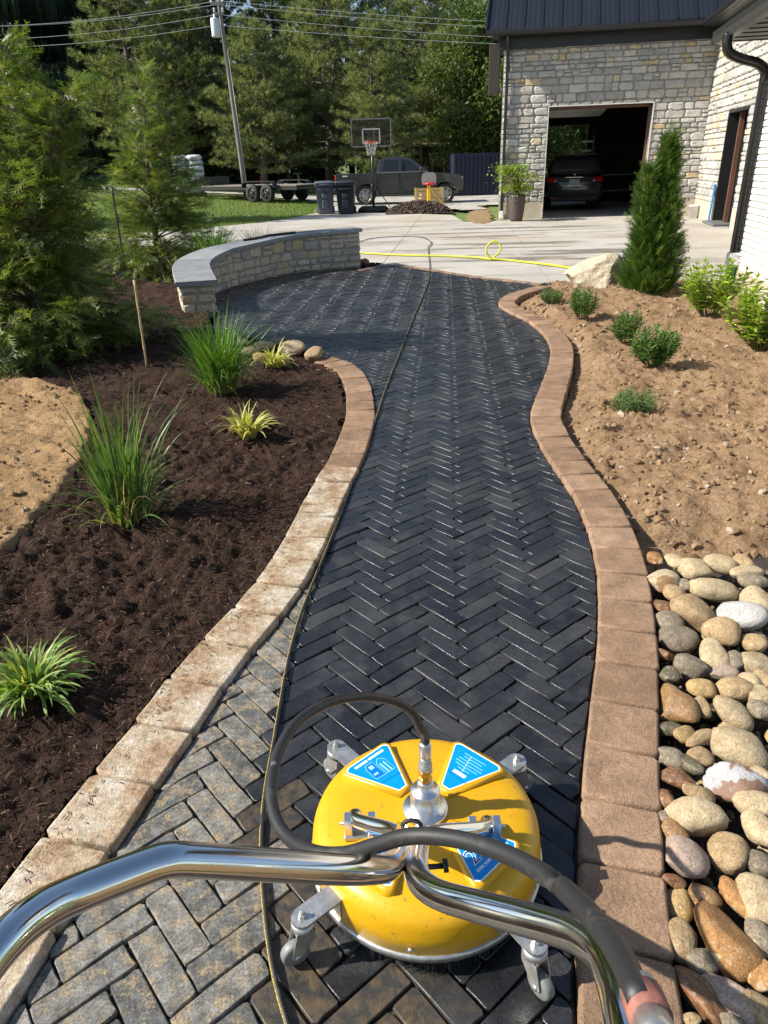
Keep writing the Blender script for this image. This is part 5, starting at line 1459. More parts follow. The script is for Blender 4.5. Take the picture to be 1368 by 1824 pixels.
# smaller stones in the gaps and past the frame's edge
names = ['cream', 'tan', 'grey', 'yellow tan', 'dark olive', 'rust brown', 'cream', 'tan']
k = 0; tries = 0
while k < 120 and tries < 6000:
    tries += 1
    y = rkr.uniform(.75, 2.55); x = np.interp(y, R_out[:, 1], R_out[:, 0]) + rkr.uniform(.04, .75)
    rad = rkr.uniform(.014, .046)
    if any(math.hypot(x - q[3][0], y - q[3][1]) < rad * .75 + q[2] * .34 for q in placed): continue
    col = names[rkr.integers(len(names))]
    me = rock_mesh(rad * rkr.uniform(1, 1.4), rad, rad * .7, col in angular, 500 + k, 2)
    p = np.array([x, y, -.048 + rkr.uniform(-.012, .008)])
    o = link('river_rock', me, None, RM[col], tuple(p), (rkr.normal(0, .3), rkr.normal(0, .3), rkr.uniform(0, 6)))
    placed.append((o, col, rad * 1.2, p)); k += 1
k = 0; tries = 0
while k < 26 and tries < 3000:                          # the bed goes on to the right of the frame
    tries += 1
    y = rkr.uniform(.4, 2.6); x = 1.02 + .30 * y + rkr.uniform(0.0, .5); rad = rkr.uniform(.04, .085)
    if any(math.hypot(x - q[3][0], y - q[3][1]) < rad * .9 + q[2] * .9 for q in placed): continue
    col = names[rkr.integers(3)]
    me = rock_mesh(rad * 1.25, rad, rad * .65, False, 900 + k)
    p = np.array([x, y, -.02]); o = link('river_rock', me, None, RM[col], tuple(p), (0, 0, rkr.uniform(0, 6))); placed.append((o, col, rad * 1.2, p)); k += 1
def proj(p):
    v = np.asarray(p) - CAMPOS; z = v @ _fw
    return 684 + F_PX * (v @ _R) / z, 912 - F_PX * (v @ _U) / z
_un = 'first second third fourth fifth sixth seventh eighth ninth tenth eleventh twelfth thirteenth fourteenth fifteenth sixteenth seventeenth eighteenth nineteenth'.split()
ordw = ['nearest'] + [w + ' nearest' for w in _un[1:]] + [t_ + ('' if not u else '-' + u) + ' nearest' for t_, us in (('twentieth', ['']), ('twenty', _un[:9]), ('thirtieth', ['']), ('thirty', _un[:9])) for u in us]
cls = {}
for o, col, big, p in placed:
    d = p[0] - np.interp(p[1], R_out[:, 1], R_out[:, 0])
    zone = 'beside the edging' if d < .17 else ('in mid rock bed' if proj(p)[0] < 1300 else 'at the right')
    size = 'large' if big > .075 else ('medium' if big > .042 else ('small' if big > .028 else 'tiny'))
    cls.setdefault((size, col, zone), []).append((p[1], o))
for (size, col, zone), L in cls.items():
    L.sort(key=lambda e: e[0])
    for i, (_, o) in enumerate(L):
        lab = f'{size} {col} river rock {zone}' if len(L) == 1 else f'{size} {col} river rock {zone}, {ordw[i]} of its kind'
        tag(o, lab, 'rock', 'river rocks beside the path')
n = 3000; yy = rkr.uniform(.6, 2.6, n); xx = np.interp(yy, R_out[:, 1], R_out[:, 0]) + rkr.uniform(0, .85, n)
kk = inpoly(xx, yy, rp_); xx, yy = xx[kk], yy[kk]; n = len(xx)
Vg, Tg, Rg = scatter(I1[0] * [1, .8, .6], I1[1], np.stack([xx, yy, -.083 + rkr.uniform(0, .02, n)], 1), rand_rots(n, rkr), .004 + .011 * rkr.random(n) ** 2)
me = fast_mesh('pea_gravel', Vg, tris=Tg, smooth=True); set_attr(me, 'rnd', Rg)
tag(link('pea_gravel', me, None, clod_mat('gravel_grain', [(0.0, (0.10, 0.08, 0.06)), (0.6, (0.24, 0.19, 0.13)), (1.0, (0.40, 0.34, 0.26))])), 'fine grit between the river rocks', 'gravel', kind='stuff')
# stones at the end of the seat wall
for i, (px, py, rx, ry, an, col, lab) in enumerate([(559, 631, 17, 15, 0, 'tan', 'rounded tan stone at the far end of the pale edging'), (520, 622, 24, 14, -30, 'cream', 'long cream stone leaning against the rounded tan stone'), (494, 610, 14, 9, 0, 'grey', 'grey stone at the back of the pile near the seat wall'), (470, 618, 20, 12, 10, 'cream', 'cream stone behind the yellow tuft near seat wall'), (445, 628, 16, 11, 0, 'tan', 'tan stone half hidden by the ornamental grass near seat wall'), (463, 636, 13, 10, 0, 'yellow tan', 'small yellowish stone left of the yellow tuft'), (430, 612, 14, 10, 0, 'cream', 'cream stone seen through the ornamental grass blades'), (329, 588, 10, 11, 0, 'dark olive', 'dark stone at the foot of the seat wall end'), (510, 640, 10, 7, 0, 'tan', 'small tan stone in front of the long cream stone')]):
    o, *_ = place_rock(px, py, rx, ry, an, col, 700 + i, zc=.055)
    tag(o, lab, 'rock', 'stones at the end of the seat wall')
# pale boulder by the arborvitae
bp = G(1062, 519, 0.0)
V, Fc = I3; V = V.copy(); r = np.random.default_rng(5)
for k in range(16):
    u = r.normal(size=3) * (1, 1, .9); u /= np.linalg.norm(u); h = r.uniform(.6, .86); e = V @ u - h; V = V - np.where(e > 0, e * .96, 0)[:, None] * u
bm = bmesh.new(); vs = [bm.verts.new(p) for p in V]; [bm.faces.new([vs[i] for i in f]) for f in Fc]
bmesh.ops.subdivide_edges(bm, edges=bm.edges, cuts=1, use_grid_fill=True)
for v in bm.verts:
    c = np.array(v.co[:]); s = 0
    for q, (fr, am) in enumerate(((5, .05), (11, .03), (23, .014))): s += am * (math.sin(c[0] * fr + q * 2 + c[2] * fr * .7) * math.sin(c[1] * fr * 1.1 + q) + vnoise(np.array(c[0] * fr + c[2] * 3), np.array(c[1] * fr - c[2] * fr), 7 + q) * 1.1)
    v.co = v.co * (1 + float(s))
    v.co.z = v.co.z * (1.0 - .30 * max(0, min(1, (v.co.x + .2)))) if v.co.z > 0 else v.co.z
    v.co = Vector((v.co.x * .50, v.co.y * .36, v.co.z * .33))
me = bpy.data.meshes.new('boulder'); bm.to_mesh(me); bm.free()
me.polygons.foreach_set('use_smooth', [False] * len(me.polygons))
o = link('boulder', me, None, stone_mat('pale_limestone', [(0.0, (0.46, 0.395, 0.29)), (1.0, (0.46, 0.395, 0.29))], .9, 14, 1.0, vscale=6, bdist=.03), (bp[0] + .10, bp[1] + .28, .12), (0.05, 0.05, math.pi - .15))
tag(o, 'rough pale limestone boulder between the edging and the columnar evergreen', 'boulder')
# ================================================================== PLANTS
prg = np.random.default_rng(21)
def ribbons(n, base_r, len_r, wid, th0, curv, seg=6, r=prg, up_bias=0.0, tip=.0, az=None):
    """arching grass blades -> V, quads, rnd, t"""
    az = r.uniform(0, 2 * np.pi, n) if az is None else az
    L = r.uniform(*len_r, n); w = r.uniform(*wid, n)
    rad = base_r * np.sqrt(r.random(n)); ba = az + r.normal(0, .9, n)
    bx, by = rad * np.cos(ba), rad * np.sin(ba)
    t0 = np.abs(r.normal(th0[0], th0[1], n)); k = np.abs(r.normal(curv[0], curv[1], n))
    P = np.zeros((n, seg + 1, 3)); P[:, 0, 0] = bx; P[:, 0, 1] = by
    tw = r.normal(0, .5, n)
    for s in range(seg):
        th = t0 + k * ((s + .5) / seg) ** 1.6; st = L / seg
        P[:, s + 1, 0] = P[:, s, 0] + np.sin(th) * np.cos(az) * st
        P[:, s + 1, 1] = P[:, s, 1] + np.sin(th) * np.sin(az) * st
        P[:, s + 1, 2] = np.maximum(P[:, s, 2] + np.cos(th) * st, .004)
        az = az + r.normal(0, .05, n)
    sd = np.stack([-np.sin(az + tw), np.cos(az + tw), np.zeros(n)], 1)
    t = np.linspace(0, 1, seg + 1)
    prof = np.clip(np.minimum(.45 + t * 2.2, (1 - t) * 1.9 + tip), 0.02, 1)
    A = P + sd[:, None] * (w[:, None] * prof[None])[..., None] * .5
    B = P - sd[:, None] * (w[:, None] * prof[None])[..., None] * .5
    A[:, :, 2] += (w[:, None] * prof[None]) * .18
    V = np.stack([A, B], 2).reshape(n, -1, 3)
    q = np.array([[2 * s, 2 * s + 1, 2 * s + 3, 2 * s + 2] for s in range(seg)])
    Q = q[None] + (np.arange(n) * 2 * (seg + 1))[:, None, None]
    tt = np.repeat(np.tile(t, (n, 1)), 2, axis=1)
    return V.reshape(-1, 3), Q.reshape(-1, 4), np.repeat(r.random(n), seg), tt.reshape(-1)
def blade_mat(name, c1, c2, base, edge=None, trans=.35):
    t = NT(name); r = t.rnd(); h = t.attr('along')
    c = t.ramp(r, [(0.0, c1), (0.85, c2), (0.95, (c2[0] * 1.5, c2[1] * 1.2, c2[2] * 1.2))])
    c = t.mix(t.ramp(h, [(0.04, 1), (0.30, 0)]), c, base)
    if edge: c = t.mix(t.ramp(t.noise(t.pos('obj'), 90, 2, .5), [(0.5, 0), (0.56, .8)]), c, edge)
    t.set(col=c, rough=.42, spec=.35)
    tr = t.n('ShaderNodeBsdfTranslucent'); t.l(t.mix(1.0, c, (1.2, 1.2, .5), 'MULTIPLY'), tr.inputs[0])
    mx = t.n('ShaderNodeMixShader'); mx.inputs[0].default_value = trans
    t.l(t.b.outputs[0], mx.inputs[1]); t.l(tr.outputs[0], mx.inputs[2]); t.l(mx.outputs[0], t.out.inputs[0])
    return t.m
M_grassA = blade_mat('ornamental_grass', (0.055, 0.12, 0.028), (0.13, 0.22, 0.055), (0.30, 0.24, 0.10))
M_grassB = blade_mat('lush_grass', (0.05, 0.13, 0.018), (0.125, 0.25, 0.04), (0.20, 0.22, 0.07))
M_straw = blade_mat('dry_blade', (0.30, 0.23, 0.12), (0.42, 0.34, 0.19), (0.34, 0.25, 0.12))
M_yellow = blade_mat('variegated_leaf', (0.30, 0.34, 0.05), (0.48, 0.48, 0.11), (0.22, 0.26, 0.06), (0.55, 0.52, 0.26))
M_lily = blade_mat('lily_leaf', (0.12, 0.22, 0.04), (0.25, 0.36, 0.09), (0.20, 0.25, 0.08))
def grass_plant(name, label, cat, loc, specs, group=None):
    root = thing(name, label, cat, loc, group=group)
    for pname, mat, args in specs:
        V, Q, R, T = ribbons(**args)
        me = fast_mesh(pname, V, quads=Q, smooth=True); set_attr(me, 'rnd', R); set_attr(me, 'along', T, 'POINT')
        o = link(pname, me, root, mat); o['kind'] = 'stuff'
    return root
def on_mulch(px, py):
    p = G(px, py, .03); p[2] = float(z_mulch(np.array(p[0]), np.array(p[1]))) - .01; return tuple(p)
grass_plant('ornamental_grass', 'tall loose ornamental grass nearest the camera in the dark mulch', 'grass', on_mulch(228, 922), [
    ('blades', M_grassA, dict(n=140, base_r=.085, len_r=(.30, .80), wid=(.006, .014), th0=(.08, .10), curv=(.45, .42), seg=8)),
    ('outer_blades', M_grassA, dict(n=60, base_r=.09, len_r=(.28, .52), wid=(.007, .014), th0=(.35, .25), curv=(1.5, .5), seg=8)),
    ('dry_blades', M_straw, dict(n=90, base_r=.095, len_r=(.10, .42), wid=(.003, .006), th0=(.28, .25), curv=(.8, .6), seg=6))], 'ornamental grasses')
grass_plant('ornamental_grass', 'lush arching ornamental grass beside the end of the seat wall', 'grass', on_mulch(396, 700), [
    ('blades', M_grassB, dict(n=330, base_r=.10, len_r=(.38, .68), wid=(.006, .011), th0=(.22, .14), curv=(.75, .45), seg=8)),
    ('outer_blades', M_grassB, dict(n=110, base_r=.10, len_r=(.30, .52), wid=(.005, .010), th0=(.5, .2), curv=(1.5, .5), seg=8)),
    ('dry_blades', M_straw, dict(n=60, base_r=.10, len_r=(.10, .36), wid=(.003, .006), th0=(.5, .25), curv=(1.0, .6), seg=6))], 'ornamental grasses')
pb = wpt(WL * .56, 2.0)
grass_plant('ornamental_grass', 'taller grass tuft behind the bluestone cap, on the left', 'grass', (pb[0], pb[1], .05), [('blades', M_grassB, dict(n=260, base_r=.12, len_r=(.6, 1.0), wid=(.008, .014), th0=(.22, .15), curv=(.8, .4), seg=7))], 'ornamental grasses')
pb = wpt(WL * .74, 1.9)
grass_plant('ornamental_grass', 'shorter grass tuft behind the bluestone cap, on the right', 'grass', (pb[0], pb[1], .10), [('blades', M_grassA, dict(n=170, base_r=.12, len_r=(.5, .78), wid=(.006, .011), th0=(.35, .2), curv=(.8, .4), seg=7))], 'ornamental grasses')
yl = dict(base_r=.05, wid=(.014, .022), th0=(.35, .22), curv=(1.3, .45), seg=7, tip=.1)
grass_plant('daylily_tuft', 'yellow striped leaf tuft in the middle of the dark mulch', 'plant', on_mulch(442, 778), [('leaves', M_yellow, dict(n=85, len_r=(.13, .27), **yl))], 'yellow leaf tufts')
grass_plant('daylily_tuft', 'yellow leaf tuft next to the stones by the seat wall', 'plant', on_mulch(490, 655), [('leaves', M_yellow, dict(n=75, len_r=(.14, .27), **yl))], 'yellow leaf tufts')
grass_plant('daylily_tuft', 'bright green strappy tuft at the left edge of the mulch', 'plant', on_mulch(62, 1240), [('leaves', M_lily, dict(n=170, base_r=.05, len_r=(.11, .23), wid=(.010, .017), th0=(.32, .25), curv=(1.7, .6), seg=8, tip=.12)), ('inner_leaves', M_yellow, dict(n=14, base_r=.03, len_r=(.14, .22), wid=(.008, .012), th0=(.15, .12), curv=(.7, .3), seg=7))])
# bamboo stake and thin black post
def post(name, label, cat, a, b, r, mat, knots=0):
    root = thing(name, label, cat, tuple(a)); a = np.array(a); b = np.array(b)
    mb = MB(); P = [(b - a) * t for t in np.linspace(0, 1, 13)]
    mb.tube(P, [r * (1 + (.22 if knots and i % 3 == 0 else 0)) for i in range(13)], 8); mb.build('shaft', mat, root)
    return root
sp_ = on_mulch(262, 655); tp = AY(239, 499, sp_[1] - .02)
stake = post('bamboo_stake', 'thin leaning bamboo stake in the mulch left of the grass', 'stake', sp_, tp, .0095, plain('bamboo', (0.42, 0.30, 0.16), .6, var=.25, scale=30), 1)
bp_ = AY(213, 425, 11.5); tp = AY(199, 333, 11.5); bp_[2] = .05
post('steel_post', 'slim black metal post standing between the two feathery evergreens', 'post', bp_, tp, .014, M_black)

# ---------------------------------------------------------------- leafy shrubs
LEAF = (np.array([[0, 0, 0], [.33, .0, -.02], [.68, 0, -.03], [1, 0, -.10], [.30, .20, .05], [.30, -.20, .05], [.66, .17, .02], [.66, -.17, .02]]), np.array([[0, 1, 4], [0, 5, 1], [1, 2, 6], [1, 6, 4], [1, 7, 2], [1, 5, 7], [2, 3, 6], [2, 7, 3]]))
def leaves_mesh(name, pos, dirs, scale, wid=1.0, r=prg):
    M = frames(dirs, roll=r.normal(0, .35, len(pos)))
    V, T, R = scatter(LEAF[0] * [1, wid, 1], LEAF[1], pos, M, scale)
    me = fast_mesh(name, V, tris=T, smooth=True); set_attr(me, 'rnd', R); return me
M_shrub = leaf_mat('lime_shrub_leaf', (0.15, 0.24, 0.022), (0.33, 0.43, 0.05), .45, .4, 8, kind='obj')
M_peren = leaf_mat('perennial_leaf', (0.05, 0.12, 0.024), (0.13, 0.23, 0.05), .5, .3, 9, kind='obj')
M_peren2 = leaf_mat('grey_perennial_leaf', (0.10, 0.17, 0.06), (0.19, 0.27, 0.10), .6, .3, 9, kind='obj')
M_stem = plain('green_stem', (0.10, 0.13, 0.04), .6)
M_wood = plain('twig_bark', (0.13, 0.09, 0.06), .85, var=.25, scale=40, bump=.3)
def shrub(label, name, cat, loc, H, Rr, nst, nodes, lsize, wid, mat, lean=.55, whorl=3, group=None, r=prg, low=.15):
    root = thing(name, label, cat, loc, group=group)
    ms = MB(); P = []; Dd = []; S = []
    for i in range(nst):
        az = r.uniform(0, 2 * np.pi); ln = lean * math.sqrt(r.random()); h = H * (1 - .35 * ln / lean * r.random()) * r.uniform(.75, 1.06)
        e = np.array([math.cos(az) * Rr * ln / lean, math.sin(az) * Rr * ln / lean, h])
        b = np.array([math.cos(az) * .05, math.sin(az) * .05, 0])
        cv = [b + (e - b) * t + np.array([math.cos(az), math.sin(az), 0]) * (.25 * Rr * math.sin(t * math.pi) * ln) for t in np.linspace(0, 1, 7)]
        ms.tube(cv, [.0045 * (1 - .6 * t) for t in np.linspace(0, 1, 7)], 5)
        cv = np.array(cv)
        for k in range(nodes):
            t = low + (1 - low) * (k + .5) / nodes
            p = np.array([np.interp(t * 6, range(7), cv[:, c]) for c in range(3)])
            a0 = r.uniform(0, 6.28)
            for w in range(whorl):
                a = a0 + w * 2 * np.pi / whorl; el = r.uniform(.0, .7) + .55 * (t > .88)
                P.append(p); Dd.append([math.cos(a) * math.cos(el), math.sin(a) * math.cos(el), math.sin(el)]); S.append(lsize * r.uniform(.65, 1.15) * (1.05 - .35 * (t > .9)))
    ms.build('stems', M_stem, root)['kind'] = 'stuff'
    o = link('leaves', leaves_mesh('leaves', np.array(P), np.array(Dd), np.array(S), wid), root, mat); o['kind'] = 'stuff'
    return root
def on_soil(px, py):
    p = G(px, py, .02); p[2] = float(z_soil(np.array(p[0]), np.array(p[1]))) + .012; return tuple(p)
shrub('leafy lime green shrub just right of the columnar evergreen', 'leafy_shrub', 'shrub', on_soil(1258, 568), .58, .33, 34, 9, .082, 1.0, M_shrub, group='lime green shrubs')
shrub('leafy lime green shrub at the right edge in front of the brick', 'leafy_shrub', 'shrub', on_soil(1352, 622), .62, .34, 38, 10, .082, 1.0, M_shrub, group='lime green shrubs')
shrub('dense dark green perennial nearest the boulder', 'perennial', 'plant', on_soil(1037, 570), .30, .16, 26, 11, .066, .40, M_peren, group='perennials in the bare soil')
shrub('dense round green perennial in the middle of the bare soil', 'perennial', 'plant', on_soil(1115, 610), .27, .16, 26, 11, .062, .40, M_peren, group='perennials in the bare soil')
shrub('largest dark green perennial, with a shadow to its right', 'perennial', 'plant', on_soil(1160, 658), .29, .18, 30, 11, .072, .45, M_peren, group='perennials in the bare soil')
shrub('small grey green perennial alone nearest the camera in the soil', 'perennial', 'plant', on_soil(1127, 728), .17, .13, 46, 9, .045, .30, M_peren2, 1.0, group='perennials in the bare soil')
shrub('small wispy perennial tucked inside the edging bend by the boulder', 'perennial', 'plant', on_soil(981, 543), .16, .13, 40, 8, .050, .25, M_peren2, 1.0, group='perennials in the bare soil')

# ---------------------------------------------------------------- scale-leaf evergreens
def spray_template(n=9, seed=0):
    r = np.random.default_rng(seed); V = []; T = []
    def dia(p, d, L, w):
        d = d / np.linalg.norm(d); s = np.array([-d[1], d[0], 0]) * w; b = len(V)
        V.extend([p + s * .9, p + d * L, p - s * .9]); T.append([b, b + 1, b + 2])
    def bend(x): return np.array([x, .08 * math.sin(x * 2.2 + seed), -.16 * x * x])
    for i in range(n):
        x0 = i / n; p = bend(x0); q = bend((i + 1) / n); dia(p, q - p, 1.3 / n, .016)
        if i == 0: continue
        for sg in (-1, 1):
            L = (.46 - .34 * x0) * r.uniform(.6, 1.25); a = r.uniform(.5, .85) * sg
            d = np.array([math.cos(a), math.sin(a), r.normal(-.1, .12)]); pp = p + (q - p) * r.random()
            dia(pp, d, L, .020)
            for e in range(2):
                f = .25 + .35 * e; s2 = sg if e else -sg
                a2 = a + s2 * r.uniform(.4, .75)
                dia(pp + d * L * f, np.array([math.cos(a2), math.sin(a2), -.1]), L * .36, .015)
    return np.array(V), np.array(T)
SPR = [spray_template(9, s) for s in (1, 2, 3)]
def sprays(name, pos, dirs, scale, r=prg, rollsd=.9):
    Vs = []; Ts = []; Rs = []; off = 0; k = np.arange(len(pos)) % 3
    M = frames(dirs, roll=r.normal(0, rollsd, len(pos)))
    for v in range(3):
        m = k == v
        if not m.any(): continue
        V, T, R = scatter(SPR[v][0], SPR[v][1], pos[m], M[m], scale[m]); Vs.append(V); Ts.append(T + off); off += len(V); Rs.append(R)
    me = fast_mesh(name, np.vstack(Vs), tris=np.vstack(Ts)); set_attr(me, 'rnd', np.concatenate(Rs)); return me
M_thuja = leaf_mat('thuja_spray', (0.08, 0.135, 0.032), (0.25, 0.31, 0.08), .38, .45, 5, kind='obj', tint=((0.28, 0.31, 0.11), .84))
M_thuja2 = leaf_mat('columnar_thuja_spray', (0.036, 0.09, 0.015), (0.12, 0.205, 0.03), .5, .3, 7, kind='obj', tint=((0.13, 0.19, 0.03), .88))
def feathery(label, loc, H, R0, leaders, nb, per, size, seed):
    r = np.random.default_rng(seed)
    root = thing('arborvitae', label, 'tree', loc, group='feathery evergreens')
    tr = MB(); pos = []; dr = []; sc = []
    for (ex, ey, ez, thick) in leaders:
        P = spline([(0, 0, -.1), (ex * .15, ey * .2, ez * .35), (ex * .55, ey * .6, ez * .7), (ex, ey, ez)], 6)
        tr.tube(P, np.linspace(thick, .006, len(P)), 8)
    bt = MB()
    for (li, (ex, ey, ez, thick)) in enumerate(leaders):
        P = spline([(0, 0, 0), (ex * .15, ey * .2, ez * .35), (ex * .55, ey * .6, ez * .7), (ex, ey, ez)], 8)
        n = int(nb * (1.0 if li == 0 else .55))
        for i in range(n):
            f = (.03 if li == 0 else .3) + ((i + r.random()) / n) ** 1.5 * (.97 if li == 0 else .7)
            o = P[min(len(P) - 1, int(f * (len(P) - 1)))]
            hz_ = o[2] / H
            R_ = R0 * (1 - hz_) ** 1.15 * r.uniform(.55, 1.15) * (1.0 + .15 * math.sin(o[2] * 7)) * (1 if li == 0 else .8) + .10
            az = r.uniform(0, 2 * np.pi); rise = .02 + 1.0 * hz_ + r.normal(0, .12)
            d = np.array([math.cos(az), math.sin(az), rise]); d /= np.linalg.norm(d)
            tip = o + d * R_ + np.array([0, 0, -.12 * R_])
            bt.tube([o, o + d * R_ * .5 + (0, 0, .02), tip], [.010 * R_ + .003, .007 * R_ + .002, .002], 4, caps=False)
            m = max(3, int(per * R_ / R0 + 2))
            for q in range(m):
                t = .25 + .75 * (q + r.random()) / m
                p = o + (tip - o) * t + r.normal(0, .03, 3)
                a2 = az + r.normal(0, .75); e2 = rise * .6 + r.normal(.05, .35) - .2 * (1 - hz_)
                pos.append(p); dr.append([math.cos(a2), math.sin(a2), e2]); sc.append(size * r.uniform(.6, 1.25) * (.75 + .35 * (1 - hz_)))
    for i in range(420):
        az = r.uniform(0, 6.283); rr = R0 * math.sqrt(r.random()) * .92; pos.append(np.array([math.cos(az) * rr, math.sin(az) * rr, r.uniform(.02, .55)])); a2 = az + r.normal(0, .6); dr.append([math.cos(a2), math.sin(a2), r.normal(.15, .25)]); sc.append(size * r.uniform(.7, 1.25))
    tr.build('trunk', M_wood, root); bt.build('branches', M_wood, root)['kind'] = 'stuff'
    o = link('crown', sprays('crown', np.array(pos), np.array(dr), np.array(sc), r, .7), root, M_thuja); o['kind'] = 'stuff'
    return root
p1 = G(66, 612, .1); top1 = AY(8, 70, p1[1] + .1); top1b = AY(118, 165, p1[1] - .15)
feathery('large feathery evergreen at the left edge with bare leaders', (p1[0], p1[1], .08), top1[2], .98, [(top1[0] - p1[0], .1, top1[2] - .08, .035), (top1b[0] - p1[0], -.15, top1b[2] - .08, .02)], 290, 24, .225, 3)
p2 = G(283, 478, .1); top2 = AY(222, 118, p2[1])
feathery('smaller feathery evergreen standing behind the curved seat wall', (p2[0], p2[1], .05), top2[2], 1.18, [(top2[0] - p2[0] + .25, 0, top2[2] - .05, .04), (.55, .1, 2.3, .02)], 210, 19, .25, 8)
# columnar arborvitae on the right
def columnar(label, loc, tops, seed):
    r = np.random.default_rng(seed); root = thing('columnar_arborvitae', label, 'tree', loc)
    pos = []; dr = []; sc = []; tr = MB()
    for (ox, oy, H, R0, n) in tops:
        tr.tube([(ox * .5, oy * .5, -.05), (ox * .8, oy, H * .5), (ox, oy, H * .96)], [.03, .018, .004], 8)
        for i in range(n):
            f = r.random() ** 1.15; z = f * H
            prof = min(1, (f + .06) / .16) ** .5 * (1 - f ** 1.15) ** 1.0
            R_ = R0 * prof * r.uniform(.55, 1.05)
            az = r.uniform(0, 2 * np.pi)
            lump = 1 + .16 * math.sin(az * 3 + z * 5) + .10 * math.sin(az * 7 - z * 9)
            p = np.array([ox * min(1, f * 1.6) + math.cos(az) * R_ * lump, oy + math.sin(az) * R_ * lump, z])
            pos.append(p); a2 = az + r.normal(0, .5); dr.append([math.cos(a2) * .75, math.sin(a2) * .75, r.uniform(.4, 1.5)]); sc.append(.15 * r.uniform(.6, 1.25))
    tr.build('trunk', M_wood, root)
    o = link('crown', sprays('crown', np.array(pos), np.array(dr), np.array(sc), r, 1.3), root, M_thuja2); o['kind'] = 'stuff'
pc = G(1166, 531, 0.0); Ht = AY(1186, 246, pc[1])[2]; Hs = AY(1148, 292, pc[1])[2]
columnar('tight columnar evergreen with two tips beside the pale boulder', (pc[0], pc[1] + .28, -.01), [(.05, 0, Ht - .04, .315, 3000), (-.17, -.05, Hs - .06, .19, 1200), (.10, .1, Ht * .55, .28, 700), (.05, 0, Ht + .10, .085, 260)], 5)
# ================================================================== BACKGROUND TREES
trg = np.random.default_rng(33)
TUFT = []
for s in range(3):
    r = np.random.default_rng(s); V = []; T = []
    for k in range(10):
        a = r.uniform(0, 6.283); sp = r.uniform(.15, .95)
        d = np.array([math.cos(sp), math.sin(sp) * math.cos(a), math.sin(sp) * math.sin(a)]); u = np.cross(d, r.normal(size=3)); u /= np.linalg.norm(u)
        b = len(V); V += [u * .05, -u * .05, d * r.uniform(.75, 1.1)]; T.append([b, b + 1, b + 2])
    TUFT.append((np.array(V), np.array(T)))
HANG = []
for s in range(3):
    r = np.random.default_rng(10 + s); V = []; T = []
    for k in range(9):
        x = r.uniform(-.1, .5); y = r.normal(0, .16); L = r.uniform(.5, 1.1); b = len(V); w = r.uniform(.03, .06)
        a = r.uniform(0, 3.14); u = np.array([math.cos(a), math.sin(a), 0]) * w
        V += [np.array([x, y, .05]) + u, np.array([x, y, .05]) - u, np.array([x + r.normal(.05, .08), y + r.normal(0, .06), -L])]; T.append([b, b + 1, b + 2])
    HANG.append((np.array(V), np.array(T)))
LTUFT = []
for s in range(3):
    r = np.random.default_rng(20 + s); V = []; T = []
    for k in range(9):
        c = r.normal(0, .42, 3); M = rand_rots(1, r)[0]; b = len(V)
        q = np.array([[0, 0, 0], [.5, .22, .03], [1, 0, 0], [.5, -.22, .03]]) * .34
        V += list(q @ M.T + c); T += [[b, b + 1, b + 2], [b, b + 2, b + 3]]
    LTUFT.append((np.array(V), np.array(T)))
def foliage(name, tmpl, pos, M, sc, mat):
    Vs = []; Ts = []; Rs = []; off = 0; k = np.arange(len(pos)) % 3
    for v in range(3):
        m = k == v; V, T, R = scatter(tmpl[v][0], tmpl[v][1], pos[m], M[m], sc[m]); Vs.append(V); Ts.append(T + off); off += len(V); Rs.append(R)
    me = fast_mesh(name, np.vstack(Vs), tris=np.vstack(Ts)); set_attr(me, 'rnd', np.concatenate(Rs)); me.materials.append(mat)
    return me
M_bark = plain('pine_bark', (0.115, 0.095, 0.08), .95, var=.35, scale=5, bump=.8, bscale=14, bdist=.05)
M_bark2 = plain('dark_bark', (0.05, 0.04, 0.034), .95, var=.35, scale=5, bump=.8, bscale=14, bdist=.05)
M_pine = leaf_mat('pine_needles', (0.115, 0.15, 0.065), (0.28, 0.31, 0.15), .5, .45, .55, kind='obj')
M_pine_d = leaf_mat('dark_pine_needles', (0.05, 0.08, 0.035), (0.14, 0.175, 0.075), .5, .4, .5, kind='obj')
M_spruce = leaf_mat('spruce_needles', (0.014, 0.030, 0.016), (0.034, 0.055, 0.026), .55, .15, .6, kind='obj')
M_decid = leaf_mat('broad_leaf', (0.055, 0.095, 0.022), (0.14, 0.19, 0.05), .5, .4, .6, kind='obj')
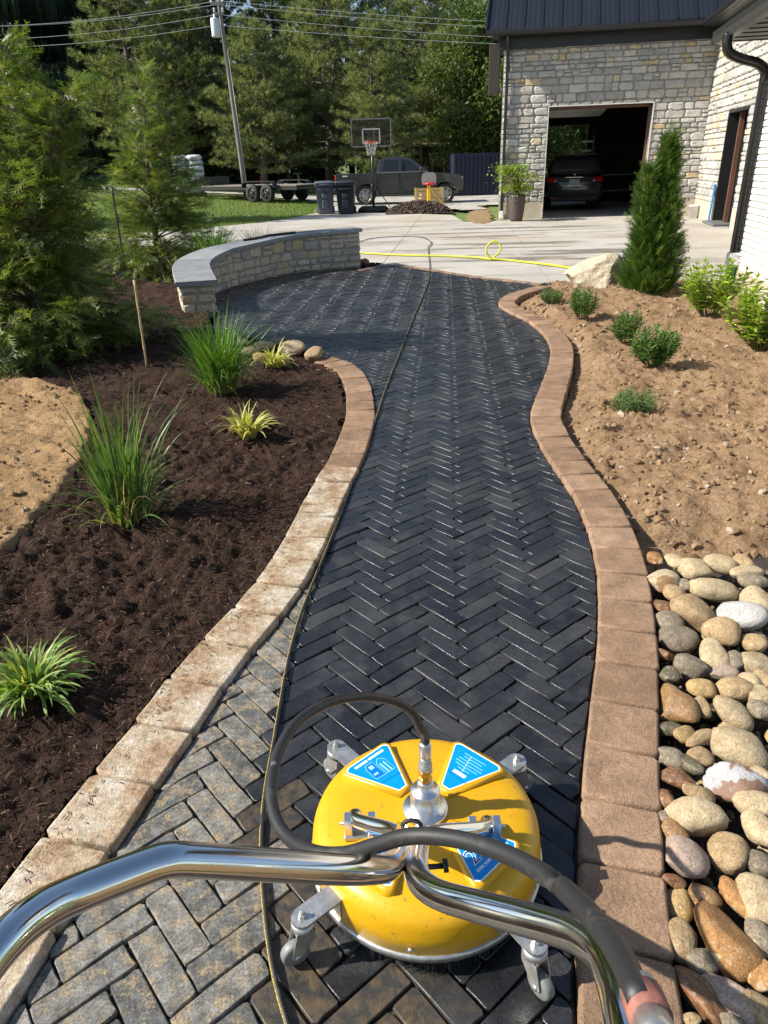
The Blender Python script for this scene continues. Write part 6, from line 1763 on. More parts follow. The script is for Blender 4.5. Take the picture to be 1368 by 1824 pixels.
def pine_mesh(H, R0, z0, seed, mat, per=1.0, size=.34):
    r = np.random.default_rng(seed); pos = []; dr = []; sc = []; tr = MB()
    bend = r.normal(0, .25, 2)
    tr.tube([(0, 0, -.3), (bend[0] * .3, bend[1] * .3, H * .35), (bend[0], bend[1], H * .7), (bend[0] * .6, 0, H)], [.24, .18, .10, .02], 9)
    z = z0
    while z < H * .98:
        nb = r.integers(4, 7); a0 = r.uniform(0, 6.28)
        for b in range(nb):
            f = (z - z0) / (H - z0)
            L = R0 * (1 - f) ** .75 * r.uniform(.6, 1.15) * (.75 + .25 * min(1, f * 5)) + .3
            az = a0 + b * 6.283 / nb + r.normal(0, .25); rise = r.normal(.05, .12) + .35 * f
            o = np.array([0, 0, z + r.normal(0, .12)]); d = np.array([math.cos(az), math.sin(az), rise])
            tip = o + d * L + np.array([0, 0, .10 * L])
            tr.tube([o, o + d * L * .55, tip], [.045 * L / R0 + .015, .03 * L / R0 + .008, .005], 4, caps=False)
            n = int(26 * per * (L / 2.5) ** 1.5) + 8
            t = .25 + .75 * r.random(n) ** .8
            side = r.normal(0, .30, n) * L * (1.15 - t) ** .6 * .9
            s2 = np.array([-math.sin(az), math.cos(az), 0])
            p = o + d * (L * t)[:, None] + s2 * side[:, None]; p[:, 2] += .10 * L * t ** 2 + np.abs(r.normal(0, .13, n)) - .04
            pos.append(p)
            dd = d[None] * .6 + s2[None] * np.sign(side)[:, None] * .55 + r.normal(0, .35, (n, 3)); dd[:, 2] += .45
            dr.append(dd); sc.append(size * r.uniform(.65, 1.25, n))
        z += r.uniform(.42, .70) * (1 - .3 * (z / H))
    pos = np.vstack(pos); dr = np.vstack(dr); sc = np.concatenate(sc)
    return tr.mesh('trunk'), foliage('crown', TUFT, pos, frames(dr, roll=r.uniform(0, 6, len(pos))), sc, mat)
def spruce_mesh(H, R0, seed):
    r = np.random.default_rng(seed); pos = []; dr = []; sc = []; tr = MB()
    tr.tube([(0, 0, -.3), (0, 0, H)], [.30, .03], 10); z = 1.1
    while z < H * .98:
        for b in range(6):
            f = z / H; L = R0 * (1 - f) ** .8 * r.uniform(.75, 1.1) + .3; az = r.uniform(0, 6.283)
            o = np.array([0, 0, z + r.normal(0, .15)]); d = np.array([math.cos(az), math.sin(az), 0]); n = int(34 * (L / 3) ** 1.3) + 8
            t = .12 + .88 * r.random(n) ** .75; s2 = np.array([-math.sin(az), math.cos(az), 0]); side = r.normal(0, .26, n) * (.4 + L * .22)
            p = o + d * (L * t)[:, None] + s2 * side[:, None]; sag = -.42 * L * t + .30 * L * t ** 2.2
            p[:, 2] += sag + r.normal(0, .06, n); pos.append(p)
            tr.tube([o, o + d * L * .5 + (0, 0, -.15 * L), o + d * L + (0, 0, -.12 * L)], [.05, .03, .006], 4, caps=False)
            dr.append(d[None] + r.normal(0, .3, (n, 3)) * (1, 1, .3)); sc.append(r.uniform(.45, .95, n))
        z += r.uniform(.34, .5)
    pos = np.vstack(pos); dr = np.vstack(dr); sc = np.concatenate(sc); dr[:, 2] *= .3
    return tr.mesh('trunk'), foliage('crown', HANG, pos, frames(dr), sc, M_spruce)
def decid_mesh(H, R0, z0, seed, mat=None, size=.75):
    r = np.random.default_rng(seed); pos = []; tr = MB()
    tr.tube([(0, 0, -.3), (.1, 0, H * .4), (.0, .1, H * .75)], [.2, .14, .05], 8)
    for k in range(34):
        az = r.uniform(0, 6.28); zz = r.uniform(z0, H); rr = R0 * math.sqrt(max(.05, 1 - ((zz - (z0 + H) / 2) / ((H - z0) / 2)) ** 2)) * r.uniform(.35, 1.0)
        c = np.array([math.cos(az) * rr, math.sin(az) * rr, zz]); tr.tube([(0, 0, max(.8, zz - rr * .7)), c * (.6, .6, 1) - (0, 0, .3), c], [.05, .03, .008], 4, caps=False)
        pos.append(c + r.normal(0, 1, (90, 3)) * (.75, .75, .5) * R0 * .26)
    pos = np.vstack(pos)
    return tr.mesh('trunk'), foliage('crown', LTUFT, pos, rand_rots(len(pos), r), size * r.uniform(.6, 1.2, len(pos)), mat or M_decid)
KIND = {
 'pineA': pine_mesh(11.5, 3.9, 1.9, 1, M_pine, 2.0), 'pineB': pine_mesh(13, 3.4, 2.4, 2, M_pine, 1.8), 'pineC': pine_mesh(10, 4.3, 1.5, 3, M_pine, 2.2),
 'darkA': pine_mesh(17, 4.2, 2.2, 4, M_pine_d, 1.25, .38), 'darkB': pine_mesh(17, 4.6, 1.0, 5, M_pine_d, 1.25, .40),
 'spruce': spruce_mesh(19, 5.0, 6), 'decid': decid_mesh(9, 3.0, 2.0, 7), 'bush': decid_mesh(3.2, 1.8, .3, 8, M_pine_d, .5)}
def tree(kind, name, label, px, Y, sc=1.0, rz=None, x=None, cat='tree', bark=None):
    X = AY(px, 320, Y)[0] if x is None else x
    z = float(hill(X, Y)) - .05
    root = thing(name, label, cat, (X, Y, z), trg.uniform(0, 6.28) if rz is None else rz, 'trees beyond the drive')
    tm, cm = KIND[kind]; root.scale = (sc, sc, sc)
    link('trunk', tm, root, bark or (M_bark2 if kind in ('spruce', 'darkA', 'darkB', 'bush') else M_bark)); link('crown', cm, root)['kind'] = 'stuff'
    return root
tree('spruce', 'spruce_tree', 'very dark drooping spruce filling the upper left corner', 62, 54, 1.55)
tree('spruce', 'spruce_tree', 'dark drooping spruce behind the smaller feathery evergreen', 150, 60, 1.35, 2.0)
tree('darkB', 'pine_tree', 'distant dark pine behind the leaning trunk pine', 235, 72, 1.1, 1.0)
tree('darkA', 'pine_tree', 'distant dark pine behind the transformer', 372, 71, 1.15, 3.0)
tree('darkB', 'pine_tree', 'distant dark pine above the bins', 565, 72, 1.15, 5.5)
tree('darkB', 'pine_tree', 'distant dark pine above the backboard', 690, 74, 1.05, 2.4)
tree('pineB', 'pine_tree', 'tall pine with bare leaning trunk right of the dark spruce', 262, 46, 1.0)
tree('pineA', 'pine_tree', 'grey green pine directly left of the utility pole', 345, 51, 1.05)
tree('pineC', 'pine_tree', 'broad low pine behind the trailer, right of the utility pole', 470, 44.5, .84)
tree('pineC', 'pine_tree', 'wide sunlit pine standing above the pickup and trailer', 585, 49, 1.12, 1.2)
tree('pineA', 'pine_tree', 'pine behind the basketball backboard', 672, 43.5, .72, 2.0)
tree('pineC', 'pine_tree', 'low spreading pine left of the stone garage corner', 800, 47, .85, 4.1)
tree('decid', 'broadleaf_tree', 'light green broadleaf tree touching the garage roof edge', 862, 46, 1.0)
tree('pineB', 'pine_tree', 'yellowish pine between the backboard and the garage', 752, 52, 1.0, 2.6)
tree('darkA', 'pine_tree', 'dark tall pine filling the gap above the pickup', 722, 68, 1.0, 4.0)
tree('darkA', 'pine_tree', 'dark tall pine far behind the dark spruce', 165, 66, 1.0)
tree('darkB', 'pine_tree', 'dark tall pine between the leaning trunk pine and the pole', 305, 63, 1.0)
tree('darkA', 'pine_tree', 'dark tall pine rising right behind the utility pole', 412, 60, 1.0, 2.2)
tree('darkB', 'pine_tree', 'dark tall pine behind the wide sunlit pine, on its left', 505, 66, 1.05, 3.3)
tree('darkA', 'pine_tree', 'dark tall pine behind the wide sunlit pine, on its right', 628, 61, 1.05, .7)
tree('darkB', 'pine_tree', 'dark tall pine with sky gaps on its left side', 800, 62, 1.0, 5.0)
tree('darkA', 'pine_tree', 'dark tall pine partly behind the garage roof', 890, 60, 1.1, 1.9)
tree('darkB', 'pine_tree', 'dark pine at the far left behind the spruce', -90, 66, 1.0, 4.4)
tree('decid', 'broadleaf_tree', 'bright leafy tree seen through the garage back doorway', 1040, 46, .95, 1.0)
tree('darkB', 'pine_tree', 'dark tree seen through the garage back doorway', 985, 58, .8, 2.9)
shl = ['at the lawn\'s far left end', 'left of the leaning trunk pine', 'between two pines left of the pole', 'just right of the pole', 'above the trailer wheels', 'left of the basketball board', 'behind the pickup cab', 'behind the blue container', 'below the dark spruce', 'behind the garage']
for i, (px, Y, s) in enumerate(((200, 62, .95), (262, 63, 1.2), (345, 64, 1.1), (455, 64, 1.2), (560, 65, 1.0), (700, 64, .8), (745, 60, .85), (840, 62, 1.15), (130, 64, 1.2), (930, 62, 1.0))):
    tree('bush', 'understorey_shrub', 'dark understorey shrub under far pines, ' + shl[i], px, Y - 8, s * 1.5, cat='shrub')
# tall trees out of frame to the left: they shade the lawn and the far edge of the drive
for i, (x, Y, s) in enumerate(((-20.5, 25.2, .95),)):
    tree('darkB', 'pine_tree', ['tall dark pine left of the frame shading the drive edge', 'smaller dark pine left of the frame shading the far lawn'][i], 0, Y, s, i * 1.3, x)
# ================================================================== THINGS ALONG THE DRIVE
def bev(me, w, seg=2, ang=.5):
    bm = bmesh.new(); bm.from_mesh(me); bmesh.ops.recalc_face_normals(bm, faces=bm.faces)
    ed = [e for e in bm.edges if len(e.link_faces) == 2 and e.calc_face_angle(0) > ang]
    bmesh.ops.bevel(bm, geom=ed, offset=w, segments=seg, profile=.6, affect='EDGES', clamp_overlap=True)
    bm.to_mesh(me); bm.free(); return me
def loft(secs, cap=True):
    mb = MB(); n = len(secs[0]); V = [p for s in secs for p in s]
    Fc = [(i * n + k, i * n + (k + 1) % n, (i + 1) * n + (k + 1) % n, (i + 1) * n + k) for i in range(len(secs) - 1) for k in range(n)]
    if cap: Fc += [list(range(n))[::-1], [(len(secs) - 1) * n + k for k in range(n)]]
    return mb.add(V, Fc, 0, True)
M_tyre = plain('tyre_rubber', (0.022, 0.022, 0.022), .8, var=.2, scale=20)
M_rim = plain('dark_rim', (0.10, 0.10, 0.105), .4, .7)
M_glass = plain('car_glass', (0.015, 0.018, 0.022), .05, 0, var=.05)
def wheel(root, x, y, z, r, w, rimmat, spokes=6, ring=None):
    Mx = Matrix.Translation((x, y, z)) @ Matrix.Rotation(math.pi / 2, 4, 'X')
    mb = MB(); mb.lathe([(r * .62, -w / 2), (r * .93, -w / 2), (r, -w * .32), (r, w * .32), (r * .93, w / 2), (r * .62, w / 2), (r * .60, 0)], n=30, caps=False); mb.v = [tuple(Mx @ Vector(p)) for p in mb.v]; t = mb.build('wheel', M_tyre, root)
    mb = MB(); mb.lathe([(0, -w * .22), (r * .61, -w * .36), (r * .61, w * .36), (0, w * .22)], n=30); mb.v = [tuple(Mx @ Vector(p)) for p in mb.v]; rim_ = mb.build('rim', rimmat, t)
    mb = MB()
    for sgn in (-1, 1):
        for k in range(spokes):
            a = 2 * math.pi * k / spokes; mb.bar((r * .10 * math.cos(a), r * .10 * math.sin(a), sgn * w * .40), (r * .60 * math.cos(a), r * .60 * math.sin(a), sgn * w * .44), r * .11, w * .1)
        mb.lathe([(r * .16, sgn * w * .38), (r * .14, sgn * w * .48), (0, sgn * w * .48)], n=14)
    mb.v = [tuple(Mx @ Vector(p)) for p in mb.v]; sp__ = mb.build('spokes', rimmat, t)
    if ring:
        mb = MB(); mb.tube([Mx @ Vector((r * .62 * math.cos(a), r * .62 * math.sin(a), s * w * .47)) for s in (1,) for a in np.linspace(0, 2 * math.pi, 25)[:-1]], r * .035, 6, closed=True); mb.build('rim_ring', ring, t)
    return t
def arch(xc, zc, r, n=9): return [(xc + r * math.cos(a), zc + r * math.sin(a)) for a in np.linspace(math.pi, 0, n)]
# ---------------------------------------------------------------- pickup
M_paint = plain('graphite_paint', (0.034, 0.035, 0.038), .30, .25, var=.05, coat=.5)
M_plastic = plain('black_plastic', (0.018, 0.018, 0.019), .6)
pr_ = GT(648, 365.5); xr = AY(598, 345, pr_[1])[0]
truck = thing('pickup_truck', 'dark grey crew cab pickup parked behind the basketball hoop', 'pickup truck', (xr, pr_[1] + .05, float(hill(xr + 2, pr_[1])) - .03), -.03)
low = [(0.0, .62)] + [(.06, .50)] + [(.78, .50)] + arch(1.26, .41, .47) + [(1.75, .46), (4.15, .46)] + arch(4.64, .41, .47) + [(5.14, .50), (5.36, .52), (5.42, .80), (5.36, 1.02), (5.20, 1.12), (4.55, 1.20), (3.80, 1.24), (1.72, 1.27), (.03, 1.27)]
mb = MB(); mb.prism(low, .02, 1.86); me = bev(mb.mesh('body'), .035, 2, .7); me.polygons.foreach_set('use_smooth', [False] * len(me.polygons)); link('body', me, truck, M_paint)
cab = [(1.74, 1.255), (1.86, 1.72), (2.02, 1.83), (2.6, 1.86), (3.05, 1.82), (3.35, 1.70), (4.02, 1.245)]
secs = []
mb = MB(); n = len(cab)
V = [(x, .06 + .20 * (z - 1.25) / .6, z) for x, z in cab] + [(x, 1.82 - .20 * (z - 1.25) / .6, z) for x, z in cab]
mb.add(V, [list(range(n)), list(range(n, 2 * n))[::-1]] + [(i, n + i, n + (i + 1) % n, (i + 1) % n) for i in range(n)]); me = bev(mb.mesh('cab'), .04, 2, .4); link('cab', me, truck, M_paint)
def side_glass(P, nm='side_window'):
    for sgn in (0, 1):
        mb = MB()
        V = []
        for x, z in P:
            y = .06 + .20 * (z - 1.25) / .6; y = y - .006 if sgn == 0 else 1.82 - .20 * (z - 1.25) / .6 + .006; V.append((x, y, z))
        mb.add(V, [list(range(len(P)))]); mb.build(nm, M_glass, truck)
side_glass([(1.98, 1.33), (2.68, 1.33), (2.68, 1.74), (2.10, 1.74)]); side_glass([(2.78, 1.33), (3.62, 1.33), (3.40, 1.52), (3.10, 1.72), (2.78, 1.75)])
mb = MB(); mb.add([(3.42, .22, 1.69), (3.42, 1.66, 1.69), (4.03, 1.76, 1.27), (4.03, .12, 1.27)], [(0, 1, 2, 3)]); mb.v = [(x + .02, y, z + .02) for x, y, z in mb.v]; mb.build('windscreen', M_glass, truck)
for (x0, x1) in ((1.76, 2.72), (2.72, 3.72)):
    mb = MB(); mb.box(((x0 + x1) / 2, .016, .90), (x1 - x0 - .014, .012, .68), bevel=.004); dd_ = mb.build('door', M_paint, truck)
    mb = MB(); mb.box((x0 + .18, .0, 1.14), (.20, .03, .035), bevel=.01); mb.build('door_handle', M_plastic, dd_)
for (xa, za) in ((1.26, .41), (4.64, .41)):
    P = arch(xa, za, .475, 13) + arch(xa, za, .56, 13)[::-1]
    mb = MB(); mb.prism(P, -.015, .05); mb.build('wheel_arch', M_paint, truck)
for xa in (1.26, 4.64):
    for y in (.16, 1.70): wheel(truck, xa, y, .405, .405, .26, plain('silver_rim', (0.34, 0.34, 0.35), .35, .6), 6, plain('bright_rim_ring', (0.6, 0.6, 0.6), .3, .9))
mb = MB(); mb.box((2.85, -.004, 1.275), (2.1, .02, .022)); mb.build('belt_highlight', plain('belt_highlight_metal', (0.35, 0.35, 0.36), .3, .8), truck)  # bright strip standing in for the highlight along the belt line
for xg in (1.745, 2.72, 3.73):
    mb = MB(); mb.box((xg, .004, .92), (.018, .016, .62)); mb.build('door_gap', plain('gap_black', (0.004, 0.004, 0.004), .9), truck)
mb = MB(); mb.box((2.73, .085, 1.52), (.09, .02, .46), Matrix.Rotation(-.32, 3, 'X')); mb.build('door_pillar', M_plastic, truck)
mb = MB(); mb.box((2.95, .03, .40), (2.3, .10, .07), bevel=.02); mb.build('side_step', M_plastic, truck)
mb = MB(); mb.box((0.03, .12, 1.06), (.09, .14, .34), bevel=.02); mb.build('tail_light', plain('red_lens', (0.42, 0.012, 0.012), .2), truck)
mb = MB(); mb.box((.42, .012, 1.175), (.22, .004, .05)); mb.build('badge', plain('pale_badge', (0.6, 0.6, 0.6), .4), truck)
mb = MB(); mb.box((5.26, .16, .98), (.26, .24, .13), bevel=.03); mb.build('headlight', plain('headlamp_lens', (0.45, 0.45, 0.44), .12), truck)
mb = MB(); mb.box((5.40, .94, .58), (.12, 1.7, .20), bevel=.04); mb.build('front_bumper', M_plastic, truck)
mb = MB(); mb.box((-.05, .94, .62), (.14, 1.7, .18), bevel=.04); mb.build('rear_bumper', M_plastic, truck)
mb = MB(); mb.box((3.62, -.10, 1.36), (.12, .20, .17), bevel=.04); mb.build('wing_mirror', M_plastic, truck)
tz = truck.location
shr = thing('round_shrub', 'small round green shrub standing in the pickup bed', 'shrub', (tz[0] + 1.42, tz[1] + .8, tz[2] + .80))
pp = prg.normal(size=(900, 3)); pp /= np.linalg.norm(pp, axis=1)[:, None]; pp *= (.26 * prg.uniform(.6, 1.08, 900))[:, None]; pp *= (1, 1, 1.3); pp[:, 2] += .55
link('leaves', leaves_mesh('leaves', pp, prg.normal(size=(900, 3)), prg.uniform(.05, .09, 900)), shr, M_decid)['kind'] = 'stuff'
mb = MB(); mb.lathe([(.14, 0), (.19, .30), (.17, .30)], n=16); mb.build('pot', M_plastic, shr)
# ---------------------------------------------------------------- flatbed trailer
pa = GT(520, 357); pb_ = GT(392, 349); dv = pb_ - pa; dv[2] = 0; tl_ = math.atan2(dv[1], dv[0])
trl = thing('flatbed_trailer', 'black tandem axle flatbed trailer parked on the lawn', 'trailer', (pa[0], pa[1] + .2, float(hill(pa[0], pa[1]))), tl_)
M_tr = plain('black_steel_frame', (0.014, 0.014, 0.015), .45)
mb = MB(); 
for y in (0.0, 1.9): mb.box((1.1, y, .60), (6.4, .08, .16))
for k in range(9): mb.box((-2.0 + k * .78, .95, .58), (.07, 1.85, .10))
mb.build('frame', M_tr, trl)
for k in range(8):
    mb = MB(); mb.box((1.1, .12 + k * .237, .70), (6.3, .215, .04)); mb.build('deck_plank', plain('weathered_plank', (0.20, 0.17, 0.14), .8, var=.2), trl)
for x in (-.46, .46):
    for y in (-.20, 2.10): wheel(trl, x, y, .38, .38, .22, plain('black_rim', (0.018, 0.018, 0.018), .6, 0.0), 5)
for y in (-.22, 2.12):
    P = [(-1.05, .62), (-.95, .84), (-.75, .90), (.75, .90), (.95, .84), (1.05, .62), (1.01, .62), (.92, .80), (.74, .86), (-.74, .86), (-.92, .80), (-1.01, .62)]
    mb = MB(); mb.prism(P, y - .14, y + .14); mb.build('mudguard', M_tr, trl)
for k in range(7):
    mb = MB(); mb.box((1.35 + k * .42, -.044, .60), (.26, .008, .05)); mb.build('reflector', plain('red_reflector', (0.40, 0.015, 0.01), .3) if k % 2 else plain('white_reflector', (0.6, 0.58, 0.52), .3), trl)
mb = MB(); mb.bar((4.2, .1, .56), (5.7, .95, .52), .08, .12); mb.bar((4.2, 1.8, .56), (5.7, .95, .52), .08, .12); mb.build('tongue', M_tr, trl)
mb = MB(); mb.tube([(5.3, .95, 0.02), (5.3, .95, .95)], .035, 8); mb.box((5.3, .95, .015), (.2, .2, .03)); mb.build('jack', M_tr, trl)
mb = MB(); mb.box((4.25, .95, .90), (.06, 1.9, .42)); mb.build('headboard', M_tr, trl)
# ---------------------------------------------------------------- wheelie bins
def bin_(label, px, col, rz):
    p = G(px, 381.5, -.01); root = thing('wheelie_bin', label, 'bin', (p[0], p[1] + .3, -.01), rz, 'wheelie bins')
    m = plain('bin_' + label[:4], col, .5, var=.08)
    s0 = lambda w, d, z, r=.05: [(x * (w - r) + r * math.cos(a), y * (d - r) + r * math.sin(a), z) for (x, y, a0) in ((1, 1, 0), (-1, 1, 1), (-1, -1, 2), (1, -1, 3)) for a in (a0 * math.pi / 2 + .1, a0 * math.pi / 2 + .78, a0 * math.pi / 2 + 1.47)]
    mb = loft([s0(.265, .28, .02), s0(.27, .285, .06), s0(.33, .36, .93), s0(.345, .375, .93), s0(.345, .375, .99)]); mb.build('body', m, root)
    mb = loft([s0(.355, .39, .99), s0(.36, .395, 1.03), s0(.33, .36, 1.07), s0(.10, .12, 1.085)]); lid = mb.build('lid', m, root)
    mb = MB(); mb.bar((-.28, .40, 1.0), (.28, .40, 1.0), .035); mb.build('handle', m, lid)
    mb = MB(); mb.box((0, -.345, .60), (.20, .05, .16), bevel=.03); mb.box((0, -.315, .33), (.22, .05, .30), bevel=.03); mb.box((0, -.355, .82), (.46, .06, .05), bevel=.02); mb.build('front_recess', m, root)
    for sx in (-.29, .29):
        mb = MB(); mb.lathe([(0, -.03), (.11, -.03), (.12, 0), (.11, .03), (0, .03)], n=20, M=Matrix.Rotation(math.pi / 2, 3, 'Y'), c=(sx, .30, .12)); mb.build('wheel', M_tyre, root)
bin_('grey wheelie bin, left of the two, standing at the lawn edge', 580, (0.085, 0.105, 0.135), .05)
bin_('dark navy wheelie bin, right of the two, beside the hoop', 617, (0.016, 0.02, 0.032), -.06)
# ---------------------------------------------------------------- basketball hoop
p = G(666, 377.5, 0); hoop = thing('basketball_hoop', 'portable basketball hoop with dark clear backboard on the drive edge', 'basketball hoop', (p[0], p[1], -.01))
def hz_(py): return float(AY(666, py, p[1])[2])
mb = loft([[(x * .55, y * .38 + .25, z) for x, y in ((-1, -1), (1, -1), (1.05, 0), (1, 1), (-1, 1), (-1.05, 0))] for z in (0, .10)] + [[(x * .42, y * .28 + .25, .20) for x, y in ((-1, -1), (1, -1), (1.05, 0), (1, 1), (-1, 1), (-1.05, 0))]]); mb.build('base', M_plastic, hoop)
pole_t = hz_(250)
mb = MB(); mb.tube([(0, .05, .1), (0, .05, pole_t)], .045, 10); mb.build('pole', plain('black_pole', (0.014, 0.014, 0.016), .35), hoop)
mb = MB(); mb.tube([(0.02, .06, .95), (.62, .55, .12)], .018, 6); mb.tube([(-.02, .06, .95), (-.3, .7, .12)], .018, 6); mb.build('brace', MATS['black_pole'], hoop)
zb0, zb1 = hz_(260.5), hz_(212); bwid_ = (694 - 628) / F_PX * float((np.array(hoop.location[:]) - CAMPOS) @ _fw)
xo = float(AY(661, 236, p[1])[0] - p[0])
def gl():
    t = NT('smoked_acrylic'); t.set(col=(0.012, 0.014, 0.016), rough=.04, alpha=.45, spec=.2); return t.m
M_acr = gl()
mb = MB(); mb.box((xo, -.38, (zb0 + zb1) / 2), (bwid_ - .05, .012, zb1 - zb0 - .05)); bd = mb.build('backboard', M_acr, hoop)
M_frm = plain('grey_frame', (0.16, 0.165, 0.17), .4)
mb = MB()
for z in (zb0, zb1): mb.box((xo, -.38, z), (bwid_, .035, .035))
for x in (-bwid_ / 2, bwid_ / 2): mb.box((xo + x, -.38, (zb0 + zb1) / 2), (.035, .035, zb1 - zb0))
mb.build('frame', M_frm, bd)
mb = MB(); zc = zb0 + .10
for (x, z, sx, sz) in ((0, zc, .60, .04), (0, zc + .43, .60, .04), (-.29, zc + .215, .04, .43), (.29, zc + .215, .04, .43)): mb.box((xo + x, -.390, z), (sx, .006, sz))
mb.build('target_square', plain('white_line', (0.45, 0.46, 0.47), .5), bd)
rz_ = hz_(252.5)
mb = MB(); mb.tube([(xo - .02 + .225 * math.cos(a), -.64 + .225 * math.sin(a), rz_) for a in np.linspace(0, 2 * math.pi, 25)[:-1]], .014, 6, closed=True); mb.box((xo - .02, -.40, rz_ - .02), (.16, .05, .10)); rmm = mb.build('rim', plain('orange_red_rim', (0.48, 0.05, 0.03), .4), hoop)
mb = MB()
for k in range(12):
    a0 = 2 * math.pi * k / 12
    for sg in (-1, 1):
        mb.tube([(xo - .02 + rr * math.cos(a0 + sg * tw), -.64 + rr * math.sin(a0 + sg * tw), rz_ - h) for rr, tw, h in ((.225, 0, 0), (.19, .26, .14), (.14, .52, .28), (.12, .78, .42))], .006, 4, caps=False)
mb.build('net', plain('white_net', (0.6, 0.6, 0.58), .8), rmm)
for sgn in (-1, 1):
    mb = MB(); mb.tube([(0, .05, pole_t - .05), (xo + sgn * .14, -.36, (zb0 + zb1) / 2 + .18)], .02, 6); mb.tube([(0, .05, pole_t - .55), (xo + sgn * .14, -.36, (zb0 + zb1) / 2 - .10)], .02, 6); mb.build('lift_arm', plain('silver_arm', (0.4, 0.4, 0.4), .4, .6), hoop)
# ---------------------------------------------------------------- mulch heap, toy hoop, crate
hp_ = G(748, 380, 0); L_ = (805 - 690) / F_PX * float((hp_ - CAMPOS) @ _fw)
pile = thing('mulch_pile', 'low heap of dark bark chips at the edge of the drive', 'mulch pile', (hp_[0], hp_[1] + .75, 0))
def zp(x, y): return np.maximum(0, .30 * (1 - (x / (L_ * .52)) ** 2 - (y / .85) ** 2)) ** .9 + .05 * np.abs(fbm(x, y, 4, 3, 5)) - .01
xs = np.linspace(-L_ * .53, L_ * .53, 60); ys = np.linspace(-.9, .9, 44); X, Y = np.meshgrid(xs, ys); idx = np.arange(X.size).reshape(X.shape)
link('heap', fast_mesh('heap', np.stack([X, Y, zp(X, Y)], -1).reshape(-1, 3), quads=np.stack([idx[:-1, :-1], idx[:-1, 1:], idx[1:, 1:], idx[1:, :-1]], -1).reshape(-1, 4)), pile, plain('dark_bark_soil', (0.04, 0.026, 0.02), .95, var=.4, scale=9))
n = 2600; a = rng.uniform(0, 6.283, n); r_ = np.sqrt(rng.random(n)); x = r_ * np.cos(a) * L_ * .52; y = r_ * np.sin(a) * .86
cb = np.array([[-.5, -.28, -.1], [.5, -.22, -.12], [.45, .26, -.1], [-.5, .24, -.1], [-.42, -.2, .12], [.4, -.2, .1], [.42, .2, .12], [-.4, .2, .1]]); ct = [[0, 1, 5], [0, 5, 4], [1, 2, 6], [1, 6, 5], [2, 3, 7], [2, 7, 6], [3, 0, 4], [3, 4, 7], [4, 5, 6], [4, 6, 7]]
V, T, R_ = scatter(cb, ct, np.stack([x, y, zp(x, y)], 1), rand_rots(n), rng.uniform(.05, .13, n)); me = fast_mesh('bark_chips', V, tris=T); set_attr(me, 'rnd', R_)
t = NT('bark_chip'); t.set(col=t.ramp(t.rnd(), [(0, (0.03, 0.02, 0.016)), (.6, (0.075, 0.048, 0.036)), (.95, (0.15, 0.10, 0.075))]), rough=.9)
link('bark_chips', me, pile, t.m)['kind'] = 'stuff'
p = G(763, 366, 0); kid = thing('toy_hoop', 'small toy basketball hoop with yellow post and grey backboard', 'toy hoop', (p[0], p[1] - .3, 0))
kz = lambda py: float(AY(763, py, p[1] - .3)[2])
M_ky = plain('yellow_post', (0.80, 0.46, 0.015), .45)
mb = MB(); mb.box((0, 0, kz(325) / 2), (.14, .10, kz(325)), bevel=.02); mb.build('post', M_ky, kid)
w_ = 25 / F_PX * float((np.array(kid.location[:]) - CAMPOS) @ _fw)
P = [(-w_ * .46, kz(329)), (w_ * .46, kz(329)), (w_ * .52, kz(318)), (w_ * .46, kz(310)), (w_ * .25, kz(307)), (-w_ * .25, kz(307)), (-w_ * .46, kz(310)), (-w_ * .52, kz(318))]
mb = MB(); mb.prism(P, -.08, -.03); kb = mb.build('backboard', plain('grey_toy_plastic', (0.30, 0.30, 0.30), .5), kid)
mb = MB(); mb.tube([(.02 + .20 * math.cos(a), -.30 + .20 * math.sin(a), kz(327)) for a in np.linspace(0, 2 * math.pi, 21)[:-1]], .035, 6, closed=True); mb.box((.02, -.1, kz(328)), (.26, .06, .12)); mb.build('rim', plain('red_toy_plastic', (0.50, 0.02, 0.03), .4), kid)
p = G(765, 365, 0); cr = thing('wooden_crate', 'pale slatted wooden crate standing behind the toy hoop', 'crate', (p[0], p[1] - .1, 0.0), .04)
cw = 50 / F_PX * float((p - CAMPOS) @ _fw); chh = float(AY(765, 334, p[1])[2])
M_pw = plain('pale_pine', (0.52, 0.38, 0.17), .75, var=.2, scale=5)
for k in range(5):
    for y in (0, .55):
        mb = MB(); mb.box((0, y, .08 + k * (chh - .1) / 4.4), (cw, .025, chh * .13)); mb.build('slat', M_pw, cr)
for x in (-cw / 2 + .04, 0, cw / 2 - .04):
    for y in (-.035, .585):
        mb = MB(); mb.box((x, y, chh / 2), (.07, .03, chh)); mb.build('upright', M_pw, cr)
mb = MB(); mb.bar((-cw / 2 + .08, -.055, .08), (-.06, -.055, chh - .1), .02, .08); mb.bar((cw / 2 - .08, -.055, .08), (.06, -.055, chh - .1), .02, .08); mb.build('brace', M_pw, cr)
mb = MB(); mb.box((.1, .28, chh * .38), (cw * .8, .42, chh * .6), bevel=.03); mb.build('white_contents', plain('white_wrap', (0.62, 0.62, 0.6), .6), cr)
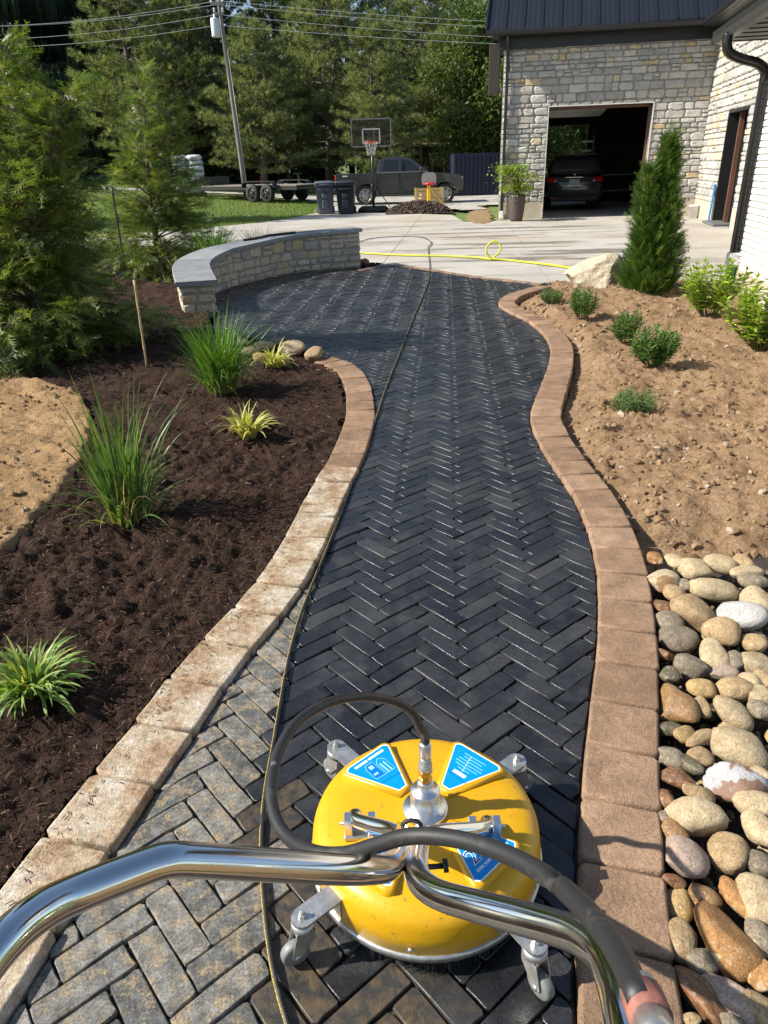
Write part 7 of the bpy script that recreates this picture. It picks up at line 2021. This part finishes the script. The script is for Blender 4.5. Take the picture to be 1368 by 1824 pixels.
# ---------------------------------------------------------------- pallet of white bags
p = GT(338, 349); dep = float((p - CAMPOS) @ _fw); bw_ = 50 / F_PX * dep; bh_ = float(AY(338, 276, p[1])[2] - p[2])
bag = thing('bag_pallet', 'tall wrapped pallet stack of white bags on the lawn', 'bag stack', (p[0], p[1] + .5, p[2]), .1)
mb = MB()
for y in (-.5, 0, .5): mb.box((0, y, .05), (bw_, .1, .10))
for k in range(6): mb.box((-bw_ / 2 + .07 + k * (bw_ - .14) / 5, 0, .115), (.11, 1.1, .03))
mb.build('pallet', plain('grey_pallet', (0.24, 0.19, 0.14), .85), bag)
M_bag = plain('white_plastic_bag', (0.62, 0.63, 0.63), .35, 0, var=.22, scale=4, bump=.8, bscale=9, bdist=.06)
lay = 7; lh = (bh_ - .13) / lay
V0, F0 = I2; V0 = np.sign(V0) * np.abs(V0) ** .55
for k in range(lay):
    for i in range(2):
        for j in range(2):
            if k == lay - 1 and i == 1 and j == 0: pass
            vv = V0 * (1 + rng.normal(0, .03, (len(V0), 1))) * np.array([bw_ * .265, .30, lh * .56])
            o = link('bag', fast_mesh('bag', vv, tris=F0, smooth=True), bag, M_bag, ((i - .5) * bw_ * .49 + rng.normal(0, .02), (j - .5) * .56 + rng.normal(0, .02), .13 + lh * (k + .5)), (0, rng.normal(0, .03), rng.normal(0, .05)))
# ---------------------------------------------------------------- utility pole and wires
UY = 41.0; u0 = AY(437, 338, UY); u1 = AY(383.5, -40, UY); u0[2] = float(hill(u0[0], UY)) - .1
up_ = thing('utility_pole', 'leaning grey timber utility pole with a transformer', 'utility pole', tuple(u0))
dv = u1 - u0
mb = MB(); mb.tube([dv * t for t in np.linspace(0, 1, 8)], np.linspace(.12, .08, 8), 12); mb.build('shaft', plain('grey_pole_timber', (0.20, 0.185, 0.17), .9, var=.25, scale=3, bump=.5, bscale=20, bdist=.02), up_)
tp = AY(392.5, 69, UY) - u0; mb = MB(); mb.lathe([(.0, 0), (.20, .02), (.21, .06), (.21, .72), (.19, .78), (.05, .82), (.05, .95), (0, .96)], tuple(tp + (-.12, -.3, 0)), 20); mb.build('transformer', plain('pale_transformer', (0.55, 0.58, 0.62), .45), up_)
for py, lw in ((8, .30), (26, .22)):
    c = AY(388 + (py - 8) * .15, py, UY) - u0; mb = MB(); mb.box(tuple(c + (0, -.16, 0)), (lw * 2, .10, .12)); ca_ = mb.build('cross_arm', plain('grey_pole_timber', (0.20, 0.185, 0.17), .9), up_)
    for sx in (-.9, .9):
        mb = MB(); mb.lathe([(.03, 0), (.06, .05), (.03, .10), (.06, .15), (.03, .20)], tuple(c + (sx * lw, -.16, .06)), 10); mb.build('insulator', plain('white_pvc', (0.75, 0.75, 0.73), .4), ca_)
mb = MB(); mb.tube([AY(440, 331, UY - 2.5) - u0, AY(404, 80, UY - .3) - u0], .012, 5); mb.build('ground_wire', plain('steel_wire', (0.35, 0.35, 0.34), .5, .6), up_)
for (yl_, yp, yr_, nm) in ((23.5, 1.5, 28, 'topmost'), (26.5, 8, 38, 'second from top'), (47.5, 26, 55.5, 'third from top'), (64, 45, 67.5, 'lowest')):
    A = AY(176, yl_, UY - .2); Pm = AY(388, yp, UY - .2); B_ = AY(862, yr_, UY - .2)
    A2 = A + (A - Pm) * 1.2; B2_ = B_ + (B_ - Pm) * .8
    pts = []
    for (a, b, sg) in ((A2, Pm, .0), (Pm, B2_, .0)):
        for t in np.linspace(0, 1, 14, endpoint=False): pts.append(a + (b - a) * t - np.array([0, 0, .22 * math.sin(math.pi * t)]))
    pts.append(B2_)
    mb = MB(); mb.tube(pts, .0095, 5); tag(mb.build('overhead_wire', plain('pale_wire', (0.42, 0.44, 0.45), .5), None), f'pale overhead wire across the pines, {nm} of four', 'wire', 'overhead wires')
# ---------------------------------------------------------------- far shed, blue container, birdbath, red post
sh = thing('open_shed', 'dark timber shed with upright posts behind the pickup', 'shed', (AY(770, 330, 47)[0], 47, 0), -.05)
mb = MB(); mb.box((0, 2, 1.3), (5.6, .15, 2.6)); mb.build('back_wall', plain('shed_wall', (0.10, 0.085, 0.07), .9, var=.25), sh)
for k in range(9):
    mb = MB(); mb.box((-2.7 + k * .675, 0, 1.25), (.14, .14, 2.5)); mb.build('post', plain('shed_post', (0.22, 0.20, 0.17), .85, var=.2), sh)
mb = MB(); mb.add([(-3.1, -.5, 2.55), (3.1, -.5, 2.55), (3.1, 2.6, 3.3), (-3.1, 2.6, 3.3), (-3.1, -.5, 2.45), (3.1, -.5, 2.45), (3.1, 2.6, 3.2), (-3.1, 2.6, 3.2)], [(0, 1, 2, 3), (7, 6, 5, 4), (0, 4, 5, 1), (1, 5, 6, 2), (2, 6, 7, 3), (3, 7, 4, 0)]); mb.build('roof', plain('shed_roof', (0.34, 0.27, 0.19), .8, var=.15), sh)
cn = thing('farm_house', 'pale gabled building glimpsed below the basketball backboard', 'building', (AY(712, 330, 56)[0], 56, 0))
mb = MB(); mb.prism([(-2.4, 0), (2.4, 0), (2.4, 3.0), (0, 4.0), (-2.4, 3.0)], 0, 6); mb.build('wall', plain('pale_cladding', (0.55, 0.54, 0.52), .8), cn)
for sg in (-1, 1):
    mb = MB(); mb.add([(sg * 2.7, -.3, 2.86), (0, -.3, 4.05), (0, 6.3, 4.05), (sg * 2.7, 6.3, 2.86), (sg * 2.7, -.3, 2.98), (0, -.3, 4.17), (0, 6.3, 4.17), (sg * 2.7, 6.3, 2.98)], [(0, 1, 2, 3), (7, 6, 5, 4), (0, 4, 5, 1), (1, 5, 6, 2), (2, 6, 7, 3), (3, 7, 4, 0)]); mb.build('roof', plain('grey_roof', (0.2, 0.2, 0.2), .8), cn)
bl_ = thing('blue_container', 'dark blue storage container in shade left of the garage corner', 'container', (AY(845, 330, 41)[0], 41, 0))
M_bc = plain('navy_steel', (0.006, 0.010, 0.032), .6, var=.1)
mb = MB(); mb.box((0, 0, 1.0), (2.4, 2.2, 1.9)); mb.build('body', M_bc, bl_)
for k in range(12):
    mb = MB(); mb.box((-1.15 + k * .209, -1.12, 1.0), (.10, .05, 1.75)); mb.build('rib', M_bc, bl_)
p = GT(533, 331); bb = thing('birdbath', 'pale birdbath under the pines behind the trailer', 'birdbath', (p[0], p[1], p[2]))
mb = MB(); mb.lathe([(.22, 0), (.20, .06), (.09, .12), (.07, .5), (.10, .62), (.10, .66)], n=16); mb.build('pedestal', M_trim, bb)
mb = MB(); mb.lathe([(.06, .66), (.34, .76), (.36, .80), (.33, .80), (0, .72)], n=20); mb.build('bowl', M_trim, bb)
p = GT(468, 336); rd = thing('red_hydrant', 'small red hydrant shaped post under the pines', 'hydrant', (p[0], p[1], p[2]))
mb = MB(); mb.lathe([(.15, 0), (.15, .05), (.11, .07), (.11, .55), (.14, .58), (.13, .66), (.05, .74), (0, .76)], n=16); mb.build('barrel', plain('red_iron', (0.45, 0.03, 0.025), .5), rd)
mb = MB(); mb.tube([(-.19, 0, .42), (.19, 0, .42)], .05, 10); mb.build('outlet', MATS['red_iron'], rd)
for i, (px, py, s) in enumerate(((205, 400, .22), (222, 402, .16), (238, 399, .13), (372, 398, .15))):
    p = GT(px, py); o = link('field_stone', rock_mesh(s * 1.3, s, s * .6, True, 40 + i, 2), None, RM['grey'], (p[0], p[1], p[2] + .03), (0, 0, i)); tag(o, ['larger grey stone at the lawn edge between the feathery evergreens', 'middle grey stone at the lawn edge between the feathery evergreens', 'smallest grey stone at the lawn edge, left of the smaller evergreen', 'grey stone at the lawn edge right of the smaller evergreen'][i], 'stone', 'stones at the lawn edge')
# ---------------------------------------------------------------- SUV in the garage
M_suv = plain('dark_suv_paint', (0.045, 0.05, 0.058), .25, .4, var=.04, coat=.8)
pS = AY(1021, 350, 25.6)[:2] - HC
suv = thing('parked_suv', 'dark grey SUV parked inside the garage, seen from behind', 'SUV', HP(float(pS @ HT), float(pS @ HI), 0.0), HROT)
def sec(y, w, z0, z1, wt, rnd_=.10):
    return [(-w * .88, y, z0), (-w, y, z0 + .12), (-w * 1.0, y, (z0 + z1) / 2), (-wt, y, z1 - .04), (-wt * .9, y, z1), (wt * .9, y, z1), (wt, y, z1 - .04), (w * 1.0, y, (z0 + z1) / 2), (w, y, z0 + .12), (w * .88, y, z0)]
loft([sec(0, .80, .42, .98, .80), sec(.06, .90, .36, 1.03, .87), sec(.35, .95, .30, 1.06, .91), sec(1.2, .96, .28, 1.05, .92), sec(3.2, .96, .28, 1.02, .92), sec(4.3, .92, .30, .92, .84), sec(4.75, .80, .38, .78, .70)]).build('body', M_suv, suv)
loft([sec(.18, .85, .98, 1.20, .80), sec(.42, .84, .98, 1.62, .68), sec(.75, .84, .98, 1.70, .66), sec(2.2, .84, .98, 1.72, .66), sec(2.9, .84, .98, 1.62, .66), sec(3.6, .84, .96, 1.06, .80)]).build('cabin', M_suv, suv)
mb = MB(); mb.add([(-.72, .155, 1.10), (.72, .155, 1.10), (.58, .365, 1.57), (-.58, .365, 1.57)], [(0, 1, 2, 3)]); mb.v = [(x, y - .012, z) for x, y, z in mb.v]; rw = mb.build('rear_window', M_glass, suv)
mb = MB(); mb.box((0, .30, 1.67), (1.24, .26, .04), bevel=.015); mb.build('spoiler', M_suv, suv)
for sg in (-1, 1):
    mb = MB(); mb.box((sg * .74, .03, .93), (.30, .16, .15), Matrix.Rotation(sg * .25, 3, 'Z'), bevel=.035); tlh = mb.build('tail_light', plain('red_lens', (0.42, 0.012, 0.012), .2), suv)
    mb = MB(); mb.box((sg * .62, -.055, .90), (.10, .02, .06), bevel=.008); mb.build('reversing_lens', plain('headlamp_lens', (0.45, 0.45, 0.44), .12), tlh)
    mb = MB(); mb.box((sg * .66, .0, .40), (.22, .05, .035), bevel=.01); mb.build('reflector', MATS['red_lens'], suv)
    mb = MB(); mb.tube([(sg * .60, .6, 1.73), (sg * .60, .65, 1.77), (sg * .60, 2.2, 1.78), (sg * .60, 2.3, 1.73)], .02, 6); mb.build('roof_rail', plain('black_plastic', (0.018, 0.018, 0.019), .6), suv)
mb = MB(); mb.box((-.02, -.015, 1.005), (.55, .03, .035), bevel=.01); mb.build('chrome_trim', M_chrome, suv)
mb = MB(); mb.box((0, -.012, .86), (.34, .015, .17), bevel=.006); mb.build('number_plate', plain('plate_grey', (0.42, 0.43, 0.44), .5), suv)
mb = MB(); mb.box((0, -.012, .755), (.46, .02, .02), bevel=.005); mb.build('chrome_trim', M_chrome, suv)
mb = MB(); mb.lathe([(0, -.01), (.055, -.01), (.055, .01), (0, .01)], n=16, M=Matrix.Rotation(math.pi / 2, 3, 'X') @ Matrix.Scale(.65, 3, (0, 1, 0)), c=(0, .12, 1.075)); mb.build('emblem', M_chrome, suv)
mb = MB(); mb.box((0, .10, .36), (1.5, .22, .16), bevel=.04); mb.build('bumper', MATS['black_plastic'], suv)
for x in (-.80, .80):
    for y in (.95, 3.75):
        Mx = Matrix.Translation((x, y, .36)) @ Matrix.Rotation(math.pi / 2, 4, 'Y')
        mb = MB(); mb.lathe([(.2, -.12), (.33, -.12), (.36, -.07), (.36, .07), (.33, .12), (.2, .12)], n=24, caps=False); mb.v = [tuple(Mx @ Vector(q)) for q in mb.v]; w = mb.build('wheel', M_tyre, suv)
        mb = MB(); mb.lathe([(.2, -.10), (0, -.09), (0, .09), (.2, .10)], n=20); mb.v = [tuple(Mx @ Vector(q)) for q in mb.v]; mb.build('rim', M_rim, w)
# ---------------------------------------------------------------- planter, bucket, blue board
p = G(921, 394.5, -.01); pl_ = thing('planter', 'tall tapered brown planter with a lime green shrub by the garage', 'planter', (p[0], p[1] + .15, -.01))
ph = float(AY(921, 346, p[1] + .15)[2]); rs_ = (937 - 908) / 2 / F_PX * float((p - CAMPOS) @ _fw)
mb = MB(); mb.lathe([(rs_ * .70, 0), (rs_ * .78, .08), (rs_ * .95, ph * .55), (rs_ * 1.0, ph * .9), (rs_ * 1.0, ph), (rs_ * .88, ph), (rs_ * .85, ph - .08), (0, ph - .08)], n=28); mb.build('pot', plain('brown_pot', (0.075, 0.055, 0.048), .55, var=.15), pl_)
r = np.random.default_rng(4); P = []; Dd = []; S = []
sm = MB()
for k in range(34):
    az = r.uniform(0, 6.28); h = ph + r.uniform(.08, .72); rr = r.uniform(.15, .50) * (1.15 - abs(h - ph - .3))
    c = np.array([math.cos(az) * rr - .10, math.sin(az) * rr, h]); sm.tube([(0, 0, ph - .1), c * (.4, .4, 1) + (0, 0, -.15), c], [.012, .008, .003], 4, caps=False)
    q = c + r.normal(0, 1, (60, 3)) * (.13, .13, .045); P.append(q); Dd.append(r.normal(0, 1, (60, 3)) * (1, 1, .4)); S.append(r.uniform(.05, .10, 60))
sm.build('stems', M_wood, pl_)['kind'] = 'stuff'
link('foliage', leaves_mesh('foliage', np.vstack(P), np.vstack(Dd), np.concatenate(S), 1.1), pl_, M_shrub)['kind'] = 'stuff'
p = G(1234, 388.5, -.01); bk = thing('paint_bucket', 'small white bucket at the foot of the stone corner', 'bucket', (p[0], p[1], -.01))
mb = MB(); mb.lathe([(.12, 0), (.14, .30), (.15, .30), (.15, .33), (.135, .33), (.13, .30), (0, .29)], n=20); mb.build('pail', plain('white_pvc', (0.75, 0.75, 0.73), .4), bk)
mb = MB(); mb.tube([(.148 * math.cos(a), -.05, .30 + .10 * math.sin(a)) for a in np.linspace(0, math.pi, 11)], .004, 5); mb.build('handle', M_galv, bk)
mb = MB(); mb.box((0, 0, .45), (.03, .10, .86), Matrix.Rotation(.03, 3, 'Y'), bevel=.006)
o = mb.build('blue_level', plain('blue_board', (0.02, 0.20, 0.55), .5), None, HP(GL - .07, -(wd0 - .055), 0), (0, 0, HROT)); tag(o, 'narrow blue board leaning on stone beside the side door', 'board')
